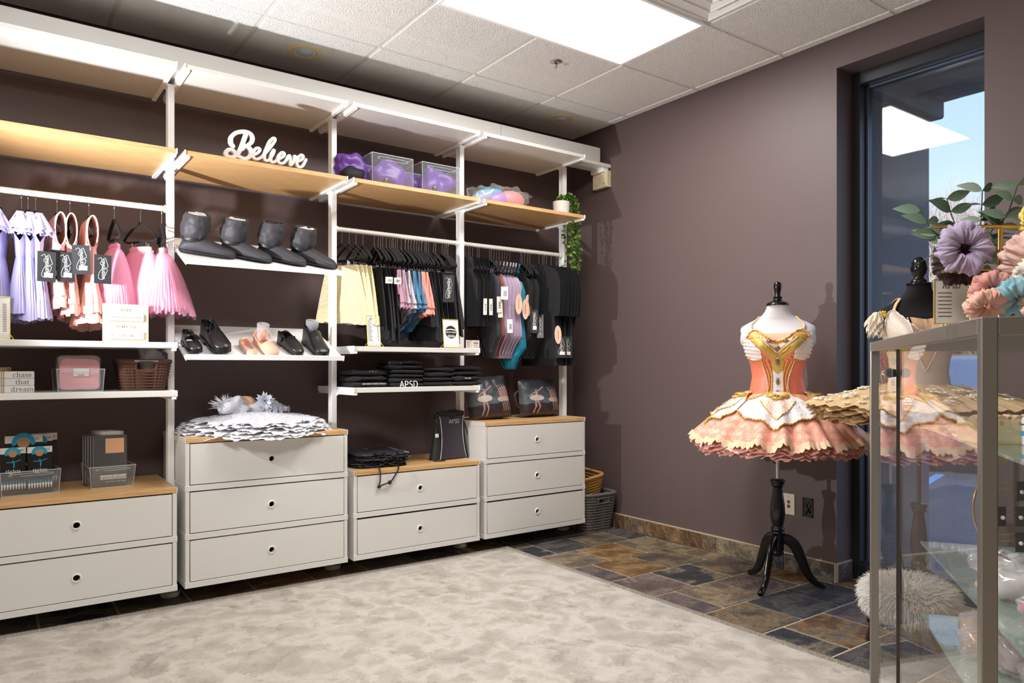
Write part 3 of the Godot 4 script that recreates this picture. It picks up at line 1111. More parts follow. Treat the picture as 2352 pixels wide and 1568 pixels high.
func packet_bin() -> void:
	clear_bin("clear_bin", "low clear bin holding grey tights folders with a peach swatch", V(-0.262, 0.5622, -0.03), 0.06, 0.19, 0.21, 0.098, 0.9)
	var dark := mat("folder_grey", rgb(84, 84, 86), 0.35)
	for k in 5:
		var o := thing("tights_folder", "grey tights folder in the clear bin, %s" % ["front one with the peach window", "second from the front", "third from the front", "fourth from the front", "rearmost one"][k], "packet", V(-0.262 - k * 0.008, 0.566, 0.035 - k * 0.026), 0.02 + k * 0.03, "grey tights folders")
		var b := B.new()
		b.box(V(0, 0.117, 0), V(0.138, 0.235, 0.012), 0.0015)
		put("folder", b, dark, o)
		b = B.new()
		b.box(V(-0.064, 0.12, 0.0002), V(0.0112, 0.22, 0.003), 0.0)
		put("white_edge", b, mat("card_white"), o)
		if k == 0:
			b = B.new()
			b.box(V(0.018, 0.186, 0.0063), V(0.076, 0.068, 0.0006), 0.0)
			put("peach_window", b, mat("peach_nylon", rgb(240, 186, 148), 0.5), o)
			b = B.new()
			b.box(V(0.012, 0.041, 0.0063), V(0.108, 0.02, 0.0006), 0.0)
			put("label", b, mat("card_white"), o)
			lettering("word", "revolution", 0.024, mat("ink"), o, Transform3D(Basis(), V(0.012, 0.0405, 0.0068)))
			lettering("small_print", "Color Flow  Footed Tights", 0.0075, mat("card_white"), o, Transform3D(Basis(), V(0.022, 0.021, 0.0063)))
		b = B.new()
		b.box(V(0.01, 0.242, 0), V(0.09, 0.02, 0.0008), 0.0)
		put("clear_flap", b, mat("clear_edge"), o)

func garment_bin() -> void:
	clear_bin("clear_bin", "clear bin of pink tights in plastic beside the brown basket", V(-0.39, 1.006, 0.03), 0.03, 0.185, 0.2, 0.1, 0.93)
	for k in 4:
		var b := B.new()
		b.blob(V(0, 0.073, 0), V(0.078, 0.07, 0.017), 0.28, 0.3, 0.006, 14.0, 30 + k, 28)
		var o := single("folded_tights", b, mat("pink_nylon", rgb(244, 172, 180), 0.45, {"rim": 0.2}), "pink folded tights in a clear bag, %s in the bin" % ["front one with the white label", "second from the front", "third from the front", "rearmost"][k], "tights", V(-0.39, 1.01, 0.085 - k * 0.037), 0.02, "pink folded tights")
		b = B.new()
		b.blob(V(0, 0.079, 0), V(0.083, 0.077, 0.0195), 0.25, 0.25, 0.008, 22.0, 50 + k, 32)
		put("clear_bag", b, mat("crinkle_film", Color(1, 1, 1, 0.08), 0.08), o)
		if k == 0:
			b = B.new()
			b.box(V(0.005, 0.082, 0.0225), V(0.06, 0.036, 0.0008), 0.0)
			put("label", b, mat("card_white"), o)
			b = B.new()
			for j in 9: b.box(V(-0.008 + j * 0.003, 0.07, 0.023), V(0.0014 + 0.0008 * (j % 2), 0.005, 0.0004), 0.0)
			put("barcode", b, mat("ink"), o)

# a basket woven of round strands over stakes; outline(t) gives half width and half depth at height share t
func weave(o: Node3D, w0: Vector2, w1: Vector2, h: float, rows: int, stakes: int, m: Material, rr0: float, slot := Rect2()) -> void:
	var b := B.new()
	var e := 0.35
	for i in rows:
		var t := (i + 0.5) / rows
		var w := w0.lerp(w1, t)
		var pts := []
		var runs := []
		var n := stakes * 2
		for j in n + 1:
			var a := TAU * j / n + 0.7
			var c: Vector2 = Vector2(B.pw(cos(a), e), B.pw(sin(a), e))
			var off := rr0 * 0.75 * (1 if (j + i) % 2 == 0 else -1) * (1 if j % 2 == 0 else 0)
			var p := V(c.x * (w.x + off), t * h, c.y * (w.y + off))
			if slot.has_area() and p.z > w.y * 0.9 and slot.has_point(Vector2(p.x, p.y)):
				if pts.size() > 1: runs.append(pts)
				pts = []
			else: pts.append(p)
		if pts.size() > 1: runs.append(pts)
		for r in runs: b.tube(r, rr0, 5, false, 0.8)
	put("woven_strands", b, m, o)
	b = B.new()
	for j in stakes:
		var a := TAU * (j + 0.5) / stakes + 0.7
		var c: Vector2 = Vector2(B.pw(cos(a), e), B.pw(sin(a), e))
		var p0 := V(c.x * w0.x, 0.002, c.y * w0.y)
		var p1 := V(c.x * w1.x, h, c.y * w1.y)
		b.tube([p0, p1], rr0 * 0.9, 5, false)
	put("stakes", b, m, o)
	b = B.new()
	var rim := []
	for j in 40:
		var a := TAU * j / 40.0
		rim.append(V(B.pw(cos(a), e) * w1.x, h, B.pw(sin(a), e) * w1.y))
	b.loop(rim, rr0 * 1.9, 8)
	put("rim", b, m, o)
	b = B.new()
	b.blob(V(0, 0.004, 0), V(w0.x * 0.98, 0.004, w0.y * 0.98), 0.4, e, 0, 1, 1, 24)
	put("base", b, m, o)

func wicker_basket() -> void:
	var o := thing("wicker_basket", "dark brown wicker basket with a steel bar handle on the white shelf", "basket", V(-0.126, 1.008, 0.02), 0.0)
	var m := mat("brown_wicker", rgb(92, 60, 44), 0.45)
	weave(o, Vector2(0.09, 0.085), Vector2(0.112, 0.108), 0.135, 20, 44, m, 0.0046, Rect2(-0.036, 0.092, 0.072, 0.05))
	var b := B.new()
	b.tube([V(-0.05, 0.1355, 0.112), V(0.05, 0.1355, 0.112)], 0.0045, 10)
	put("handle", b, mat("chrome"), o)
	b = B.new()
	b.loop(smooth([V(-0.037, 0.13, 0.107), V(-0.037, 0.095, 0.102), V(0.037, 0.095, 0.102), V(0.037, 0.13, 0.107)], 4, true), 0.005, 6)
	put("handle_hole", b, m, o)
	var b2 := B.new()
	b2.blob(V(0.03, 0.05, 0.0), V(0.05, 0.1, 0.05), 0.6, 0.8, 0.03, 20.0, 5, 20)
	single("plastic_bag", b2, mat("crinkle_film2", Color(0.9, 0.9, 0.95, 0.3), 0.12), "crumpled clear plastic bag sticking up from the brown wicker basket", "plastic bag", V(-0.126, 1.078, 0.04))

func boot(i: int) -> void:
	var xs := [0.098, 0.281, 0.462, 0.629]
	var lab := ["leftmost grey quilted warm-up boot, paper stuffed, at the left post", "second grey quilted warm-up boot from the left", "third grey quilted warm-up boot from the left, fullest gathered top", "rightmost grey quilted warm-up boot, toe against the second post"]
	var turn: float = [-0.32, -0.5, -0.55, -0.6][i]
	var o := thing("warm_up_boot", lab[i], "boot", V(xs[i] - 0.01, 1.668 , 0.085), turn, "grey warm-up boots")
	o.rotation.z = 0.0
	o.rotation.x = 0.0
	var cloth := mat("boot_grey", rgb(60, 60, 66), 0.6, {"rim": 0.25, "tex": noise("boot_weave", 0.09, 3, FastNoiseLite.TYPE_SIMPLEX, [[0.0, Color(0.86, 0.86, 0.86)], [1.0, Color(1, 1, 1)]]), "tri": 6.0})
	var blk := mat("boot_black", rgb(30, 30, 33), 0.5)
	var tilt := Basis(V(1, 0, 0), 0.3) 
	# foot: loft along +x
	var f := FastNoiseLite.new()
	f.seed = 20 + i
	f.frequency = 16.0
	var st := [[-0.078, 0.01, 0.02], [-0.07, 0.034, 0.052], [-0.045, 0.047, 0.08], [0.0, 0.051, 0.1], [0.04, 0.05, 0.088], [0.085, 0.05, 0.066], [0.125, 0.047, 0.052], [0.155, 0.038, 0.042], [0.172, 0.022, 0.03], [0.178, 0.004, 0.018]]
	var b := B.new()
	var rows := []
	for s in st:
		var row := PackedVector3Array()
		for j in 28:
			var a := TAU * j / 28.0
			var y: float = s[2] * 0.5 + s[2] * 0.5 * B.pw(sin(a), 0.8)
			var p := V(s[0], y - 0.03, cos(a) * s[1])
			p += V(0, sin(a), cos(a)) * 0.008 * f.get_noise_3d(p.x, p.y, p.z)
			row.append(p)
		rows.append(row)
	b.grid(rows, true)
	put("foot", b, cloth, o)
	b = B.new()
	rows = []
	for s in st:
		var row := PackedVector3Array()
		for j in 24:
			var a := TAU * j / 24.0
			row.append(V(s[0] * 1.02, -0.022 + 0.012 * sin(a), cos(a) * s[1] * 1.03))
		rows.append(row)
	b.grid(rows, true)
	put("sole", b, blk, o)
	b = B.new()
	b.lathe([Vector2(0.052, 0.035), Vector2(0.058, 0.045), Vector2(0.053, 0.062), Vector2(0.056, 0.07)], 28, Transform3D(Basis(), V(-0.02, 0, 0)), -1.0)
	put("ankle_band", b, blk, o)
	# shaft: bulging, gathered at the top
	b = B.new()
	rows = []
	var hh: float = [0.126, 0.125, 0.128, 0.118][i]
	for r in 12:
		var t := r / 11.0
		var rad := 0.053 + 0.012 * sin(PI * pow(t, 0.8)) + 0.002 * t
		var row := PackedVector3Array()
		for j in 40:
			var a := TAU * j / 40.0
			var g := 0.0022 * sin(a * 17.0) * pow(t, 6.0) + 0.009 * f.get_noise_3d(cos(a) * 0.12, t * 0.2, sin(a) * 0.12)
			row.append(V(-0.02 + 0.012 * t + cos(a) * (rad + g), 0.055 + hh * t, -sin(a) * (rad + g)))
		rows.append(row)
	for q in [[0.93, 0.008, 0.0025], [0.8, 0.004, 0.004], [0.72, -0.03, 0.003]]:
		var row := PackedVector3Array()
		for j in 40:
			var a := TAU * j / 40.0
			var rad: float = 0.058 * q[0] + q[2] * sin(a * 17.0)
			row.append(V(-0.008 + cos(a) * rad, 0.055 + hh + q[1], -sin(a) * rad))
		rows.append(row)
	b.grid(rows, true)
	put("shaft", b, cloth, o)
	b = B.new()
	b.blob(V(-0.008, 0.055 + hh - 0.012, 0), V(0.04, 0.018, 0.04), 0.6, 1.0, 0.02, 30.0, 9 + i, 20)
	put("stuffing", b, mat("tissue_paper", rgb(222, 220, 220), 0.6) if i != 2 else blk, o)
	o.rotation = Basis(V(0, 1, 0), turn).get_euler()
	o.basis = Basis(V(1, 0, 0), 0.36) * Basis(V(0, 1, 0), turn) * Basis().scaled(V(1.0, 0.85, 1.04))
	o.position = V(xs[i] + 0.005, 1.7, 0.09)

# shoe: loft along +x (toe). st: x, half width, rim height, dome height, openness
func shoe_upper(st: Array, inner: float, z_off := []) -> B:
	var b := B.new()
	var us := [-1.0, -1.0, -0.97, -0.9, -0.8, -0.7, -0.5, -0.25, 0.0, 0.25, 0.5, 0.7, 0.8, 0.9, 0.97, 1.0, 1.0]
	var rows := []
	for k in st.size():
		var s: Array = st[k]
		var zo: float = z_off[k] if z_off.size() else 0.0
		var row := PackedVector3Array()
		for q in us.size():
			var u: float = us[q]
			var y: float
			var dome: float = s[2] + (s[3] - s[2]) * (1.0 - u * u)
			if q == 0 or q == us.size() - 1: y = 0.0
			elif q == 1 or q == us.size() - 2: y = s[2] * 0.6
			elif absf(u) > 0.85: y = s[2] * (0.9 if absf(u) > 0.95 else 1.0)
			else: y = lerpf(dome, inner, s[4])
			row.append(V(s[0], y, u * s[1] * (0.93 if (q == 0 or q == us.size() - 1) else 1.0) + zo))
		rows.append(row)
	for e in [0, 1]:
		var q: PackedVector3Array = rows[0] if e == 0 else rows[rows.size() - 1]
		var mid := V(q[8].x, q[0].y * 0.5 + q[8].y * 0.5, q[8].z)
		var end := PackedVector3Array()
		for i in q.size(): end.append(mid)
		if e == 0: rows.push_front(end)
		else: rows.append(end)
	b.grid(rows, false)
	return b

func shoe_sole(st: Array, th: float, k := 1.04, heel := 0.0) -> B:
	var b := B.new()
	var p := PackedVector2Array()
	for s in st: p.append(Vector2(s[0], s[1] * k))
	for i in range(st.size() - 1, -1, -1): p.append(Vector2(st[i][0], -st[i][1] * k))
	var bs := Basis(V(1, 0, 0), V(0, 0, -1), V(0, 1, 0))
	b.prism(p, th, Transform3D(bs, V(0, -th / 2, 0)))
	if heel > 0.0:
		var q := PackedVector2Array()
		var n := int(st.size() * 0.36)
		for i in n + 1: q.append(Vector2(st[i][0], st[i][1] * k))
		for i in range(n, -1, -1): q.append(Vector2(st[i][0], -st[i][1] * k))
		b.prism(q, heel, Transform3D(bs, V(0, -th - heel / 2, 0)))
	return b

func shoes() -> void:
	var leather := mat("black_leather", rgb(26, 24, 26), 0.28, {"bump": texs["fine_grain"], "bs": 0.04, "tri": 8.0})
	var pink := mat("ballet_pink", rgb(238, 184, 158), 0.55)
	var dark := mat("shoe_lining", rgb(34, 32, 34), 0.7)
	var slope := Basis(V(1, 0, 0), 0.385)
	var place := func(o: Node3D, x: float, s: float, turn: float, lift := 0.004) -> void:
		# s: how far up the tray from the lip
		o.basis = slope * Basis(V(0, 1, 0), turn)
		o.position = V(x, 1.162, 0.235) + slope * V(0, lift, -s)
	var toe := -PI / 2   # toe to the lip
	# 1 black strap shoe
	var st := [[-0.085, 0.006, 0.05, 0.05, 0.0], [-0.082, 0.018, 0.052, 0.053, 0.6], [-0.068, 0.026, 0.05, 0.052, 1.0], [-0.035, 0.027, 0.042, 0.045, 1.0], [0.0, 0.029, 0.035, 0.04, 1.0], [0.02, 0.032, 0.028, 0.036, 0.75], [0.032, 0.033, 0.025, 0.037, 0.1], [0.055, 0.033, 0.02, 0.034, 0.0], [0.075, 0.029, 0.016, 0.028, 0.0], [0.088, 0.018, 0.012, 0.02, 0.0], [0.092, 0.004, 0.008, 0.01, 0.0]]
	var o := thing("dance_shoe", "small black strap tap shoe, leftmost on the slanted shelf", "shoe", V(0, 0, 0), 0.0, "dance shoes on the slanted shelf")
	put("upper", shoe_upper(st, 0.012), leather, o)
	put("sole", shoe_sole(st, 0.006, 1.03, 0.014), mat("black_plastic"), o)
	var b := B.new()
	var arc := []
	for k in 9:
		var a := PI * k / 8.0
		arc.append(V(0.004, 0.03 + 0.022 * sin(a), cos(a) * 0.03))
	b.tube(arc, 0.007, 8, true, 0.25)
	put("strap", b, leather, o)
	b = B.new()
	b.box(V(0.004, 0.052, 0.02), V(0.014, 0.006, 0.01), 0.001, Basis(V(1, 0, 0), 0.7))
	put("buckle", b, mat("chrome"), o)
	b = B.new()
	b.box(V(-0.03, 0.0135, 0), V(0.02, 0.001, 0.03), 0.0)
	put("insole_label", b, mat("card_white"), o)
	place.call(o, 0.062, 0.095, toe + 0.1, 0.024)
	# 2 black lace-up
	st = [[-0.125, 0.008, 0.07, 0.07, 0.0], [-0.12, 0.024, 0.075, 0.076, 0.7], [-0.1, 0.034, 0.075, 0.078, 1.0], [-0.06, 0.036, 0.068, 0.078, 1.0], [-0.025, 0.037, 0.058, 0.08, 0.95], [-0.005, 0.038, 0.05, 0.078, 0.35], [0.015, 0.04, 0.042, 0.072, 0.0], [0.06, 0.046, 0.032, 0.055, 0.0], [0.095, 0.045, 0.028, 0.046, 0.0], [0.12, 0.036, 0.022, 0.038, 0.0], [0.134, 0.02, 0.016, 0.026, 0.0], [0.138, 0.004, 0.01, 0.012, 0.0]]
	o = thing("dance_shoe", "large black lace-up oxford dance shoe, second from the left", "shoe", V(0, 0, 0), 0.0, "dance shoes on the slanted shelf")
	put("upper", shoe_upper(st, 0.016), leather, o)
	put("sole", shoe_sole(st, 0.007, 1.04, 0.018), mat("black_plastic"), o)
	b = B.new()
	for k in 4:
		var x := -0.012 + k * 0.014
		b.tube([V(x, 0.068 - k * 0.004, 0.018), V(x + 0.004, 0.083 - k * 0.0045, 0), V(x, 0.068 - k * 0.004, -0.018)], 0.0016, 6)
	b.tube(smooth([V(-0.015, 0.084, 0.0), V(0.0, 0.098, 0.02), V(0.02, 0.09, 0.034), V(0.045, 0.06, 0.042), V(0.04, 0.05, 0.046)], 4), 0.0017, 6)
	b.tube(smooth([V(-0.015, 0.084, 0.0), V(0.01, 0.098, 0.012), V(0.04, 0.088, 0.016), V(0.06, 0.066, 0.02)], 4), 0.0017, 6)
	put("laces", b, mat("lace_black", rgb(16, 16, 17), 0.8), o)
	place.call(o, 0.176, 0.138, toe + 0.14, 0.028)
	# 3 small pink slipper
	st = [[-0.08, 0.004, 0.03, 0.03, 0.0], [-0.077, 0.016, 0.036, 0.036, 0.7], [-0.06, 0.024, 0.036, 0.037, 1.0], [-0.02, 0.026, 0.028, 0.032, 1.0], [0.015, 0.027, 0.024, 0.03, 1.0], [0.03, 0.028, 0.021, 0.028, 0.5], [0.042, 0.028, 0.018, 0.026, 0.0], [0.062, 0.024, 0.014, 0.021, 0.0], [0.074, 0.014, 0.01, 0.015, 0.0], [0.078, 0.003, 0.006, 0.008, 0.0]]
	o = thing("dance_shoe", "small pink leather ballet slipper with an elastic band, third from the left", "shoe", V(0, 0, 0), 0.0, "dance shoes on the slanted shelf")
	put("upper", shoe_upper(st, 0.006), pink, o)
	put("sole", shoe_sole(st, 0.003, 0.8), mat("suede", rgb(168, 140, 120), 0.9), o)
	b = B.new()
	arc = []
	for k in 9:
		var a := PI * k / 8.0
		arc.append(V(-0.035, 0.02 + 0.034 * sin(a), cos(a) * 0.026))
	b.tube(arc, 0.006, 8, true, 0.2)
	put("elastic", b, mat("elastic_pink", rgb(240, 196, 172), 0.6), o)
	b = B.new()
	b.blob(V(0.0, 0.007, 0), V(0.055, 0.002, 0.02), 0.5, 0.9, 0, 1, 1, 16)
	put("insole", b, mat("insole_grey", rgb(196, 190, 190), 0.6), o)
	place.call(o, 0.323, 0.082, toe + 0.1, 0.004)
	# 4 pink canvas shoe with crossed bands on a clear foot form
	st = [[-0.105, 0.006, 0.05, 0.05, 0.0], [-0.1, 0.024, 0.058, 0.06, 0.6], [-0.08, 0.032, 0.055, 0.06, 1.0], [-0.04, 0.033, 0.042, 0.048, 1.0], [0.0, 0.034, 0.036, 0.045, 1.0], [0.018, 0.036, 0.034, 0.05, 0.4], [0.03, 0.038, 0.032, 0.052, 0.0], [0.065, 0.04, 0.028, 0.044, 0.0], [0.09, 0.036, 0.022, 0.034, 0.0], [0.103, 0.026, 0.016, 0.024, 0.0], [0.108, 0.01, 0.01, 0.014, 0.0]]
	o = thing("dance_shoe", "pink canvas ballet shoe with crossed bands on a clear foot form", "shoe", V(0, 0, 0), 0.0, "dance shoes on the slanted shelf")
	put("upper", shoe_upper(st, 0.01), pink, o)
	put("sole", shoe_sole(st, 0.003, 0.85), mat("suede"), o)
	b = B.new()
	for s in [-1, 1]:
		arc = []
		for k in 9:
			var a := PI * k / 8.0
			arc.append(V(-0.03 + s * 0.032 * cos(a), 0.045 + 0.05 * sin(a), cos(a) * 0.033))
		b.tube(arc, 0.008, 8, true, 0.18)
	put("crossed_bands", b, pink, o)
	foot_form(o, -0.05, 0.115, 0.03)
	place.call(o, 0.418, 0.115, toe + 0.12, 0.004)
	# 5 black slip-on
	st = [[-0.1, 0.006, 0.05, 0.05, 0.0], [-0.096, 0.022, 0.058, 0.059, 0.7], [-0.078, 0.03, 0.058, 0.062, 1.0], [-0.045, 0.032, 0.052, 0.062, 1.0], [-0.02, 0.033, 0.048, 0.064, 0.7], [0.0, 0.034, 0.043, 0.062, 0.0], [0.04, 0.036, 0.032, 0.048, 0.0], [0.075, 0.034, 0.024, 0.036, 0.0], [0.1, 0.024, 0.018, 0.026, 0.0], [0.11, 0.01, 0.012, 0.016, 0.0], [0.113, 0.002, 0.008, 0.01, 0.0]]
	o = thing("dance_shoe", "black slip-on jazz shoe, second from the right on the slanted shelf", "shoe", V(0, 0, 0), 0.0, "dance shoes on the slanted shelf")
	put("upper", shoe_upper(st, 0.014), leather, o)
	put("sole", shoe_sole(st, 0.005, 0.95, 0.009), mat("black_plastic"), o)
	b = B.new()
	for s in [-1, 1]: b.tube([V(-0.03, 0.02, s * 0.0335), V(-0.022, 0.05, s * 0.03)], 0.008, 6, true, 0.2)
	put("side_gore", b, dark, o)
	place.call(o, 0.545, 0.118, toe + 0.2, 0.014)
	# 6 black ankle jazz boot on a clear form
	st = [[-0.105, 0.008, 0.08, 0.08, 0.0], [-0.1, 0.024, 0.1, 0.1, 0.7], [-0.08, 0.034, 0.102, 0.104, 1.0], [-0.045, 0.036, 0.1, 0.108, 1.0], [-0.022, 0.036, 0.085, 0.106, 0.5], [-0.005, 0.036, 0.07, 0.095, 0.0], [0.03, 0.04, 0.045, 0.065, 0.0], [0.07, 0.043, 0.03, 0.046, 0.0], [0.1, 0.04, 0.024, 0.034, 0.0], [0.118, 0.03, 0.018, 0.024, 0.0], [0.125, 0.012, 0.01, 0.014, 0.0]]
	o = thing("dance_shoe", "black ankle jazz boot on a clear form, rightmost on the slanted shelf", "shoe", V(0, 0, 0), 0.0, "dance shoes on the slanted shelf")
	put("upper", shoe_upper(st, 0.03), leather, o)
	put("sole", shoe_sole(st, 0.005, 0.98, 0.01), mat("black_plastic"), o)
	foot_form(o, -0.055, 0.125, 0.033)
	place.call(o, 0.676, 0.125, toe + 0.1, 0.015)

func foot_form(o: Node3D, x: float, top: float, r: float) -> void:
	var b := B.new()
	b.lathe([Vector2(r * 0.9, top * 0.35), Vector2(r * 0.95, top * 0.7), Vector2(r * 1.05, top), Vector2(r * 0.8, top + 0.002), Vector2(0.0, top - 0.004)], 20, Transform3D(Basis(), V(x, 0, 0)), -1.0)
	put("clear_form", b, mat("clear_form", Color(0.92, 0.94, 0.96, 0.3), 0.08), o)

# one layer of ruffled net: ring of radius r0..r1 with pointed hem
func frill(b: B, o: Vector3, r0: Vector2, r1: Vector2, y0: float, y1: float, seed_: int, teeth: int, jag: float, wave := 0.012, k := 120, rings := 7, droop := 0.0, dome := 1.0) -> void:
	var f := FastNoiseLite.new()
	f.seed = seed_
	f.frequency = 1.6
	var rows := []
	for i in rings:
		var t := i / float(rings - 1)
		var row := PackedVector3Array()
		for j in k:
			var a := TAU * j / k
			var r := r0.lerp(r1, pow(t, dome))
			var nz := f.get_noise_2d(cos(a) * 2.0 + t, sin(a) * 2.0)
			var tooth := absf(fmod(j * teeth / float(k) + nz * 0.7, 1.0) - 0.5) * 2.0
			var m := 1.0 - (jag * tooth + 0.05 * nz) * t * t
			var y := lerpf(y0, y1, t) + wave * t * sin(a * teeth * 0.5 + nz * 5.0 + seed_) + 0.02 * nz * t - droop * t * t * maxf(0.0, sin(a))
			row.append(o + V(cos(a) * r.x * m, y, sin(a) * r.y * m))
		rows.append(row)
	b.grid(rows, true)

func platter_tutu() -> void:
	var o := thing("flat_tutu", "flat white feathered ballet tutu lying on the three-drawer cabinet", "tutu", V(0.4, 0.7854, 0.03))
	var net := mat("white_net", rgb(240, 240, 244), 0.85, {"back": Color(0.35, 0.35, 0.36)})
	var lace := mat("white_lace", Color.WHITE, 0.6, {"tex": noise("lace_sparkle", 0.09, 4, FastNoiseLite.TYPE_CELLULAR, [[0.0, rgb(250, 250, 252)], [0.45, rgb(232, 233, 240)], [0.6, rgb(198, 200, 212)], [1.0, rgb(252, 252, 255)]]), "tri": 5.0, "back": Color(0.2, 0.2, 0.2)})
	for k in 5:
		var b := B.new()
		frill(b, Vector3.ZERO, Vector2(0.07, 0.05), Vector2(0.4 - k * 0.01, 0.33 - 0.012 * k), 0.03 + k * 0.008, 0.012 + k * 0.009, 60 + k, 70 + k * 9, 0.05, 0.002, 360, 8, 0.026 - 0.004 * k)
		put("net_layer", b, net, o)
	var b := B.new()
	frill(b, Vector3.ZERO, Vector2(0.05, 0.04), Vector2(0.335, 0.26), 0.1, 0.062, 77, 26, 0.1, 0.003, 200, 8, 0.012)
	put("lace_overlay", b, lace, o)
	b = B.new()
	b.blob(V(-0.02, 0.1, -0.06), V(0.13, 0.055, 0.07), 0.8, 0.8, 0.02, 12.0, 3, 24)
	put("bodice", b, lace, o)
	b = B.new()
	b.blob(V(-0.035, 0.135, -0.05), V(0.05, 0.045, 0.045), 0.8, 0.8, 0.0, 8.0, 3, 20)
	put("nude_panel", b, mat("nude_net", rgb(224, 184, 148), 0.6), o)
	for s in [[-0.115, 0.135, 0.03, 0.5], [-0.07, 0.125, 0.02, -0.5]]:
		b = B.new()
		b.blob(V(s[0], s[1], s[2] - 0.05), V(0.07, 0.03, 0.045), 0.7, 0.8, 0.012, 22.0, 4, 24, Basis(V(0, 0, 1), s[3]))
		put("cup", b, lace, o)
	# feather tuft on the left and flower on the right
	b = B.new()
	for k in 90:
		var d := V(rr(-1, 0.5), rr(0.0, 1.0), rr(-0.6, 0.8)).normalized()
		var p := V(-0.145, 0.12, -0.02) + d * 0.015
		b.tube([p, p + d * 0.03 + V(0, 0.004, 0), p + d * rr(0.045, 0.07) + V(-0.006, -0.004, 0)], [0.0022, 0.0018, 0.0002], 4, false)
	put("feather_tuft", b, net, o)
	b = B.new()
	for k in 34:
		var a := TAU * k / 34.0 * 2.0 + 0.2
		var el := 0.15 + 0.5 * (k % 3)
		var d := V(cos(a) * cos(el), sin(a) * cos(el), sin(el))
		var sd := d.cross(V(0, 0, 1)).normalized() * 0.011
		var p := V(0.045, 0.155, 0.0)
		var l := rr(0.045, 0.062)
		b.grid([PackedVector3Array([p, p, p]), PackedVector3Array([p + d * l * 0.5 - sd, p + d * l * 0.5 + V(0, 0, 0.003), p + d * l * 0.5 + sd]), PackedVector3Array([p + d * l, p + d * l, p + d * l])])
	put("flower_petals", b, mat("petal_white", rgb(226, 232, 242), 0.5), o)
	b = B.new()
	for k in 3:
		frill(b, V(0.085 + 0.02 * k, 0.11, -0.03), Vector2(0.01, 0.01), Vector2(0.07, 0.05), 0.06 - k * 0.015, -0.01, 90 + k, 9, 0.2, 0.02, 50, 6)
	put("tulle_puff", b, mat("tulle_clear", Color(0.93, 0.95, 1.0, 0.55), 0.7), o)
	b = B.new()
	for k in 260:
		var a := rr(0, TAU)
		var q := sqrt(rr(0.05, 1.0))
		b.ball(V(cos(a) * 0.31 * q, 0.107 - 0.04 * q - 0.02 * maxf(0, sin(a)) * q * q, sin(a) * 0.27 * q), V(0.004, 0.003, 0.004), 6)
	put("sequins", b, mat("sequin_white", rgb(245, 245, 250), 0.2, {"metal": 0.3}), o)

func purple_bins() -> void:
	var satin := mat("purple_satin", rgb(106, 62, 158), 0.36, {"rim": 0.4})
	var mesh_m := mat("black_mesh", rgb(22, 20, 26), 0.7)
	for k in 2:
		var at := V([1.105, 1.415][k], 2.117, 0.06)
		clear_bin("acrylic_bin", ["clear acrylic bin with a cut handle, left of the two", "clear acrylic bin with a cut handle, beside the third post"][k], at, 0.0, 0.25, 0.26, 0.172, 1.0)
		for j in ([3, 2][k]):
			var b := B.new()
			var s: Array = [[V(0.015, 0.075, 0.05), V(0.1, 0.074, 0.06)], [V(-0.05, 0.06, -0.05), V(0.08, 0.06, 0.06)], [V(-0.2, 0.085, -0.005), V(0.085, 0.083, 0.06)]][j]
			b.blob(Vector3.ZERO, s[1], 0.75, 0.8, 0.05, 7.0, 40 + j + k * 7, 34, Basis(V(0, 0, 1), -0.35 if j == 0 else 0.2), 20)
			var lab: String = [["purple satin drawstring bag at the front of the left acrylic bin", "purple satin bag deeper in the left acrylic bin", "purple satin bag with black mesh slumped left of the acrylic bin"], ["purple satin drawstring bag at the front of the right acrylic bin", "purple satin bag pressed at the left of the right acrylic bin"]][k][j]
			var o := single("satin_bag", b, satin, lab, "bag", at + s[0] + V(0, 0.004, 0) - (V(0.03, 0.0, 0) if (k == 1 and j == 1) else Vector3.ZERO), 0.0, "purple satin bags")
			b = B.new()
			b.blob(V(-0.045, -0.05, 0.055), V(0.014, 0.022, 0.008), 0.5, 0.6, 0, 1, 1, 12)
			put("cord_lock", b, mat("black_plastic"), o)
			b = B.new()
			b.ball(V(-0.045, -0.038, 0.0635), V(0.005, 0.005, 0.002), 10)
			put("lock_stud", b, mat("chrome"), o)
			if j == 2:
				b = B.new()
				b.blob(V(0.0, -0.035, 0.03), V(0.075, 0.045, 0.05), 0.8, 0.8, 0.02, 9.0, 3, 20)
				put("mesh_side", b, mesh_m, o)
				b = B.new()
				b.tube(smooth([V(-0.08, -0.01, 0.06), V(-0.085, -0.05, 0.075), V(-0.05, -0.078, 0.08), V(-0.03, -0.05, 0.075), V(-0.05, -0.02, 0.07)], 5), 0.0018, 6)
				put("cord", b, mesh_m, o)

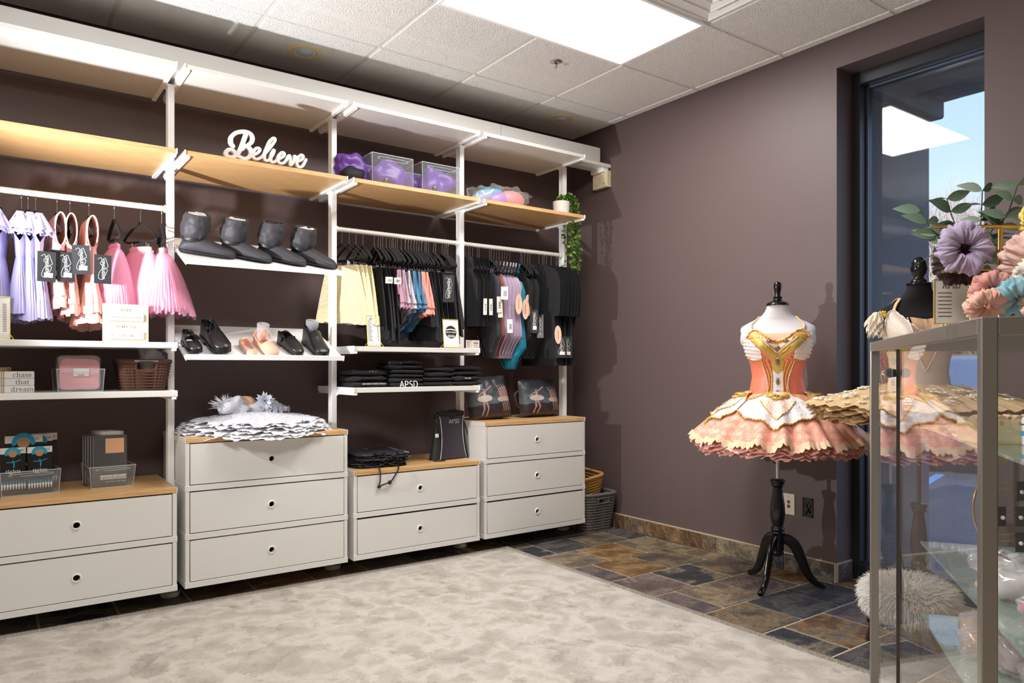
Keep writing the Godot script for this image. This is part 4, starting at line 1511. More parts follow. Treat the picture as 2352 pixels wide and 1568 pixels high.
func slipper_bag() -> void:
	var o := thing("slipper_bag", "clear plastic bag of pink and blue satin slippers on the wood shelf", "plastic bag", V(1.88, 2.117, 0.09), 0.0)
	var b := B.new()
	b.blob(V(0.0, 0.062, 0), V(0.21, 0.062, 0.1), 0.6, 0.7, 0.03, 14.0, 21, 40, Basis(V(0, 0, 1), 0.03), 18)
	b.blob(V(0.18, 0.1, 0), V(0.07, 0.006, 0.06), 0.6, 0.7, 0.01, 20.0, 8, 20, Basis(V(0, 0, 1), -0.12))
	put("film", b, mat("crinkle_film"), o)
	var cols := [rgb(222, 140, 150), rgb(176, 136, 206), rgb(96, 180, 204), rgb(150, 168, 200), rgb(214, 150, 176)]
	for k in 5:
		b = B.new()
		var w: Vector3 = [V(0.085, 0.052, 0.045), V(0.075, 0.042, 0.04), V(0.1, 0.03, 0.05), V(0.08, 0.035, 0.05), V(0.07, 0.03, 0.04)][k]
		var p: Vector3 = [V(0.085, 0.055, 0.035), V(-0.015, 0.045, 0.03), V(-0.05, 0.085, -0.02), V(-0.12, 0.045, 0.0), V(0.0, 0.095, -0.04)][k]
		b.blob(p, w, 0.8, 0.9, 0.004, 12.0, k, 24, Basis(V(0, 0, 1), [-0.1, 0.25, 0.15, 0.3, 0.0][k]))
		var sl := put("slipper", b, mat("slipper_%d" % k, cols[k], 0.35, {"rim": 0.3}), o)
		if k == 0:
			b = B.new()
			var q := []
			for j in 20:
				var a := TAU * j / 20.0
				q.append(p + V(cos(a) * 0.083, sin(a) * 0.05, 0.018))
			b.loop(q, 0.0025, 6)
			put("piping", b, mat("piping_pink", rgb(240, 178, 178), 0.4), sl)

func potted_vine() -> void:
	var o := thing("potted_plant", "trailing green vine in a white pot at the end of the wood shelf", "plant", V(2.385, 2.117, 0.11))
	var b := B.new()
	b.lathe([Vector2(0.0, 0.0), Vector2(0.048, 0.0), Vector2(0.052, 0.004), Vector2(0.057, 0.098), Vector2(0.058, 0.1), Vector2(0.054, 0.1), Vector2(0.052, 0.085), Vector2(0.0, 0.083)], 32, Transform3D(), 0.6)
	put("pot", b, mat("pot_white", rgb(226, 224, 220), 0.4), o)
	b = B.new()
	b.blob(V(0, 0.083, 0), V(0.051, 0.006, 0.051), 1.0, 1.0, 0.004, 40.0, 2, 16)
	put("soil", b, mat("soil", rgb(60, 46, 36), 0.95), o)
	var stems := B.new()
	var lv := [B.new(), B.new(), B.new()]
	for k in 15:
		var a := rr(-0.5, 0.9)
		var l := rr(0.12, 0.46) if k > 2 else rr(0.4, 0.47)
		var x := 0.075 + rr(-0.02, 0.055)
		var z := rr(-0.035, 0.06)
		var pts := [V(0.02 * cos(a), 0.09, 0.02 * sin(a)), V(0.045, 0.135 + rr(-0.02, 0.03), z * 0.5), V(x * 0.95, 0.10, z), V(x + rr(-0.01, 0.015), 0.09 - l * 0.4, z + rr(-0.012, 0.012)), V(x + rr(-0.02, 0.03), 0.09 - l * 0.75, z + rr(-0.015, 0.015)), V(x + rr(-0.01, 0.035), 0.09 - l, z + rr(-0.02, 0.02))]
		if k >= 12:
			pts = [V(0, 0.085, 0), V(rr(-0.03, 0.0), 0.11, rr(0, 0.03)), V(rr(-0.06, -0.02), 0.118 + rr(0, 0.02), rr(-0.02, 0.04))]
		var s := smooth(pts, 6)
		stems.tube(s, 0.0012, 5, false)
		for i in range(2, s.size()):
			for q in 2:
				if rng.randf() < 0.18: continue
				var d := V(rr(-1, 1), rr(-0.7, 0.5), rr(-0.6, 1)).normalized()
				leaf(lv[rng.randi() % 3], s[i], d, rr(0.016, 0.03), rr(0.4, 0.55))
	put("stems", stems, mat("stem_green", rgb(86, 104, 44), 0.6), o)
	for k in 3:
		var fo := put("foliage", lv[k], mat("leaf_%d" % k, [rgb(78, 112, 40), rgb(112, 142, 54), rgb(56, 92, 36)][k], 0.4, {"back": Color(0.25, 0.35, 0.1)}), o)
		fo.set_meta("kind", "stuff")

func leaf(b: B, p: Vector3, d: Vector3, l: float, w: float) -> void:
	var up := V(0, 0, 1) if absf(d.z) < 0.8 else V(0, 1, 0)
	var s := d.cross(up).normalized()
	var nn := s.cross(d)
	var rows := []
	for t in [0.0, 0.12, 0.28, 0.46, 0.64, 0.82, 0.93, 1.0]:
		var hw: float = l * w * sin(PI * pow(t, 0.8)) * 0.8
		var c: Vector3 = p + d * l * t - nn * l * 0.25 * t * t
		rows.append(PackedVector3Array([c - s * hw + nn * hw * 0.25, c, c + s * hw + nn * hw * 0.25]))
	b.grid(rows)

func shirts() -> void:
	var blk := mat("shirt_black", rgb(27, 27, 29), 0.85, {"rim": 0.15, "bump": texs["fine_grain"], "bs": 0.05, "tri": 6.0})
	var xs := [0.975, 1.19, 1.405, 1.595]
	var n := [3, 6, 4, 4]
	var zz := [0.06, 0.08, 0.07, 0.07]
	var nm := ["first", "second", "third", "fourth"]
	for s in 4:
		var y := 1.005
		for k in n[s]:
			var th: float = [0.031, 0.0245, 0.0275, 0.029][s]
			var b := B.new()
			b.blob(V(0, th / 2, 0), V([0.115, 0.102, 0.105, 0.1][s], th / 2 * 1.05, 0.12), 0.55, 0.42, 0.012, 9.0, s * 10 + k, 36, Basis(), 14)
			var pos: String = "bottom" if k == 0 else ("topmost" if k == n[s] - 1 else ["lowest", "second lowest", "third lowest", "fourth lowest", "fifth lowest"][k])
			var o := single("folded_shirt", b, blk, "folded black shirt, %s of the %s stack from the left" % [pos, nm[s]], "shirt", V(xs[s] + rr(-0.006, 0.006), y, zz[s] + rr(-0.006, 0.006)), rr(-0.03, 0.03), "folded black shirts")
			b = B.new()
			b.tube([V(-0.1, th * 0.62, 0.108), V(-0.03, th * 0.6, 0.121), V(0.05, th * 0.55, 0.121), V(0.1, th * 0.5, 0.106)], th * 0.24, 8, true)
			put("fold_edge", b, blk, o)
			if s == 1 and k == 0: lettering("print", "APSD", 0.05, mat("card_white"), o, Transform3D(Basis(V(1, 0, 0), -0.1), V(0.0, th * 0.55, 0.13)))
			if s == 0 and k == 0: lettering("print", "AND FOREST SCHOOL OF BALLET", 0.0095, mat("card_white"), o, Transform3D(Basis(V(1, 0, 0), -0.1), V(0.01, th * 0.62, 0.131)))
			if s == 3 and k == 1: lettering("print", "EST. 2015", 0.01, mat("card_white"), o, Transform3D(Basis(V(1, 0, 0), -0.1), V(0.0, th * 0.55, 0.13)))
			y += th
		if s == 1 or s == 0:
			var b := B.new()
			var arc := []
			for k in 12: arc.append(V(-0.05 + 0.1 * k / 11.0, 0.004 + 0.007 * sin(PI * k / 11.0), 0.0))
			for k in range(0, 12, 2): b.box(arc[k], V(0.006, 0.005, 0.001), 0.0)
			single("shirt_print", b, mat("card_white"), "small white lettering on the top shirt of the %s stack" % nm[s], "print", V(xs[s] + 0.01, y - 0.017, zz[s] + 0.118))

func drawstring_bags() -> void:
	var navy := mat("bag_navy", rgb(52, 48, 62), 0.38, {"rim": 0.3})
	var blk := mat("bag_black", rgb(20, 20, 23), 0.6)
	var white := mat("piping_white", rgb(226, 226, 228), 0.5)
	# standing bag
	var o := thing("drawstring_bag", "standing dark drawstring bag with white piping and letters APSD", "bag", V(1.548, 0.5622, 0.055), 0.12)
	var b := B.new()
	var rows := []
	for i in 15:
		var t := i / 14.0
		var w := lerpf(0.14, 0.108, t) - 0.01 * sin(PI * t)
		var d := 0.045 * (1.0 - t * 0.55) + 0.004
		var row := PackedVector3Array()
		for j in 40:
			var a := TAU * j / 40.0
			var rip := 0.005 * sin(a * 9.0) * pow(t, 4.0)
			row.append(V(B.pw(cos(a), 0.7) * w, 0.001 + 0.27 * t + 0.008 * t * t * sin(a * 5.0), B.pw(sin(a), 0.7) * (d + rip)))
		rows.append(row)
	b.grid(rows, true)
	put("body", b, blk, o)
	b = B.new()
	rows = []
	for i in 13:
		var t := i / 12.0
		var w := 0.075 + 0.014 * (2.0 * t - 1.0) * (2.0 * t - 1.0) + 0.01 * (1.0 - t)
		var d := 0.045 * (1.0 - t * 0.55) + 0.004
		var row := PackedVector3Array()
		for j in 9:
			var u := j / 8.0 * 2.0 - 1.0
			row.append(V(u * w, 0.006 + 0.252 * t, (d + 0.002) * sqrt(maxf(0.0, 1.0 - 0.35 * u * u)) + 0.0015))
		rows.append(row)
	b.grid(rows)
	put("front_panel", b, navy, o)
	for s in [0, 8]:
		b = B.new()
		var pts := []
		for r in rows: pts.append(r[s] + V(0, 0, 0.0015))
		b.tube(pts, 0.0018, 6)
		put("piping", b, white, o)
	lettering("letters", "APSD", 0.034, white, o, Transform3D(Basis(V(1, 0, 0), -0.1), V(0.015, 0.226, 0.0315)))
	b = B.new()
	b.box(V(-0.118, 0.148, 0.035), V(0.02, 0.022, 0.002), 0.0, Basis(V(0, 1, 0), -0.4))
	put("tag", b, white, o)
	b = B.new()
	b.blob(V(0.01, 0.275, 0.0), V(0.1, 0.018, 0.028), 0.7, 0.8, 0.014, 30.0, 4, 30)
	put("gathered_top", b, blk, o)
	b = B.new()
	b.tube(smooth([V(-0.1, 0.26, 0.0), V(-0.13, 0.14, 0.03), V(-0.165, 0.03, 0.06), V(-0.16, 0.004, 0.07), V(-0.1, 0.004, 0.09)], 6), 0.003, 6)
	b.tube(smooth([V(0.1, 0.26, 0.0), V(0.13, 0.14, 0.02), V(0.15, 0.03, 0.03), V(0.14, 0.004, 0.04)], 6), 0.003, 6)
	put("cords", b, blk, o)
	# flat pile
	for k in 6:
		var turn := rr(-0.12, 0.12) - 0.15
		var p := thing("drawstring_bag", "dark drawstring bag lying flat, %s of the pile on the low cabinet" % ["bottom", "second", "third", "fourth", "fifth", "topmost"][k], "bag", V(1.06 + k * 0.008 + rr(-0.01, 0.01), 0.5622 + 0.012 * k, -0.005 + rr(-0.008, 0.008)), turn, "pile of flat drawstring bags")
		b = B.new()
		b.blob(V(0, 0.008, 0), V(0.165, 0.0085, 0.19), 0.6, 0.35, 0.012, 10.0, 70 + k, 40, Basis(), 10)
		put("body", b, navy if k % 2 else blk, p)
		b = B.new()
		b.tube([V(0.13, 0.012, -0.17), V(0.115, 0.016, 0.0), V(0.145, 0.012, 0.165)], 0.002, 6)
		b.tube([V(-0.12, 0.012, -0.16), V(-0.105, 0.016, 0.0), V(-0.13, 0.012, 0.165)], 0.002, 6)
		put("piping", b, white, p)
		b = B.new()
		for q in 3:
			var x := -0.08 + q * 0.07 + rr(-0.03, 0.03)
			b.tube(smooth([V(x, 0.012, 0.16), V(x + rr(-0.04, 0.04), 0.02, 0.19), V(x + rr(-0.03, 0.03), 0.01, 0.205)], 4), 0.0035, 6)
			b.ball(V(x, 0.014, 0.186), V(0.009, 0.007, 0.009), 8)
		if k == 0:
			b.tube(smooth([V(-0.06, 0.01, 0.2), V(-0.055, 0.004, 0.262), V(-0.055, -0.05, 0.27), V(-0.06, -0.085, 0.268)], 5), 0.004, 6)
			b.tube(smooth([V(0.06, 0.01, 0.2), V(0.055, 0.002, 0.262), V(0.02, -0.05, 0.27), V(0.0, -0.07, 0.268), V(-0.05, -0.085, 0.268)], 5), 0.004, 6)
			b.ball(V(-0.06, -0.09, 0.268), V(0.012, 0.01, 0.008), 8)
			b.ball(V(0.0, -0.072, 0.268), V(0.012, 0.012, 0.008), 8)
		put("cords", b, blk, p)
		if k == 5: lettering("letters", "APSD", 0.03, white, p, Transform3D(Basis(V(1, 0, 0), -PI / 2), V(-0.06, 0.0195, -0.06)))

func ballet_cushions() -> void:
	# printed cloth: a stage, a standing dancer in a pale skirt and a group to the right
	var im := Image.create(256, 256, false, Image.FORMAT_RGB8)
	var f := FastNoiseLite.new()
	f.frequency = 0.018
	f.seed = 4
	for y in 256:
		for x in 256:
			var v := f.get_noise_2d(x, y) * 0.5 + 0.5
			var top := Color(0.17, 0.18, 0.21).lerp(Color(0.4, 0.44, 0.46), clampf((y - 40) / 110.0, 0, 1) * (0.5 + v * 0.6))
			var c: Color = top if y < 160 + 14 * v else Color(0.13, 0.12, 0.14).lerp(Color(0.26, 0.22, 0.24), v)
			if y > 228: c = Color(0.34, 0.29, 0.3).lerp(Color(0.2, 0.18, 0.2), v)
			im.set_pixel(x, y, c)
	var disc := func(cx: float, cy: float, rx: float, ry: float, c: Color) -> void:
		for y in range(int(cy - ry), int(cy + ry) + 1):
			for x in range(int(cx - rx), int(cx + rx) + 1):
				var q := pow((x - cx) / rx, 2) + pow((y - cy) / ry, 2)
				if q < 1.0 and x >= 0 and y >= 0 and x < 256 and y < 256:
					im.set_pixel(x, y, c.lerp(c.darkened(0.18), f.get_noise_2d(x * 5, y * 5) * 0.5 + 0.5))
	var limb := func(a: Vector2, b2: Vector2, r: float, c: Color) -> void:
		for i in 24:
			var p := a.lerp(b2, i / 23.0)
			disc.call(p.x, p.y, r, r, c)
	var skin := Color(0.74, 0.6, 0.57)
	limb.call(Vector2(88, 92), Vector2(84, 120), 8.0, Color(0.8, 0.66, 0.62))
	limb.call(Vector2(84, 132), Vector2(96, 190), 5.0, skin)
	limb.call(Vector2(96, 190), Vector2(84, 232), 4.0, skin)
	limb.call(Vector2(76, 132), Vector2(72, 190), 5.0, skin)
	limb.call(Vector2(72, 190), Vector2(60, 226), 4.0, skin)
	limb.call(Vector2(94, 88), Vector2(138, 58), 3.6, skin)
	limb.call(Vector2(82, 88), Vector2(50, 112), 3.6, skin)
	disc.call(90, 72, 8, 9, skin)
	disc.call(90, 66, 8, 6, Color(0.16, 0.11, 0.1))
	disc.call(86, 130, 44, 20, Color(0.86, 0.8, 0.76))
	for k in 4:
		var x := 186.0 + k * 16
		limb.call(Vector2(x, 96 - k * 4), Vector2(x, 130), 7.0, Color(0.74, 0.56, 0.52))
		limb.call(Vector2(x, 140), Vector2(x + 8, 214), 5.0, skin.darkened(0.2))
		limb.call(Vector2(x, 98), Vector2(x - 12, 60), 3.0, skin.darkened(0.1))
		disc.call(x + 2, 80 - k * 4, 7, 8, skin)
		disc.call(x + 3, 75 - k * 4, 7, 5, Color(0.14, 0.1, 0.1))
		disc.call(x - 4, 146, 24, 14, Color(0.8, 0.72, 0.69))
	var print_m := StandardMaterial3D.new()
	print_m.resource_name = "ballet_print"
	print_m.albedo_texture = ImageTexture.create_from_image(im)
	print_m.roughness = 0.42
	for k in 2:
		var w: float = [0.145, 0.165][k]
		var h: float = [0.135, 0.125][k]
		var o := thing("printed_cushion_bag", ["slumped dark pouch with a ballerina stage print, at the cabinet's left end", "upright dark pouch with a ballerina stage print, nearer the corner"][k], "bag", V([1.862, 2.262][k], 0.7854, [0.045, 0.03][k]), [-0.12, 0.06][k], "ballet print pouches")
		var tilt := Basis(V(1, 0, 0), -0.16) * Basis(V(0, 0, 1), [0.1, 0.0][k])
		var nz := FastNoiseLite.new()
		nz.seed = 3 + k
		nz.frequency = 9.0
		for side in [1, -1]:
			var b := B.new()
			var rows := []
			for i in 19:
				var row := PackedVector3Array()
				for j in 25:
					var u := j / 24.0 * 2.0 - 1.0
					var t := 1.0 - i / 18.0 * 2.0
					var puff := pow(maxf(0.0, 1.0 - pow(absf(u), 3.0)), 0.6) * pow(maxf(0.0, 1.0 - pow(absf(t), 3.0)), 0.6)
					var wob := nz.get_noise_2d(u * 0.4, t * 0.4 + side)
					row.append(tilt * V(u * w * (1.0 - 0.04 * t - 0.02 * sin(u * 4.0)), h + t * h * (1.0 + 0.05 * wob), side * (0.05 * puff * (1.25 - 0.45 * t) + 0.008 * wob * puff)))
				rows.append(row)
			b.grid(rows, false)
			put("front_cloth" if side > 0 else "back_cloth", b, print_m if side > 0 else mat("bag_black"), o)
		var b2 := B.new()
		b2.tube([tilt * V(-w * 0.95, h * 1.98, 0.0), tilt * V(-w * 0.3, h * 2.0, 0.004), tilt * V(w * 0.3, h * 1.99, -0.003), tilt * V(w * 0.95, h * 1.96, 0.0)], 0.004, 6)
		put("zip_edge", b2, mat("bag_black"), o)
		b2 = B.new()
		b2.tube(smooth([tilt * V(-w, h * 1.4, 0), tilt * V(-w - 0.03, h * 1.2, 0.0), tilt * V(-w - 0.02, h * 0.7, 0.0), tilt * V(-w, h * 0.5, 0)], 5), 0.009, 6, true, 0.3)
		put("wrist_strap", b2, mat("strap_brown", rgb(84, 66, 58), 0.7), o)

func corner_baskets() -> void:
	var o := thing("laundry_basket", "grey woven plastic basket on the floor in the corner", "basket", V(2.655, 0.0, 0.05), 0.0)
	var gm := mat("grey_weave", rgb(112, 108, 106), 0.5)
	weave(o, Vector2(0.115, 0.14), Vector2(0.15, 0.175), 0.255, 27, 40, gm, 0.0062, Rect2(-0.03, 0.2, 0.075, 0.026))
	var b := B.new()
	b.loop(smooth([V(-0.032, 0.198, 0.172), V(0.045, 0.198, 0.172), V(0.045, 0.228, 0.176), V(-0.032, 0.228, 0.176)], 4, true), 0.005, 6)
	put("handle_hole", b, gm, o)
	var o2 := thing("wicker_basket", "tan wicker basket tilted inside the grey one in the corner", "basket", V(2.648, 0.095, 0.0), 0.0)
	weave(o2, Vector2(0.085, 0.09), Vector2(0.125, 0.15), 0.28, 28, 44, mat("tan_wicker", rgb(196, 150, 84), 0.6), 0.006)
	o2.rotation = V(0.06, 0, 0.14)
	b = B.new()
	b.blob(V(0, 0, 0), V(0.055, 0.045, 0.06), 0.7, 0.8, 0.012, 14.0, 6, 24)
	var o3 := single("black_pouch", b, mat("bag_black"), "small black pouch lying in the tan wicker basket", "pouch", V(2.58, 0.375, 0.02))
	b = B.new()
	b.tube(smooth([V(-0.03, 0.035, 0.02), V(0.0, 0.062, 0.02), V(0.04, 0.04, 0.02)], 5), 0.006, 6)
	put("handle", b, mat("bag_black"), o3)

# ---------------------------------------------------------------- clothes on the rails
var hanger_proto: Node3D
var clip_proto: Node3D
const RAIL_Y := 1.884

func make_hanger(clips: bool) -> Node3D:
	var o := thing("clothes_hanger", "x", "hanger", Vector3.ZERO)
	var b := B.new()
	var pts := []
	for k in 9:
		var a := PI * 1.05 - PI * 1.15 * k / 8.0
		pts.append(V(0, 0.0005 + sin(a) * 0.0152, cos(a) * 0.0152))
	pts.append(V(0, -0.022, 0.006))
	pts.append(V(0, -0.034, 0))
	pts.append(V(0, -0.082, 0))
	b.tube(smooth(pts, 3), 0.0017, 6)
	put("hook", b, mat("chrome"), o)
	b = B.new()
	var vel := mat("velvet_black", rgb(22, 21, 23), 0.95, {"rim": 0.3})
	b.tube(smooth([V(0, -0.078, 0), V(0, -0.09, 0.03), V(0, -0.108, 0.09), V(0, -0.138, 0.16), V(0, -0.16, 0.195)], 4), 0.0085, 6, true, 0.45)
	b.tube(smooth([V(0, -0.078, 0), V(0, -0.09, -0.03), V(0, -0.108, -0.09), V(0, -0.138, -0.16), V(0, -0.16, -0.195)], 4), 0.0085, 6, true, 0.45)
	b.tube([V(0, -0.163, -0.197), V(0, -0.172, -0.15), V(0, -0.172, 0.15), V(0, -0.163, 0.197)], 0.005, 6, true)
	put("shoulders", b, vel, o)
	if clips:
		for s in [-0.085, 0.085]:
			b = B.new()
			b.box(V(-0.005, -0.198, s), V(0.0015, 0.045, 0.019), 0.0, Basis(V(0, 0, 1), 0.12))
			b.box(V(0.005, -0.198, s), V(0.0015, 0.045, 0.019), 0.0, Basis(V(0, 0, 1), -0.12))
			b.tube([V(-0.007, -0.195, s), V(0.007, -0.195, s)], 0.004, 8)
			put("clip", b, mat("chrome"), o)
	return o

func hang(clips: bool, x: float, label: String, turn: float) -> Node3D:
	var at := V(x, RAIL_Y, 0)
	if clips:
		if clip_proto == null:
			clip_proto = make_hanger(true)
			clip_proto.position = at
			clip_proto.rotation.y = turn
			return tag(clip_proto, label, "hanger", "black clip hangers")
		return again(clip_proto, label, at, turn, "black clip hangers")
	if hanger_proto == null:
		hanger_proto = make_hanger(false)
		hanger_proto.position = at
		hanger_proto.rotation.y = turn
		return tag(hanger_proto, label, "hanger", "black velvet hangers")
	return again(hanger_proto, label, at, turn, "black velvet hangers")

# skirt hanging from its waistband: closed rings; hem(a) adds to the length with direction
func skirt_shape(w0: float, w1: float, t0: float, t1: float, h: float, folds: float, amp: float, slope: float, sd: int, k := 72, rings := 14) -> B:
	var b := B.new()
	var f := FastNoiseLite.new()
	f.seed = sd
	f.frequency = 1.3
	var rows := []
	for i in rings:
		var t := i / float(rings - 1)
		var row := PackedVector3Array()
		for j in k:
			var a := TAU * j / k
			var nz := f.get_noise_2d(cos(a) * 1.5, sin(a) * 1.5 + t * 0.6)
			var w := lerpf(w0, w1, pow(t, 0.85))
			var th := lerpf(t0, t1, t)
			var rip := amp * pow(t, 0.7) * sin(a * folds + nz * 4.0)
			var y := -h * t * (1.0 - slope * cos(a) * t) + 0.012 * nz * t
			row.append(V(sin(a) * th + rip * (0.6 + 0.4 * absf(sin(a))), y, cos(a) * (w + rip * 0.5)))
		rows.append(row)
	b.grid(rows, true)
	return b

# body of a leotard or top: two cloth sheets along z, joined at the sides below the armhole. prof: y, half width, half thickness
func top_shape(prof: Array, arm_y: float, sd: int, wrinkle := 0.004) -> B:
	var b := B.new()
	var f := FastNoiseLite.new()
	f.seed = sd
	f.frequency = 9.0
	for side in [-1, 1]:
		var rows := []
		for i in prof.size():
			var p: Array = prof[i]
			var row := PackedVector3Array()
			for j in 21:
				var u := j / 20.0 * 2.0 - 1.0
				var open := 1.0 if p[0] > arm_y else sqrt(maxf(0.0, 1.0 - pow(absf(u), 4.0)))
				var nz := f.get_noise_2d(u * 0.5 + side * 3.0, p[0])
				row.append(V(side * p[2] * open + wrinkle * nz * (1.0 if open > 0.3 else 0.2), p[0], u * p[1] + (p[3] if p.size() > 3 else 0.0)))
			rows.append(row)
		b.grid(rows)
	return b

func swing_tag(parent: Node, at: Vector3, turn: float, w := 0.068, h := 0.128, kind := "logo", sticker := true) -> void:
	var m := mat("tag_black", rgb(44, 45, 48), 0.4)
	if kind == "white": m = mat("card_white")
	if kind == "peach": m = mat("tag_peach", rgb(232, 190, 166), 0.6)
	var o: MeshInstance3D
	var b := B.new()
	if kind == "peach":
		var p := PackedVector2Array()
		for k in 24:
			var a := TAU * k / 24.0
			p.append(Vector2(cos(a) * w / 2, sin(a) * h / 2 - h / 2))
		b.prism(p, 0.0012)
	else:
		b.box(V(0, -h / 2, 0), V(w, h, 0.0012), 0.0)
	o = put("swing_tag", b, m, parent)
	o.position = at
	o.rotation = V(0, turn, rr(-0.04, 0.04))
	if kind == "logo":
		var white := mat("card_white")
		b = B.new()
		var l := smooth([Vector2(-0.3, -0.16), Vector2(-0.12, -0.1), Vector2(-0.06, -0.2), Vector2(-0.16, -0.3), Vector2(-0.02, -0.42), Vector2(-0.2, -0.62), Vector2(-0.26, -0.8), Vector2(-0.05, -0.86), Vector2(0.1, -0.74), Vector2(0.26, -0.52), Vector2(0.14, -0.46), Vector2(0.3, -0.4), Vector2(0.22, -0.24), Vector2(0.12, -0.1), Vector2(-0.06, -0.2)], 4)
		var q := []
		for p in l: q.append(Vector2(p.x * w, p.y * h))
		b.ribbon(q, w * 0.0075, 0.0004, V(0, 0, 0.0008))
		put("logo_swirl", b, white, o)
		lettering("word", "revolution", h * 0.15, white, o, Transform3D(Basis(V(0, 0, 1), -PI / 2), V(w * 0.04, -h * 0.5, 0.0009)))
		if sticker:
			b = B.new()
			b.box(V(w * 0.1, -h * 0.78, 0.0013), V(w * 0.46, h * 0.15, 0.0004), 0.0, Basis(V(0, 0, 1), -0.05))
			put("price_sticker", b, white, o)
	elif kind == "white":
		b = B.new()
		for k in 6: b.box(V(0.1 * w, -h * (0.35 + 0.07 * k), 0.0008), V(w * 0.5, h * (0.025 + 0.02 * (k % 2)), 0.0004), 0.0)
		put("barcode", b, mat("ink"), o)
	else:
		b = B.new()
		b.box(V(0.0, -h * 0.5, 0.0008), V(w * 0.07, h * 0.46, 0.0003), 0.0)
		put("print_line", b, mat("grey_ink"), o)

func clothes() -> void:
	rail_of_children()
	rail_of_skirts()
	rail_of_leotards()

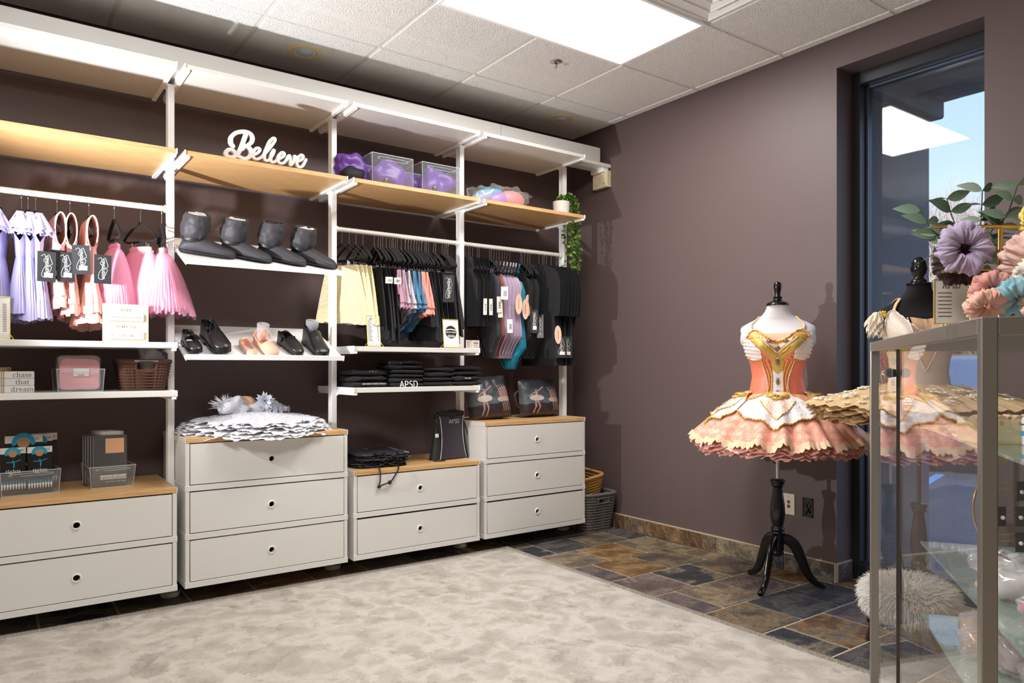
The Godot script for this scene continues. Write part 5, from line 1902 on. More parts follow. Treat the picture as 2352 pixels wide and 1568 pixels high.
func rail_of_children() -> void:
	var lav := mat("lavender_chiffon", rgb(196, 192, 238), 0.75, {"back": Color(0.3, 0.3, 0.38)})
	var pinkm := mat("pink_knit", rgb(248, 196, 188), 0.6, {"rim": 0.2})
	var peach := mat("pink_chiffon", rgb(252, 196, 186), 0.75, {"back": Color(0.35, 0.25, 0.24)})
	# lavender dresses
	var xs := [-0.68, -0.602, -0.578, -0.55]
	for k in 4:
		var turn := [-0.12, -0.1, 0.05, 0.12][k] as float
		hang(false, xs[k], "black velvet hanger of the %s lavender dress from the left" % ["first", "second", "third", "fourth"][k], turn).scale = V(1, 1, 0.5)
		var o := thing("lavender_dress", "small lavender chiffon dress with ruffled sleeves, %s from the left on the rail" % ["first", "second", "third", "fourth"][k], "dress", V(xs[k], RAIL_Y - 0.098, 0), turn, "lavender dresses")
		var b := top_shape([[0.008, 0.05, 0.006], [-0.005, 0.085, 0.014], [-0.03, 0.105, 0.019], [-0.09, 0.1, 0.022], [-0.13, 0.098, 0.022], [-0.17, 0.092, 0.02], [-0.2, 0.088, 0.018]], -0.1, k)
		put("bodice", b, lav, o)
		for s in [-1, 1]:
			b = B.new()
			for q in 2:
				var rows := []
				for i in 6:
					var t := i / 5.0
					var row := PackedVector3Array()
					for j in 25:
						var a := PI * (j / 24.0 * 1.1 - 0.05)
						var rad := 0.012 + (0.04 - q * 0.008) * t
						row.append(V(cos(a) * rad + 0.006 * t * sin(a * 9.0 + q), 0.0 - 0.085 * t - 0.015 * q + 0.006 * sin(a * 7.0 + k) * t, s * (0.085 + (0.05 - 0.012 * q) * t * (0.4 + 0.6 * sin(a)))))
					rows.append(row)
				b.grid(rows)
			put("ruffled_sleeve", b, lav, o)
		for q in 3:
			var sb := skirt_shape(0.085, 0.15 - q * 0.012, 0.02, 0.056 - q * 0.008, [0.27, 0.25, 0.225][q], 27.0 + q * 4, 0.0065, 0.06 * sin(k * 2.0), k * 3 + q, 220, 12)
			put("skirt_layer", sb, lav, o).position = V(0, -0.19, 0)
		if k == 2: swing_tag(o, V(0.05, -0.18, 0.19), 0.06)
		if k == 3: swing_tag(o, V(0.055, -0.165, 0.16), 0.15)
	# pink dresses with armholes to the front
	xs = [-0.469, -0.419, -0.344]
	for k in 3:
		var turn := [0.08, -0.02, 0.05][k] as float
		hang(false, xs[k], "black velvet hanger of the %s pink ballet dress" % ["left", "middle", "right"][k], turn).scale = V(1, 1, 0.5)
		var o := thing("pink_dress", "small pink ballet dress with a black swing tag, %s on the rail" % ["leftmost of three", "middle of three", "longest of three"][k], "dress", V(xs[k], RAIL_Y - 0.1, 0), turn, "pink ballet dresses")
		var b := top_shape([[0.012, 0.075, 0.004], [0.006, 0.088, 0.012], [-0.02, 0.096, 0.019], [-0.07, 0.095, 0.023], [-0.115, 0.098, 0.022], [-0.135, 0.104, 0.022], [-0.16, 0.106, 0.023], [-0.22, 0.1, 0.022], [-0.27, 0.1, 0.022]], -0.125, 20 + k)
		put("bodice", b, pinkm, o)
		for s in [-1, 1]:
			b = B.new()
			var ring := []
			for j in 24:
				var a := TAU * j / 24.0
				ring.append(V(cos(a) * 0.0215, -0.06 + sin(a) * 0.072, s * (0.098 + 0.006 * sin(a))))
			b.loop(ring, 0.0034, 6)
			put("armhole_band", b, pinkm, o)
		var len_: float = [0.17, 0.2, 0.235][k]
		for q in 2:
			var sb := skirt_shape(0.1, 0.15, 0.022, [0.03, 0.04, 0.07][k] - q * 0.008, len_ - q * 0.05, 9.0 + q * 2, 0.012, 0.05, 40 + k * 3 + q, 100, 12)
			put("skirt_layer", sb, peach, o).position = V(0, -0.25, 0)
		swing_tag(o, V([0.005, 0.03, 0.03][k], [-0.17, -0.135, -0.17][k], 0.165), [0.05, -0.08, 0.0][k], 0.068, 0.128, "logo", k != 2)
	# pink tutus on clip hangers
	xs = [-0.241, -0.13, -0.038]
	var tul := mat("pink_tulle", rgb(255, 176, 208), 0.8, {"back": Color(0.4, 0.25, 0.32)})
	var veil := mat("pink_veil", Color(1.0, 0.72, 0.84, 0.45), 0.7)
	for k in 3:
		var turn := [0.1, 0.55, -0.06][k] as float
		hang(true, xs[k], "black clip hanger of the %s pink tutu skirt" % ["left", "middle", "right"][k], turn).scale = V(1, 1, 0.55)
		var o := thing("tutu_skirt", "bright pink tulle tutu skirt beside the first post, %s" % ["left of three", "middle of three", "flaring past the post"][k], "skirt", V(xs[k], RAIL_Y - 0.212, 0), turn, "pink tulle tutu skirts")
		var b := B.new()
		b.lathe([Vector2(0.86, -0.012), Vector2(0.98, -0.008), Vector2(1.0, 0.0), Vector2(0.98, 0.012), Vector2(0.9, 0.014)], 30, Transform3D(Basis().scaled(V(0.02, 1, 0.072)), Vector3.ZERO), -1.0)
		put("waistband", b, tul, o)
		for q in 5:
			b = B.new()
			var r1: Vector2 = [Vector2(0.11, 0.15), Vector2(0.1, 0.15), Vector2(0.155, 0.17)][k] * (1.0 - 0.1 * q)
			frill(b, Vector3.ZERO, Vector2(0.018, 0.07), r1, -0.004, -0.305 + 0.022 * q, 120 + k * 7 + q, 58 + q * 3, 0.07, 0.006, 320, 14, 0.0, 0.62)
			put("tulle_layer", b, tul if q > 0 else veil, o)
		if k == 1:
			b = B.new()
			b.box(V(0.0, -0.01, 0.074), V(0.02, 0.012, 0.001), 0.0)
			put("label", b, mat("card_white"), o)

func rail_of_skirts() -> void:
	var lace := mat("cream_lace", Color.WHITE, 0.75, {"tex": noise("cream_lace_pattern", 0.075, 4, FastNoiseLite.TYPE_CELLULAR, [[0.0, rgb(250, 240, 206)], [0.4, rgb(242, 230, 186)], [0.55, rgb(190, 172, 122)], [0.7, rgb(250, 244, 218)], [1.0, rgb(228, 212, 162)]]), "tri": 2.6, "back": Color(0.2, 0.18, 0.1)})
	var blk := mat("skirt_black", rgb(24, 24, 27), 0.8, {"rim": 0.15})
	var cols := {"mauve": rgb(182, 140, 158), "lavender grey": rgb(196, 184, 198), "blue": rgb(74, 124, 158), "peach pink": rgb(240, 158, 146)}
	for c in cols: mat("chiffon_" + c, cols[c], 0.7, {"back": cols[c] * 0.35})
	var list := [
		[0.885, "cream"], [0.928, "cream"], [0.97, "cream"], [1.012, "cream"], [1.082, "black"], [1.106, "black"], [1.121, "black"], [1.134, "black"], [1.157, "black"], [1.179, "black"],
		[1.193, "mauve"], [1.202, "mauve"], [1.215, "mauve"], [1.228, "lavender grey"], [1.253, "lavender grey"], [1.28, "blue"], [1.3, "blue"], [1.319, "blue"], [1.338, "peach pink"], [1.355, "peach pink"], [1.372, "peach pink"],
		[1.39, "black"], [1.411, "black"], [1.421, "black"], [1.437, "black"], [1.472, "black"], [1.486, "black"], [1.531, "black"], [1.546, "black"], [1.558, "black"], [1.572, "black"]]
	var ords := ["first", "second", "third", "fourth", "fifth", "sixth", "seventh", "eighth", "ninth", "tenth", "eleventh", "twelfth", "thirteenth", "fourteenth", "fifteenth", "sixteenth"]
	var count := {}
	for k in list.size():
		var x: float = list[k][0]
		var c: String = list[k][1]
		count[c] = count.get(c, 0) + 1
		var nth: String = ords[count[c] - 1]
		var turn: float = rr(-0.1, 0.1) + ([0.5, 0.34, 0.2, 0.1][k] if k < 4 else 0.0)
		hang(true, x, "black clip hanger of the %s %s skirt from the left" % [nth, c], turn)
		var lab := "%s %s, %s of its colour from the left on the rail" % [c, {"cream": "floral lace skirt", "black": "short skirt"}.get(c, "chiffon wrap skirt"), nth]
		var o := thing(c.replace(" ", "_") + "_skirt", lab, "skirt", V(x, RAIL_Y - 0.215, 0), turn, c + " skirts on the full rail")
		var b: B
		if c == "cream":
			b = skirt_shape(0.11, 0.185, 0.012, 0.03, 0.31, 7.0, 0.008, -0.04, 200 + k, 90, 14)
			put("skirt", b, lace, o)
			b = B.new()
			b.lathe([Vector2(0.96, -0.014), Vector2(1.0, -0.01), Vector2(1.0, 0.01), Vector2(0.96, 0.013)], 28, Transform3D(Basis().scaled(V(0.0125, 1, 0.111)), Vector3.ZERO), -1.0)
			put("waistband", b, lace, o)
		elif c == "black":
			var hh := rr(0.3, 0.4)
			b = skirt_shape(0.105, rr(0.15, 0.19), 0.006, 0.013, hh, 8.0, 0.005, rr(-0.15, 0.05), 200 + k, 64, 12)
			put("skirt", b, blk, o)
			b = B.new()
			b.lathe([Vector2(0.96, -0.014), Vector2(1.0, -0.01), Vector2(1.0, 0.01), Vector2(0.96, 0.013)], 28, Transform3D(Basis().scaled(V(0.007, 1, 0.106)), Vector3.ZERO), -1.0)
			put("waistband", b, blk, o)
			if count[c] in [2, 5]: swing_tag(o, V(-0.015, -0.05, 0.16), -0.5, 0.04, 0.036, "white")
			if count[c] == 12: swing_tag(o, V(-0.02, -0.015, 0.2), -0.45, 0.065, 0.16, "logo", false)
		else:
			var m: Material = mats["chiffon_" + c]
			var slope := 0.3 if c != "peach pink" else 0.1
			for q in 2:
				b = skirt_shape(0.1, 0.165, 0.006, 0.022 - q * 0.006, (0.31 if c != "peach pink" else 0.275) - q * 0.04, 6.0 + q * 3, 0.011, slope, 230 + k * 2 + q, 84, 14)
				put("skirt_layer", b, m, o)
			b = B.new()
			b.tube(smooth([V(-0.006, 0.004, 0.1), V(-0.012, -0.02, 0.115), V(-0.016, -0.08, 0.125), V(-0.012, -0.14, 0.13)], 5), 0.007, 6, true, 0.3)
			put("tie", b, m, o)

func rail_of_leotards() -> void:
	var blk := mat("skirt_black")
	var grey := mat("leotard_grey", rgb(66, 66, 76), 0.6)
	var teal := mat("leotard_teal", rgb(10, 124, 150), 0.42, {"rim": 0.2})
	var lilac := mat("leotard_lilac", rgb(178, 156, 182), 0.5, {"rim": 0.2})
	var rust := mat("leotard_rust", rgb(150, 88, 74), 0.55)
	var list := [[1.702, "top"], [1.721, "top"], [1.734, "top"], [1.753, "top"], [1.789, "top"], [1.803, "top"],
		[1.881, "grey"], [1.894, "grey"], [1.915, "rust"], [1.935, "lilac"], [1.956, "lilac"], [1.98, "lilac"], [1.999, "lilac"], [2.017, "lilac"], [2.04, "teal"],
		[2.128, "black"], [2.14, "black"], [2.161, "black"], [2.187, "black"], [2.205, "black"],
		[2.282, "tee"], [2.313, "tee"], [2.326, "tee"], [2.345, "tee"], [2.387, "tee"], [2.432, "tee"], [2.447, "tee"]]
	var ords := ["first", "second", "third", "fourth", "fifth", "sixth", "seventh"]
	var what := {"top": "black sleeveless top", "grey": "dark grey strap leotard", "rust": "rust brown leotard", "lilac": "lilac leotard", "teal": "bright teal leotard", "black": "black leotard", "tee": "black long tee"}
	var where := {"top": "left group on the leotard rail", "grey": "just left of the lilac ones", "rust": "between grey and lilac ones", "lilac": "amid the leotard rail", "teal": "hanging lowest amid the rail", "black": "right of the teal one", "tee": "at the right end of the rail"}
	var count := {}
	for k in list.size():
		var x: float = list[k][0]
		var c: String = list[k][1]
		count[c] = count.get(c, 0) + 1
		var n: int = count[c]
		var turn := rr(-0.07, 0.07)
		if c == "teal": turn = 0.62
		if c == "lilac": turn = 0.1 + 0.07 * n
		hang(false, x, "black velvet hanger of the %s %s" % [ords[n - 1], what[c]], turn)
		var lab: String = "%s, %s of its kind, %s" % [what[c], ords[n - 1], where[c]]
		var kind: String = {"top": "top", "tee": "shirt"}.get(c, "leotard")
		var o := thing({"top": "tank_top", "tee": "black_shirt"}.get(c, c + "_leotard"), lab, kind, V(x, RAIL_Y - 0.098, 0), turn, what[c] + "s on the rail")
		var b: B
		if c == "tee":
			b = top_shape([[0.01, 0.06, 0.006], [-0.002, 0.11, 0.01], [-0.03, 0.17, 0.012], [-0.07, 0.205, 0.013], [-0.12, 0.222, 0.013], [-0.2, 0.226, 0.013], [-0.29, 0.22, 0.013], [-0.335, 0.214, 0.013], [-0.34, 0.168, 0.013], [-0.42, 0.166, 0.013], [-0.52, 0.172, 0.013], [-0.6, 0.176, 0.012], [-0.66, 0.178, 0.011]], -0.35, 300 + k)
			put("cloth", b, blk, o)
			if n == 2:
				swing_tag(o, V(-0.03, -0.4, 0.2), -0.5, 0.045, 0.12, "peach")
			if n in [3, 5]: swing_tag(o, V(-0.02, -0.47, 0.2), -0.5, 0.075, 0.14)
		elif c == "top":
			b = top_shape([[0.012, 0.07, 0.004], [0.004, 0.09, 0.008], [-0.03, 0.1, 0.012], [-0.09, 0.105, 0.012], [-0.14, 0.13, 0.012], [-0.22, 0.128, 0.012], [-0.32, 0.124, 0.012], [-0.42, 0.13, 0.011]], -0.13, 300 + k)
			put("cloth", b, blk, o)
			if n in [4, 6]: swing_tag(o, V(-0.015, -0.25, 0.15), -0.75, 0.022, 0.1, "white")
		else:
			var m: Material = {"grey": grey, "rust": rust, "lilac": lilac, "teal": teal, "black": blk}[c]
			var d := 0.07 if c == "teal" else 0.0
			b = top_shape([[-0.075 - d * 0.3, 0.05, 0.006], [-0.1 - d * 0.3, 0.085, 0.012], [-0.15 - d * 0.5, 0.108, 0.016], [-0.24 - d * 0.6, 0.104, 0.016], [-0.32 - d * 0.8, 0.098, 0.016], [-0.4 - d, 0.108, 0.017], [-0.46 - d, 0.114, 0.018], [-0.49 - d, 0.1, 0.02], [-0.53 - d, 0.07, 0.022], [-0.57 - d, 0.048, 0.022], [-0.605 - d, 0.036, 0.016], [-0.615 - d, 0.03, 0.004]], -0.09, 300 + k, 0.007)
			put("cloth", b, m, o)
			for s in [-1, 1]:
				b = B.new()
				b.tube(smooth([V(-0.006, -0.08 - d * 0.3, s * 0.045), V(-0.003, -0.03, s * 0.062), V(0, 0.0, s * 0.07), V(0.003, -0.03, s * 0.062), V(0.006, -0.08 - d * 0.3, s * 0.045)], 4), 0.006, 6, true, 0.4)
				put("strap", b, m, o)
			for s in [-1, 1]:
				b = B.new()
				b.tube(smooth([V(-0.018, -0.47 - d, s * 0.11), V(-0.02, -0.53 - d, s * 0.072), V(-0.016, -0.59 - d, s * 0.042), V(0.0, -0.612 - d, s * 0.034), V(0.016, -0.59 - d, s * 0.042), V(0.02, -0.53 - d, s * 0.072), V(0.018, -0.47 - d, s * 0.11)], 4), 0.004, 6)
				put("leg_band", b, m, o)
			if c == "grey":
				swing_tag(o, V(-0.02, -0.2 - 0.03 * n, 0.13), -0.7, 0.03, 0.1, "white")
				if n == 2: swing_tag(o, V(-0.005, -0.17, 0.16), -0.6, 0.045, 0.08, "white")
			if c == "lilac" and n == 1: swing_tag(o, V(-0.02, -0.37, 0.14), -0.6, 0.035, 0.085, "white")
			if c == "lilac" and n in [3, 5]: swing_tag(o, V(-0.01, -0.16 - 0.015 * n, 0.14), -0.7, 0.045, 0.13, "peach")
			if c == "teal": swing_tag(o, V(0.01, -0.2, 0.12), -0.9, 0.04, 0.14, "peach")
			if c == "black" and n == 3: swing_tag(o, V(-0.01, -0.3, 0.13), -0.7, 0.05, 0.15, "logo")
			if c == "black" and n == 5: swing_tag(o, V(-0.01, -0.33, 0.13), -1.0, 0.045, 0.15, "logo", false)

# ---------------------------------------------------------------- right-hand side: dress forms, glass case, stool
# dress form torso: key heights -> half width, half depth, forward shift; local +z is the front
const TORSO := [
	[0.0, 0.118, 0.095, 0.0], [0.06, 0.13, 0.1, 0.0], [0.11, 0.137, 0.102, 0.0], [0.15, 0.137, 0.1, 0.0], [0.2, 0.126, 0.092, 0.0], [0.25, 0.118, 0.087, 0.0],
	[0.3, 0.124, 0.089, 0.003], [0.335, 0.134, 0.094, 0.007], [0.37, 0.146, 0.102, 0.012], [0.405, 0.155, 0.107, 0.013], [0.435, 0.165, 0.101, 0.009], [0.465, 0.176, 0.088, 0.002],
	[0.49, 0.181, 0.072, -0.006], [0.506, 0.176, 0.063, -0.009], [0.522, 0.15, 0.056, -0.01], [0.538, 0.118, 0.051, -0.009], [0.552, 0.092, 0.048, -0.006], [0.566, 0.073, 0.046, -0.003], [0.585, 0.06, 0.045, 0.0], [0.602, 0.053, 0.044, 0.002], [0.615, 0.051, 0.044, 0.002]]

func torso_at(a: float, y: float, off := 0.0) -> Vector3:
	var i := 0
	while i < TORSO.size() - 2 and TORSO[i + 1][0] < y: i += 1
	var p: Array = TORSO[i]
	var q: Array = TORSO[i + 1]
	var t := clampf((y - p[0]) / (q[0] - p[0]), 0.0, 1.0)
	t = t * t * (3.0 - 2.0 * t) * 0.35 + t * 0.65
	var w: float = lerpf(p[1], q[1], t) + off
	var d: float = lerpf(p[2], q[2], t) + off
	var s := sin(a)
	var c := cos(a)
	var bust := 0.0
	if c > 0.0 and y > 0.28 and y < 0.52:
		var g := exp(-pow((y - 0.4) / 0.048, 2.0))
		bust = 0.026 * g * exp(-pow((absf(a) - 0.52) / 0.3, 2.0)) - 0.006 * g * exp(-pow(a / 0.2, 2.0))
	return V(s * w * (1.0 + bust * 0.5), y, c * d + p[3] + bust)

func torso_rows(y0: float, y1: float, n: int, k: int, off: float) -> Array:
	var rows := []
	for i in n + 1:
		var row := PackedVector3Array()
		for j in k: row.append(torso_at(TAU * j / k, lerpf(y0, y1, i / float(n)), off))
		rows.append(row)
	return rows

# columns of a panel on a surface f(u, v): top(u) to bottom(u)
func panel(b: B, f: Callable, u0: float, u1: float, top: Callable, bot: Callable, nu := 24, nv := 8) -> void:
	var rows := []
	for i in nu + 1:
		var u := lerpf(u0, u1, i / float(nu))
		var row := PackedVector3Array()
		for j in nv + 1: row.append(f.call(u, lerpf(top.call(u), bot.call(u), j / float(nv))))
		rows.append(row)
	b.grid(rows)

# beaded braid along a line on a surface
func braid(b: B, pts: Array, r: float, bead := 0.35) -> void:
	var s := smooth(pts, 14 if pts.size() < 16 else 3)
	var rad := []
	for i in s.size():
		rad.append(r * (0.8 + bead * sin(i * 1.9)))
		s[i] = s[i] + V(0, r * 0.45 * sin(i * 0.95), 0)
	b.tube(s, rad, 6)

func on(f: Callable, uv: Array) -> Array:
	var out := []
	for p in uv: out.append(f.call(p.x, p.y))
	return out

func dress_form(label: String, at: Vector3, turn: float, y0: float, cloth: Material, finial: int) -> Node3D:
	var o := thing("dress_form", label, "mannequin", at, turn)
	var gloss := mat("black_lacquer", rgb(16, 15, 16), 0.16)
	var k := 56
	var b := B.new()
	b.grid(torso_rows(0.0, 0.615, 70, k, 0.0), true)
	for s in [-1, 1]:
		b.blob(V(s * 0.147, 0.45, -0.004), V(0.034, 0.052, 0.054), 0.9, 0.9, 0, 1, 1, 24, Basis(V(0, 0, 1), s * 0.1))
	var bottom := torso_rows(0.0, 0.0001, 1, k, 0.0)
	var c0 := PackedVector3Array()
	for j in k: c0.append(V(0, 0, 0))
	b.grid([c0, bottom[0]], true)
	put("body", b, cloth, o).position.y = y0
	b = B.new()
	var prof := []
	if finial == 0: prof = [Vector2(0.054, 0.612), Vector2(0.055, 0.618), Vector2(0.05, 0.626), Vector2(0.03, 0.634), Vector2(0.021, 0.641), Vector2(0.019, 0.648), Vector2(0.024, 0.654), Vector2(0.015, 0.66), Vector2(0.0135, 0.668), Vector2(0.0165, 0.69), Vector2(0.0195, 0.708), Vector2(0.019, 0.72), Vector2(0.014, 0.73), Vector2(0.0, 0.735)]
	else: prof = [Vector2(0.054, 0.612), Vector2(0.055, 0.62), Vector2(0.036, 0.625), Vector2(0.036, 0.632), Vector2(0.024, 0.64), Vector2(0.021, 0.648), Vector2(0.03, 0.66), Vector2(0.037, 0.677), Vector2(0.035, 0.692), Vector2(0.031, 0.7), Vector2(0.033, 0.704), Vector2(0.028, 0.716), Vector2(0.016, 0.728), Vector2(0.0, 0.732)]
	b.lathe(prof, 32, Transform3D(Basis(), V(0, 0, 0.002)), 0.3)
	put("neck_cap", b, gloss, o).position.y = y0
	b = B.new()
	b.tube([V(0, 0.55, 0), V(0, y0 + 0.05, 0)], 0.0095, 14)
	put("pole", b, mat("steel_pole", rgb(200, 196, 188), 0.25, {"metal": 1.0}) if finial == 0 else mat("brown_pole", rgb(58, 40, 34), 0.35), o)
	b = B.new()
	b.lathe([Vector2(0.0, 0.16), Vector2(0.018, 0.158), Vector2(0.024, 0.166), Vector2(0.03, 0.172), Vector2(0.03, 0.18), Vector2(0.026, 0.184), Vector2(0.031, 0.19), Vector2(0.031, 0.262), Vector2(0.029, 0.268), Vector2(0.034, 0.274), Vector2(0.034, 0.28), Vector2(0.029, 0.285), Vector2(0.034, 0.291), Vector2(0.034, 0.298), Vector2(0.028, 0.304), Vector2(0.026, 0.31), Vector2(0.033, 0.34), Vector2(0.0365, 0.375), Vector2(0.034, 0.42), Vector2(0.026, 0.475), Vector2(0.022, 0.5), Vector2(0.024, 0.508), Vector2(0.033, 0.516), Vector2(0.029, 0.524), Vector2(0.036, 0.534), Vector2(0.036, 0.542), Vector2(0.03, 0.546), Vector2(0.0, 0.548)], 36, Transform3D(), 0.35)
	put("turned_stem", b, gloss if finial == 0 else mat("brown_lacquer", rgb(40, 26, 22), 0.25), o)
	for q in 3:
		var a := TAU * q / 3.0 + (0.16 if finial == 0 else 0.6)
		b = B.new()
		var pts := smooth([V(0.018, 0.245, 0), V(0.05, 0.242, 0), V(0.085, 0.212, 0), V(0.115, 0.145, 0), V(0.145, 0.075, 0), V(0.18, 0.035, 0), V(0.21, 0.02, 0), V(0.225, 0.012, 0)], 5)
		var rows := []
		for i in pts.size():
			var t := i / float(pts.size() - 1)
			var d: Vector3 = (pts[mini(i + 1, pts.size() - 1)] - pts[maxi(i - 1, 0)]).normalized()
			var nn := V(-d.y, d.x, 0)
			var hgt := lerpf(0.024, 0.013, t) * (1.0 + 0.4 * sin(PI * minf(t * 1.3, 1.0)))
			if t > 0.93: hgt *= lerpf(1.0, 0.45, (t - 0.93) / 0.07)
			var row := PackedVector3Array()
			for j in 14:
				var an := TAU * j / 14.0
				var p: Vector3 = pts[i] + nn * B.pw(sin(an), 0.7) * hgt + V(0, 0, B.pw(cos(an), 0.7) * 0.013)
				p.y = maxf(p.y, 0.001)
				row.append(Basis(V(0, 1, 0), a) * p)
			rows.append(row)
		b.grid(rows, true)
		put("leg", b, gloss if finial == 0 else mat("brown_lacquer"), o)
	return o

func dress_forms() -> void:
	var turn := -0.977
	var at1 := V(2.53, 0, 1.65)
	dress_form("white dress form with glossy black neck cap and stand, wearing the coral tutu", at1, turn, 0.815, mat("white_jersey", rgb(216, 211, 215), 0.8), 0)
	coral_tutu(at1, turn, 0.815)
	var at2 := V(2.437, 0, 2.384)
	dress_form("black dress form with black ball finial by the window, wearing the tan tutu", at2, -0.85, 0.845, mat("black_jersey", rgb(14, 14, 16), 0.9), 1).scale = V(0.88, 1.0, 0.92)
	tan_tutu(at2, -0.85, 0.845)

# the dress is drawn on a longer scale: its hem line, bust line and top line fall on those of the form
func worn_at(a: float, y: float, off := 0.0) -> Vector3:
	return torso_at(a, remap(y, 0.02, 0.27, 0.155, 0.335) if y < 0.27 else remap(y, 0.27, 0.425, 0.335, 0.487), off)

# cloth that meets the right wall gives way: x is held short of the plaster
func give_way(b: B, xf: Transform3D) -> B:
	var inv := xf.affine_inverse()
	for i in b.v.size():
		var p := xf * b.v[i]
		var lim := 2.826 if p.z < 1.84 or p.z > 2.42 else 2.96
		if p.x > lim - 0.1:
			p.x = lim - 0.1 * exp(-(p.x - lim + 0.1) / 0.1)
			b.v[i] = inv * p
	return b

func coral_tutu(at: Vector3, turn: float, y0: float) -> void:
	var o := thing("ballet_tutu", "coral and gold ballet tutu with white sequin panels on the white dress form", "tutu dress", at + V(0, y0, 0), turn)
	var here := o.transform
	var coral := mat("coral_satin", rgb(242, 134, 104), 0.38, {"rim": 0.3})
	var pale := mat("blush_satin", rgb(250, 214, 200), 0.5)
	var gold := mat("gold_braid", rgb(224, 184, 88), 0.35, {"metal": 0.4})
	var goldl := mat("gold_lace", Color.WHITE, 0.5, {"tex": noise("gold_lace_pattern", 0.12, 3, FastNoiseLite.TYPE_CELLULAR, [[0.0, rgb(246, 226, 150)], [0.4, rgb(222, 190, 96)], [0.6, rgb(160, 120, 50)], [1.0, rgb(250, 240, 190)]]), "tri": 8.0, "metal": 0.25})
	var seq := mat("sequin_cloth", Color.WHITE, 0.4, {"tex": noise("sequin_pattern", 0.11, 2, FastNoiseLite.TYPE_CELLULAR, [[0.0, rgb(255, 252, 252)], [0.5, rgb(240, 232, 236)], [0.7, rgb(214, 202, 208)], [1.0, rgb(255, 255, 255)]]), "tri": 6.0})
	var lace := mat("dotted_lace", Color.WHITE, 0.7, {"tex": dots_texture(rgb(244, 168, 144), rgb(255, 232, 214)), "tri": 9.0, "back": Color(0.3, 0.18, 0.14)})
	var tul := mat("peach_tulle", rgb(252, 196, 182), 0.85, {"back": Color(0.35, 0.2, 0.16)})
	var cream := mat("cream_hem_lace", Color.WHITE, 0.7, {"tex": noise("hem_lace", 0.1, 3, FastNoiseLite.TYPE_CELLULAR, [[0.0, rgb(252, 240, 214)], [0.45, rgb(240, 214, 176)], [0.65, rgb(220, 172, 140)], [1.0, rgb(255, 246, 226)]]), "tri": 9.0})
	var surf := func(a: float, y: float) -> Vector3: return worn_at(a, y, 0.006)
	var surf2 := func(a: float, y: float) -> Vector3: return worn_at(a, y, 0.0085)
	var surf3 := func(a: float, y: float) -> Vector3: return worn_at(a, y, 0.011)
	# bodice: top line is a sweetheart
	var topl := func(a: float) -> float:
		var q := absf(wrapf(a, -PI, PI))
		return 0.36 + 0.065 * exp(-pow((q - 0.62) / 0.36, 2.0)) - 0.02 * smoothstep(1.0, 2.0, q)
	var b := B.new()
	panel(b, surf, -PI, PI, topl, func(_a): return 0.02, 80, 30)
	put("bodice", b, coral, o)
	b = B.new()
	var edge := []
	for i in 97: edge.append(surf2.call(lerpf(-PI, PI, i / 96.0), topl.call(lerpf(-PI, PI, i / 96.0))))
	braid(b, edge, 0.0048)
	put("neckline_braid", b, gold, o)
	# nude insert and straps
	b = B.new()
	panel(b, func(a, y): return worn_at(a, y, 0.003), -0.42, 0.42, func(a): return 0.405 + 0.01 * a * a, func(a): return 0.35, 16, 6)
	put("nude_insert", b, mat("nude_net"), o)
	for s in [-1, 1]:
		b = B.new()
		b.tube(smooth([worn_at(s * 0.66, 0.42, 0.008), worn_at(s * 0.8, 0.45, 0.006), worn_at(s * 1.0, 0.478, 0.005), worn_at(s * 1.25, 0.495, 0.004), worn_at(s * 1.8, 0.492, 0.004), worn_at(s * 2.3, 0.46, 0.004), worn_at(s * 2.5, 0.4, 0.006)], 5), 0.005, 6, true, 0.3)
		put("strap", b, mat("nude_net"), o)
	# cups: ruched white
	for s in [-1, 1]:
		b = B.new()
		var f := FastNoiseLite.new()
		f.frequency = 20.0
		panel(b, func(a, y): return worn_at(a, y, 0.0135 + 0.003 * sin(y * 330.0 + a * 6.0)), s * 0.5, s * 1.34, func(a): return 0.318 + 0.065 * smoothstep(0.45, 0.95, absf(a)) - 0.03 * smoothstep(1.0, 1.34, absf(a)), func(a): return 0.268 + 0.03 * absf(absf(a) - 0.85), 22, 22)
		put("cup", b, mat("ruched_white", rgb(250, 236, 232), 0.6), o)
		b = B.new()
		braid(b, on(surf3, [Vector2(s * 0.4, 0.285), Vector2(s * 0.6, 0.272), Vector2(s * 0.85, 0.268), Vector2(s * 1.08, 0.278), Vector2(s * 1.2, 0.3)]), 0.0042)
		braid(b, on(surf3, [Vector2(s * 0.5, topl.call(0.5) - 0.03), Vector2(s * 0.9, 0.375), Vector2(s * 1.2, 0.33)]), 0.0032)
		put("cup_braid", b, gold, o)
	# gold lace V and centre panel
	b = B.new()
	panel(b, surf2, -0.84, 0.84, func(a): return topl.call(a) - 0.012, func(a): return 0.27 + 0.1 * pow(absf(a) / 0.84, 1.4) - 0.06 * exp(-pow(a / 0.13, 2.0)), 50, 14)
	put("gold_lace_bust", b, goldl, o)
	b = B.new()
	panel(b, surf3, -0.4, 0.4, func(a): return topl.call(a) - 0.018, func(a): return 0.318 + 0.055 * absf(a) / 0.4, 30, 8)
	put("pale_yoke", b, pale, o)
	b = B.new()
	panel(b, surf3, -0.2, 0.2, func(a): return 0.29 - 0.03 * absf(a) / 0.2, func(a): return 0.205 - 0.03 * (1.0 - absf(a) / 0.2), 12, 12)
	put("gold_lace_centre", b, goldl, o)
	b = B.new()
	panel(b, surf2, -0.19, 0.19, func(_a): return 0.24, func(a): return 0.022 - 0.022 * (1.0 - absf(a) / 0.19), 14, 22)
	put("centre_panel", b, seq, o)
	b = B.new()
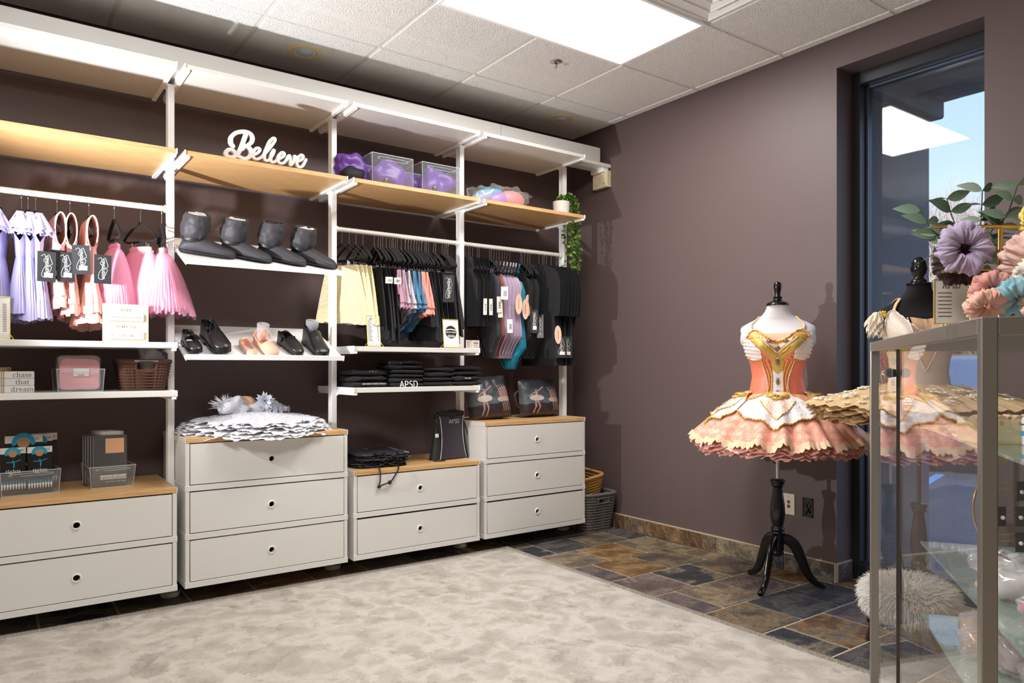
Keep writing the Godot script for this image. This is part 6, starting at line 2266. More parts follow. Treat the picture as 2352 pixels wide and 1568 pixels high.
	for s in [-1, 1]:
		braid(b, on(surf3, [Vector2(s * 0.34, 0.272), Vector2(s * 0.26, 0.22), Vector2(s * 0.2, 0.15), Vector2(s * 0.2, 0.08), Vector2(s * 0.19, 0.03), Vector2(0, 0.004)]), 0.0042)
		braid(b, on(surf3, [Vector2(s * 0.5, 0.27), Vector2(s * 0.38, 0.21), Vector2(s * 0.3, 0.15), Vector2(s * 0.3, 0.09), Vector2(s * 0.33, 0.03)]), 0.0034)
		braid(b, on(surf3, [Vector2(s * 0.6, 0.27), Vector2(s * 0.48, 0.21), Vector2(s * 0.4, 0.15), Vector2(s * 0.38, 0.09), Vector2(s * 0.42, 0.03)]), 0.003)
		braid(b, on(surf3, [Vector2(s * 0.42, topl.call(0.42) - 0.02), Vector2(s * 0.26, 0.345), Vector2(0, 0.312)]), 0.0034)
		braid(b, on(surf3, [Vector2(s * 0.56, topl.call(0.56) - 0.02), Vector2(s * 0.33, 0.335), Vector2(0, 0.292)]), 0.0034)
	put("gold_braid", b, gold, o)
	b = B.new()
	for s in [-1, 1]:
		for k in 24:
			var t := k / 23.0
			b.ball(worn_at(s * lerpf(0.55, 0.345, smoothstep(0, 0.8, t)), lerpf(0.265, 0.035, t), 0.012), V(0.0034, 0.0034, 0.0034), 8)
			b.ball(worn_at(s * lerpf(0.52, 0.0, t), lerpf(0.385, 0.302, t), 0.013), V(0.003, 0.003, 0.003), 8)
	put("pearl_rows", b, mat("pearl", rgb(240, 226, 222), 0.2), o)
	var jewel := mat("jewel", rgb(150, 132, 128), 0.08, {"metal": 0.7})
	for q in [[0.0, 0.265, 0.012, 0.026], [0.0, 0.125, 0.01, 0.02], [0.0, 0.045, 0.009, 0.016], [-0.22, 0.365, 0.016, 0.011], [0.22, 0.365, 0.016, 0.011], [0.0, 0.33, 0.012, 0.012]]:
		b = B.new()
		var c := worn_at(q[0], q[1], 0.014)
		b.blob(c, V(q[2], q[3], 0.005) * 0.75, 1.0, 1.0, 0.003, 60.0, 3, 10)
		for k in 10:
			var a := TAU * k / 10.0
			b.ball(c + V(cos(a) * q[2] * 0.85, sin(a) * q[3] * 0.85, 0.001), V(0.0024, 0.0024, 0.0024), 6)
		put("jewel", b, jewel, o)
	# skirt
	var skirt := func(a: float, t: float, off: float) -> Vector3:
		var fold := sin(a * 15.0 + 1.3 * sin(a * 4.0)) * 0.5 + 0.5 * sin(a * 26.0)
		var r0 := 0.125
		var r := lerpf(r0, 0.422, t) + 0.017 * fold * t
		var y := 0.168 - 0.185 * pow(t, 1.5) - 0.045 * t + 0.022 * fold * t * t
		y -= 0.02 * t * t * maxf(0.0, -cos(a)) * 0.0
		return V(sin(a) * (r + off * 0.35), y + off, cos(a) * (r * lerpf(0.82, 0.99, t) + off * 0.35))
	b = B.new()
	var rows := []
	for i in 25:
		var row := PackedVector3Array()
		for j in 240: row.append(skirt.call(TAU * j / 240.0, i / 24.0, 0.0))
		rows.append(row)
	b.grid(rows, true)
	put("lace_skirt", give_way(b, here), lace, o)
	b = B.new()
	rows = []
	var nz := FastNoiseLite.new()
	nz.frequency = 3.0
	for i in 5:
		var row := PackedVector3Array()
		for j in 560:
			var a := TAU * j / 560.0
			var t := i / 4.0
			var p: Vector3 = skirt.call(a, 0.955 + 0.05 * t, 0.004)
			var sc := absf(sin(a * 56.0))
			p += V(sin(a) * 0.012 * t * sc, -0.006 * t - 0.01 * t * t * sc + 0.006 * nz.get_noise_2d(sin(a) * 9.0, cos(a) * 9.0) , cos(a) * 0.012 * t * sc)
			row.append(p)
		rows.append(row)
	b.grid(rows, true)
	put("hem_lace", give_way(b, here), cream, o)
	for q in 4:
		b = B.new()
		frill(b, V(0, -0.008 - 0.006 * q, 0), Vector2(0.2, 0.18), Vector2(0.425 - q * 0.012, 0.425 - q * 0.012), 0.07 - q * 0.01, -0.08 - q * 0.006, 300 + q, 52, 0.025, 0.009, 320, 8)
		put("net_layer", give_way(b, here), tul, o)
	# hip panels
	for q in 5:
		var ac: float = [0.0, 1.28, -1.28, 2.5, -2.5][q]
		var hw: float = [0.68, 0.54, 0.54, 0.45, 0.45][q]
		var bot := func(a: float) -> float:
			var u := (a - ac) / hw
			return 0.8 - 0.22 * absf(u) - 0.045 * absf(sin(u * 4.4))
		var topp := func(a: float) -> float: return 0.0 + 0.30 * pow(absf((a - ac) / hw), 1.4)
		b = B.new()
		panel(b, func(a, t): return skirt.call(a, t, 0.01), ac - hw, ac + hw, topp, bot, 36, 12)
		put("sequin_panel", give_way(b, here), seq, o)
		b = B.new()
		var tri_b := func(a: float) -> float: return 0.66 - 0.95 * absf(a - ac)
		panel(b, func(a, t): return skirt.call(a, t, 0.0125), ac - hw * 0.55, ac + hw * 0.55, func(a): return 0.02 + 0.12 * absf(a - ac), tri_b, 20, 10)
		put("blush_insert", give_way(b, here), pale, o)
		b = B.new()
		var line := []
		for i in 61:
			var a := lerpf(ac - hw, ac + hw, i / 60.0)
			line.append(skirt.call(a, bot.call(a), 0.0135))
		braid(b, line, 0.0044)
		for s in [-1, 1]:
			line = []
			for i in 20:
				var u := lerpf(0.25, 1.0, i / 19.0)
				line.append(skirt.call(ac + s * hw * u, topp.call(ac + s * hw * u), 0.0135))
			braid(b, line, 0.004)
			line = []
			for i in 16:
				var a: float = ac + s * hw * 0.55 * i / 15.0
				line.append(skirt.call(a, tri_b.call(a), 0.0145))
			braid(b, line, 0.0034)
		put("panel_braid", give_way(b, here), gold, o)
		if q < 3:
			b = B.new()
			for k in 3:
				var c: Vector3 = skirt.call(ac + (k - 1) * 0.14, 0.24 - 0.06 * absf(k - 1), 0.015)
				b.blob(c, V(0.028, 0.011, 0.022), 1.0, 1.0, 0.006, 40.0, k, 16)
			put("gold_motif", give_way(b, here), goldl, o)
			b = B.new()
			b.ball(skirt.call(ac, 0.26, 0.024), V(0.011, 0.011, 0.011), 12)
			put("jewel", give_way(b, here), mat("amber_jewel", rgb(150, 110, 40), 0.1, {"metal": 0.5}), o)
	b = B.new()
	rng.seed = 31
	for k in 420:
		var ac: float = [0.0, 1.28, -1.28][k % 3]
		var a := ac + rr(-0.5, 0.5)
		var t := rr(0.3, 0.64 - 0.2 * absf(a - ac))
		b.ball(skirt.call(a, t, 0.0145), V(0.0024, 0.0014, 0.0024), 6)
	var sq := put("sequins", give_way(b, here), mat("sequin_silver", rgb(246, 244, 246), 0.1), o)
	sq.set_meta("kind", "stuff")

func dots_texture(back: Color, dot: Color) -> ImageTexture:
	var im := Image.create(128, 128, false, Image.FORMAT_RGB8)
	im.fill(back)
	var g := RandomNumberGenerator.new()
	g.seed = 5
	for y in 128:
		for x in 128:
			var v := g.randf_range(-0.03, 0.03)
			im.set_pixel(x, y, Color(back.r + v, back.g + v, back.b + v))
	for k in 10:
		var c := Vector2((k % 3) * 43 + 20 + (k / 3 % 2) * 20, int(k / 3) * 42 + 20)
		for y in range(-11, 12):
			for x in range(-11, 12):
				var d := Vector2(x, y).length()
				if d < 11 and (d > 6.5 or d < 3.0): im.set_pixel(posmod(int(c.x + x), 128), posmod(int(c.y + y), 128), dot)
	return ImageTexture.create_from_image(im)

func tan_tutu(at: Vector3, turn: float, y0: float) -> void:
	var o := thing("ballet_tutu", "tan platter tutu with white flower embroidery on the black dress form", "tutu dress", at + V(0, y0, 0), turn)
	o.scale = V(0.88, 1.0, 0.92)
	var here := o.transform
	var tan_m := mat("tan_net", rgb(214, 184, 138), 0.8, {"back": Color(0.28, 0.22, 0.14)})
	var white := mat("applique_white", rgb(246, 242, 236), 0.6)
	var gold := mat("gold_braid")
	var body := mat("silver_lace", Color.WHITE, 0.45, {"tex": noise("silver_lace_pattern", 0.1, 3, FastNoiseLite.TYPE_CELLULAR, [[0.0, rgb(250, 244, 236)], [0.45, rgb(232, 220, 206)], [0.62, rgb(186, 164, 140)], [1.0, rgb(255, 252, 248)]]), "tri": 8.0, "metal": 0.1})
	var surf := func(a: float, y: float) -> Vector3: return worn_at(a, y, 0.007)
	var topl := func(a: float) -> float:
		var q := absf(wrapf(a, -PI, PI))
		return 0.345 + 0.1 * exp(-pow((q - 0.75) / 0.38, 2.0)) - 0.01 * smoothstep(1.2, 2.2, q)
	var b := B.new()
	panel(b, surf, -PI, PI, topl, func(_a): return 0.0, 80, 26)
	put("bodice", b, body, o)
	b = B.new()
	panel(b, func(a, y): return worn_at(a, y, 0.0095), -0.36, 0.36, func(a): return 0.402 + 0.03 * absf(a), func(a): return 0.16 + 0.5 * absf(a), 20, 14)
	put("nude_centre", b, mat("nude_net"), o)
	b = B.new()
	for s in [-1, 1]:
		braid(b, on(func(a, y): return worn_at(a, y, 0.012), [Vector2(s * 0.42, 0.41), Vector2(s * 0.4, 0.34), Vector2(s * 0.25, 0.25), Vector2(0.0, 0.155)]), 0.003)
	var edge := []
	for i in 81: edge.append(worn_at(lerpf(-PI, PI, i / 80.0), topl.call(lerpf(-PI, PI, i / 80.0)), 0.009))
	braid(b, edge, 0.003)
	put("pearl_braid", b, mat("pearl"), o)
	for s in [-1, 1]:
		b = B.new()
		b.tube(smooth([worn_at(s * 0.75, 0.43, 0.008), worn_at(s * 0.9, 0.47, 0.006), worn_at(s * 1.3, 0.497, 0.004), worn_at(s * 2.0, 0.48, 0.004), worn_at(s * 2.4, 0.4, 0.006)], 5), 0.008, 6, true, 0.3)
		put("strap", b, mat("nude_net"), o)
		b = B.new()
		for q in 3:
			frill(b, V(s * 0.178, 0.482 - q * 0.012, 0.0), Vector2(0.02, 0.02), Vector2(0.062 - q * 0.008, 0.06), 0.02, -0.03 - q * 0.012, 400 + q + s, 22, 0.06, 0.011, 150, 8)
		put("puff_sleeve", give_way(b, here), mat("sleeve_tulle", Color(0.95, 0.9, 0.82, 0.7), 0.7), o)
		b = B.new()
		for k in 14: b.ball(V(s * 0.165 + rr(-0.02, 0.02), 0.492 + rr(-0.012, 0.01), 0.035 + rr(-0.015, 0.02)), V(0.006, 0.006, 0.006), 8)
		put("gold_beads", b, gold, o)
	# platter
	for q in 6:
		b = B.new()
		frill(b, V(0, -q * 0.007, 0), Vector2(0.12, 0.1), Vector2(0.51 - q * 0.013, 0.49 - q * 0.012), 0.2, 0.112 - q * 0.006, 420 + q, 80, 0.02, 0.003, 360, 12)
		put("net_layer", give_way(b, here), tan_m, o)
	var plat := func(a: float, r: float) -> Vector3: return V(sin(a) * r * 1.13, 0.006 + lerpf(0.2, 0.112, clampf((r - 0.12) / 0.33, 0, 1)), cos(a) * r * 1.09)
	b = B.new()
	var vines := B.new()
	rng.seed = 17
	for k in 15:
		var a0 := TAU * k / 15.0
		var line := []
		for i in 6: line.append(plat.call(a0 + 0.12 * sin(i * 1.3), 0.15 + i * 0.05))
		braid(vines, line, 0.002)
		for i in 5:
			var c: Vector3 = plat.call(a0 + rr(-0.12, 0.12), rr(0.2, 0.42))
			var sz := rr(0.013, 0.024)
			for p in 5:
				var a := TAU * p / 5.0 + a0
				b.blob(c + V(cos(a), 0.1, sin(a)) * sz * 0.75, V(sz * 0.55, 0.003, sz * 0.4), 1.0, 1.0, 0, 1, 1, 8, Basis(V(0, 1, 0), -a))
	put("flower_applique", give_way(b, here), white, o).set_meta("kind", "stuff")
	put("vine_embroidery", give_way(vines, here), mat("vine_cream", rgb(232, 214, 176), 0.5), o)

const CASE_A := 0.9561   # 54.78 degrees: how far the long side of the case turns from -z towards +x
func glass_case() -> void:
	var dA := V(sin(CASE_A), 0, -cos(CASE_A))
	var dB := V(cos(CASE_A), 0, sin(CASE_A))
	# near corner at the pixel of the front post
	var P := V(0.511, 0, 3.371)
	var L := 1.22
	var D := 0.5
	var H := 1.191
	var alu := mat("case_metal", rgb(150, 146, 140), 0.34, {"metal": 0.75})
	var o := thing("display_case", "glass display case with brushed metal frame, scrunchies on its top", "display case", Vector3.ZERO)
	var bs := Basis(dA, V(0, 1, 0), dB)
	var e := 0.0115
	var w := 0.023
	for q in [[0, 0], [1, 0], [0, 1], [1, 1]]:
		var b := B.new()
		b.box(P + dA * (q[0] * (L - w) + e) + dB * (q[1] * (D - w) + e) + V(0, H / 2, 0), V(w, H, w), 0.002, bs)
		put("corner_post", b, alu, o)
	for y in [H - 0.0145, 0.05]:
		var b := B.new()
		for q in 2:
			b.box(P + dA * (L / 2) + dB * (q * (D - w) + e) + V(0, y, 0), V(L - 2 * w, 0.029, w), 0.002, bs)
			b.box(P + dA * (q * (L - w) + e) + dB * (D / 2) + V(0, y, 0), V(w, 0.029, D - 2 * w), 0.002, bs)
		put("rail", b, alu, o)
	var pane := mat("pane")
	var quadp := func(p0: Vector3, p1: Vector3, y0: float, y1: float) -> B:
		var b := B.new()
		b.quad(p0 + V(0, y0, 0), p1 + V(0, y0, 0), p1 + V(0, y1, 0), p0 + V(0, y1, 0))
		return b
	var m := 0.62
	put("sliding_pane", quadp.call(P + dB * 0.006 + dA * w, P + dB * 0.006 + dA * (L * m), 0.065, H - 0.03), pane, o)
	put("sliding_pane", quadp.call(P + dB * 0.014 + dA * (L * m - 0.03), P + dB * 0.014 + dA * (L - w), 0.065, H - 0.03), pane, o)
	put("end_pane", quadp.call(P + dA * 0.011 + dB * w, P + dA * 0.011 + dB * (D - w), 0.065, H - 0.03), pane, o)
	put("end_pane", quadp.call(P + dA * (L - 0.011) + dB * w, P + dA * (L - 0.011) + dB * (D - w), 0.065, H - 0.03), pane, o)
	put("back_pane", quadp.call(P + dB * (D - 0.01) + dA * w, P + dB * (D - 0.01) + dA * (L - w), 0.065, H - 0.03), pane, o)
	var b := B.new()
	b.box(P + dA * (L / 2) + dB * (D / 2) + V(0, H - 0.006, 0), V(L - 2 * w, 0.005, D - 2 * w), 0.0, bs)
	put("top_glass", b, mat("case_glass", Color(0.93, 0.97, 0.96, 0.06), 0.03), o)
	b = B.new()
	b.box(P + dA * (L * m) + dB * 0.008 + V(0, (0.065 + H - 0.03) / 2, 0), V(0.004, H - 0.1, 0.012), 0.0, bs)
	put("pane_edge", b, mat("edge_dark", rgb(50, 44, 40), 0.4), o)
	# lock on the sliding pane
	b = B.new()
	var lp := P + dA * (L * m + 0.01) + V(0, 1.099, 0)
	b.tube([lp + dA * 0.075 - dB * 0.012, lp + dA * 0.01 - dB * 0.012], 0.0085, 14)
	b.tube([lp + dA * 0.012 - dB * 0.012, lp - dA * 0.002 - dB * 0.012], 0.0125, 14)
	put("lock", b, mat("chrome"), o)
	b = B.new()
	b.box(lp - dA * 0.025 - dB * 0.008, V(0.035, 0.02, 0.01), 0.002, bs)
	put("lock_tongue", b, mat("black_metal"), o)
	# shelves and deck
	for y in [0.937, 0.584, 0.366]:
		b = B.new()
		var dd := 0.335
		b.box(P + dA * (L / 2) + dB * (D - dd / 2 - 0.03) + V(0, y, 0), V(L - 2 * w - 0.01, 0.008, dd), 0.001, bs)
		put("glass_shelf", b, mat("shelf_glass", Color(0.72, 0.86, 0.82, 0.22), 0.03), o)
	b = B.new()
	b.box(P + dA * (L / 2) + dB * (D / 2) + V(0, 0.06, 0), V(L - 2 * w, 0.012, D - 2 * w), 0.001, bs)
	put("deck", b, mat("deck_grey", rgb(186, 182, 174), 0.4), o)
	case_goods(P, dA, dB, H)

func spot(P: Vector3, dA: Vector3, dB: Vector3, l: float, d: float, y: float) -> Vector3: return P + dA * l + dB * d + V(0, y, 0)

func case_goods(P: Vector3, dA: Vector3, dB: Vector3, H: float) -> void:
	var face := -0.62    # the way the cards look: towards the camera
	# gold hoop stand with earring cards
	var c := spot(P, dA, dB, 0.71, 0.27, 0.783)
	var o := thing("earring_stand", "round gold wire earring stand on a wooden foot inside the glass case", "jewellery stand", c, face)
	var b := B.new()
	var ring := []
	for k in 60: ring.append(V(cos(TAU * k / 60.0) * 0.128, sin(TAU * k / 60.0) * 0.128, 0))
	b.loop(ring, 0.0028, 8)
	for y in [0.06, 0.045, 0.0, -0.015, -0.06, -0.075]:
		var hw := sqrt(0.128 * 0.128 - y * y)
		b.tube([V(-hw, y, 0), V(hw, y, 0)], 0.0016, 6)
	b.tube([V(0.0, -0.128, 0), V(0.0, -0.186, 0)], 0.004, 8)
	put("wire_hoop", b, mat("brass"), o)
	b = B.new()
	b.blob(V(0.0, -0.186, 0), V(0.11, 0.008, 0.05), 0.4, 0.5, 0, 1, 1, 24)
	put("foot", b, mat("bamboo"), o)
	var n := 0
	for y in [0.0, -0.015 + 0.075, -0.06]:
		for x in [-0.075, -0.01, 0.058]:
			if absf(x) > 0.07 and absf(y) > 0.05: continue
			n += 1
			var e := thing("earring_card", "black card with pearl earrings on the gold hoop, %s" % ["middle row left", "middle row centre", "middle row right", "top row left", "top row right", "bottom row left", "bottom row right"][n - 1], "earrings", c + Basis(V(0, 1, 0), face) * V(x, y + 0.004, 0.005), face + 0.1 * sin(n * 2.0), "earring cards on the gold hoop")
			b = B.new()
			b.box(V(0, -0.022, 0), V(0.044, 0.046, 0.001), 0.0)
			put("card", b, mat("tag_black"), e)
			b = B.new()
			for s in [-1, 1]: b.ball(V(s * 0.011, -0.024, 0.004), V(0.005, 0.005, 0.005), 12)
			put("pearls", b, mat("pearl"), e)
	# top shelf: clear box of elastic bands, bottle, mirror frame
	var t := spot(P, dA, dB, 0.66, 0.215, 0.9415)
	o = thing("acrylic_box", "clear box of rolled beige elastic inside the case on the upper shelf", "box", t, -CASE_A + 0.2)
	b = B.new()
	for s in [-1, 1]:
		b.box(V(s * 0.085, 0.028, 0), V(0.003, 0.056, 0.1), 0.0)
		b.box(V(0, 0.028, s * 0.05), V(0.17, 0.056, 0.003), 0.0)
	put("sides", b, mat("box_clear", Color(0.9, 0.88, 0.72, 0.3), 0.06), o)
	b = B.new()
	b.box(V(0, 0.004, 0), V(0.17, 0.006, 0.1), 0.0)
	put("bottom", b, mat("box_bottom", rgb(200, 192, 140), 0.4), o)
	for k in 4:
		b = B.new()
		b.lathe([Vector2(0.006, -0.014), Vector2(0.018, -0.014), Vector2(0.019, 0.0), Vector2(0.018, 0.014), Vector2(0.006, 0.014)], 20, Transform3D(Basis(V(1, 0, 0), PI / 2), Vector3.ZERO), 0.3)
		b.box(V(0.015, 0.012, 0), V(0.022, 0.003, 0.026), 0.001, Basis(V(0, 0, 1), 0.7))
		single("elastic_roll", b, mat("elastic_beige", rgb(216, 178, 146), 0.7), "beige roll of elastic in the clear box, %s" % ["leftmost", "second", "third", "rightmost"][k], "elastic roll", t + Basis(V(0, 1, 0), -CASE_A + 0.2) * V(-0.06 + k * 0.04, 0.044, 0.0), face, "beige elastic rolls")
	o = thing("spray_bottle", "white bottle with a black cap line and blue band on the upper glass shelf", "bottle", spot(P, dA, dB, 0.6, 0.25, 0.9415))
	b = B.new()
	b.lathe([Vector2(0.0, 0), Vector2(0.022, 0), Vector2(0.0235, 0.003), Vector2(0.0235, 0.052), Vector2(0.022, 0.06), Vector2(0.014, 0.066), Vector2(0.013, 0.072), Vector2(0.0, 0.073)], 28)
	put("bottle", b, mat("bottle_white", rgb(240, 240, 242), 0.25), o)
	b = B.new()
	b.lathe([Vector2(0.0238, 0.02), Vector2(0.0238, 0.031)], 28)
	put("blue_band", b, mat("packet_blue"), o)
	b = B.new()
	b.lathe([Vector2(0.0238, 0.044), Vector2(0.0238, 0.047)], 28)
	put("black_line", b, mat("ink"), o)
	o = thing("small_frame", "small white picture frame standing behind the bottle in the case", "frame", spot(P, dA, dB, 0.78, 0.36, 0.9415), face)
	b = B.new()
	for s in [-1, 1]:
		b.box(V(s * 0.04, 0.05, 0), V(0.01, 0.1, 0.012), 0.001)
		b.box(V(0, 0.05 + s * 0.045, 0), V(0.09, 0.01, 0.012), 0.001)
	put("frame", b, mat("card_white"), o)
	b = B.new()
	b.box(V(0, 0.05, -0.002), V(0.07, 0.08, 0.002), 0.0)
	put("print", b, mat("deck_grey"), o)
	# middle and lowest shelf: goods in clear film
	var packs := [[0.65, 0.225, 0.5885, rgb(214, 212, 206), "white netting in a clear bag on the middle glass shelf, before the gold hoop", 1.0], [0.82, 0.25, 0.5885, rgb(190, 192, 190), "grey-white tulle in a clear bag at the back of the middle glass shelf", 0.8], [0.52, 0.23, 0.5885, rgb(214, 130, 132), "small pink satin shoe in film at the near end of the middle glass shelf", 0.45],
		[0.945, 0.25, 0.3705, rgb(186, 150, 104), "tan satin shoe bundle in film at the far end of the lowest glass shelf", 1.1], [0.86, 0.235, 0.3705, rgb(176, 142, 98), "tan knit roll in crinkled film beside the far shoe bundle", 0.9], [0.78, 0.27, 0.3705, rgb(128, 100, 70), "brown padded shoe in shiny film on the lowest glass shelf", 1.1], [0.62, 0.3, 0.3705, rgb(140, 112, 80), "brown wrapped pair in film at the near end of the lowest glass shelf", 1.1]]
	for k in packs.size():
		var q: Array = packs[k]
		o = thing("plastic_pack", q[4], "plastic bag", spot(P, dA, dB, q[0], q[1], q[2]), [0.3, -0.6, 0.9, 0.2, -0.8, 1.1, 0.4][k], "clear packs in the case")
		var sc: float = q[5]
		b = B.new()
		b.blob(V(0, 0.037, 0) * sc, V(0.07, 0.034, 0.05) * sc, 0.85, 0.8, 0.022, 15.0, 80 + k, 32)
		put("contents", b, mat("pack_%d" % k, q[3], 0.55), o)
		b = B.new()
		b.blob(V(0, 0.039, 0) * sc, V(0.08, 0.038, 0.058) * sc, 0.75, 0.7, 0.024, 22.0, 90 + k, 34)
		put("film", b, mat("crinkle_film2"), o)
	case_top(P, dA, dB, H)

func scrunchie(at: Vector3, col: String, label: String, tilt: Basis, R := 0.036, r := 0.02) -> void:
	var b := B.new()
	var rows := []
	var f := FastNoiseLite.new()
	f.seed = hash(label) % 999
	f.frequency = 1.1
	var k := 160
	var ph := (hash(label) % 63) * 0.1
	for i in k:
		var a := TAU * i / k
		var row := PackedVector3Array()
		for j in 26:
			var p := TAU * j / 26.0
			var nz := f.get_noise_3d(cos(a) * 2.2, sin(a) * 2.2, p * 0.25)
			var fold := sin(a * 7.0 + ph + 2.2 * cos(p + nz * 3.0) + nz * 8.0)
			var fine := sin(a * 15.0 + ph * 2.0 + 2.0 * sin(p * 2.0) + nz * 7.0)
			var rad := r * (0.95 + (0.19 * fold + 0.07 * fine) * (0.65 + 0.35 * cos(p)) + 0.5 * nz)
			var q := R + cos(p) * rad
			row.append(tilt * V(cos(a) * q, sin(a) * q, sin(p) * rad * 0.85))
		rows.append(row)
	rows.append(rows[0])
	b.grid(rows, true)
	single("scrunchie", b, mat("velvet_" + col), label, "scrunchie", at, 0.0, "scrunchies on the case")

func case_top(P: Vector3, dA: Vector3, dB: Vector3, H: float) -> void:
	var cols := {"lavender": rgb(176, 162, 192), "plum": rgb(52, 30, 34), "yellow": rgb(236, 208, 112), "blush": rgb(238, 200, 192), "ivory": rgb(240, 232, 216), "rose": rgb(214, 160, 160), "sky": rgb(148, 196, 212), "wine": rgb(150, 62, 82), "dusty": rgb(220, 158, 148), "stone": rgb(214, 206, 188), "black": rgb(22, 20, 22), "peach": rgb(242, 188, 170)}
	for c in cols: mat("velvet_" + c, cols[c], 0.75, {"rim": 0.55})
	var R := V(cos(deg_to_rad(35.879)), 0, sin(deg_to_rad(35.879)))     # across the view
	var F := V(sin(deg_to_rad(35.879)), 0, -cos(deg_to_rad(35.879)))    # along the view
	var E := V(-0.7303, 0, 3.8557)
	var here := func(x: float, z: float, y: float) -> Vector3: return E + R * x + F * z + V(0, y, 0)
	var facing := Basis(V(0, 1, 0), -0.62 - 0.2)
	# gold stand
	var o := thing("scrunchie_stand", "gold T-bar stand for scrunchies on the glass case", "stand", here.call(0.845, 1.26, H))
	var b := B.new()
	b.tube([V(0, 0.004, 0), V(0, 0.165, 0)], 0.0042, 10)
	b.tube([V(0, 0.165, 0) - R * 0.115, V(0, 0.165, 0) + R * 0.115], 0.0036, 10)
	b.tube([V(0, 0.088, 0) - R * 0.1, V(0, 0.088, 0) + R * 0.1], 0.0036, 10)
	b.lathe([Vector2(0, 0.006), Vector2(0.05, 0.005), Vector2(0.052, 0.0)], 28)
	put("frame", b, mat("brass"), o)
	scrunchie(here.call(0.768, 1.235, H + 0.124), "lavender", "large lavender velvet scrunchie hung on the gold bar against the window", facing, 0.027, 0.0172)
	scrunchie(here.call(0.775, 1.268, H + 0.106), "plum", "dark plum scrunchie peeping out beneath the lavender one", facing, 0.027, 0.014)
	scrunchie(here.call(0.874, 1.22, H + 0.158), "yellow", "soft yellow scrunchie high on the gold bar by the copper hook", Basis(V(0, 1, 0), 0.5), 0.024, 0.0175)
	scrunchie(here.call(0.863, 1.2, H + 0.105), "blush", "pale blush scrunchie below the yellow one", facing * Basis(V(1, 0, 0), 0.6), 0.03, 0.02)
	scrunchie(here.call(0.862, 1.18, H + 0.074), "ivory", "ivory scrunchie under the pale blush one", facing * Basis(V(1, 0, 0), 0.8), 0.028, 0.018)
	scrunchie(here.call(0.868, 1.17, H + 0.052), "rose", "dusky rose scrunchie under the ivory one", facing * Basis(V(1, 0, 0), 1.0), 0.028, 0.0165)
	scrunchie(here.call(0.79, 1.2, H + 0.05), "dusty", "dusty pink scrunchie leaning on the white card", facing * Basis(V(1, 0, 0), 0.5), 0.019, 0.013)
	scrunchie(here.call(0.775, 1.19, H + 0.024), "peach", "peach pink scrunchie lying left at the case edge", facing * Basis(V(1, 0, 0), 0.9), 0.02, 0.013)
	scrunchie(here.call(0.815, 1.175, H + 0.036), "sky", "light blue scrunchie in the front of the heap", facing * Basis(V(1, 0, 0), 0.8), 0.021, 0.0165)
	scrunchie(here.call(0.846, 1.165, H + 0.032), "stone", "stone white scrunchie right of the light blue one", facing * Basis(V(1, 0, 0), 1.0), 0.018, 0.0145)
	scrunchie(here.call(0.88, 1.16, H + 0.036), "ivory", "ivory rolled scrunchie at the right picture edge", facing * Basis(V(1, 0, 0), 0.4), 0.018, 0.0145)
	scrunchie(here.call(0.862, 1.13, H + 0.014), "wine", "wine red scrunchie flat at the bottom of the heap", Basis(V(1, 0, 0), PI / 2), 0.026, 0.0145)
	scrunchie(here.call(0.835, 1.13, H + 0.012), "peach", "pale peach scrunchie flat beside the wine red one", Basis(V(1, 0, 0), PI / 2), 0.022, 0.0125)
	scrunchie(here.call(0.84, 1.24, H + 0.05), "black", "black scrunchie half hidden behind the dusty pink one", facing, 0.024, 0.015)
	# copper hook
	o = thing("hook_stand", "rounded copper wire hook at the right edge of the heap", "hook", here.call(0.85, 1.17, H))
	b = B.new()
	b.tube(smooth([V(0, 0.0, 0), V(0, 0.19, 0), R * 0.008 + V(0, 0.204, 0), R * 0.02 + V(0, 0.208, 0), R * 0.03 + V(0, 0.2, 0), R * 0.032 + V(0, 0.02, 0)], 6), 0.0032, 10)
	put("wire", b, mat("copper", rgb(214, 140, 108), 0.2, {"metal": 1.0}), o)
	# price card
	o = thing("card_stand", "gold framed white price card standing left of the scrunchie heap", "card stand", here.call(0.79, 1.31, H), -0.62)
	b = B.new()
	b.box(V(0, 0.04, 0), V(0.06, 0.078, 0.0015), 0.0)
	put("card", b, mat("card_white"), o)
	b = B.new()
	for s in [-1, 1]:
		b.box(V(s * 0.0305, 0.0405, 0), V(0.0022, 0.081, 0.003), 0.0004)
		b.box(V(0, 0.0405 + s * 0.0395, 0), V(0.063, 0.0022, 0.003), 0.0004)
	put("frame", b, mat("gold_frame"), o)
	lettering("heading", "APSD", 0.013, mat("grey_ink"), o, Transform3D(Basis(), V(0, 0.069, 0.001)), "Droid Serif")
	b = B.new()
	for k in 7: b.box(V(-0.012, 0.056 - k * 0.007, 0.001), V(0.024, 0.0012, 0.0003), 0.0)
	put("price_lines", b, mat("grey_ink"), o)
	# leafy sprays in a vase
	o = thing("leafy_spray", "vase of grey-green leafy branches behind the scrunchies", "plant", here.call(0.87, 1.36, H))
	b = B.new()
	b.lathe([Vector2(0, 0), Vector2(0.03, 0), Vector2(0.034, 0.01), Vector2(0.03, 0.07), Vector2(0.02, 0.09), Vector2(0.022, 0.1)], 24, Transform3D(), 0.3)
	put("vase", b, mat("pot_white"), o)
	rng.seed = 77
	var green := [mat("sage_leaf", rgb(112, 138, 118), 0.55, {"back": Color(0.15, 0.2, 0.14)}), mat("sage_leaf_dark", rgb(78, 106, 86), 0.55, {"back": Color(0.1, 0.15, 0.1)}), mat("sage_leaf_pale", rgb(148, 166, 150), 0.55, {"back": Color(0.15, 0.2, 0.15)})]
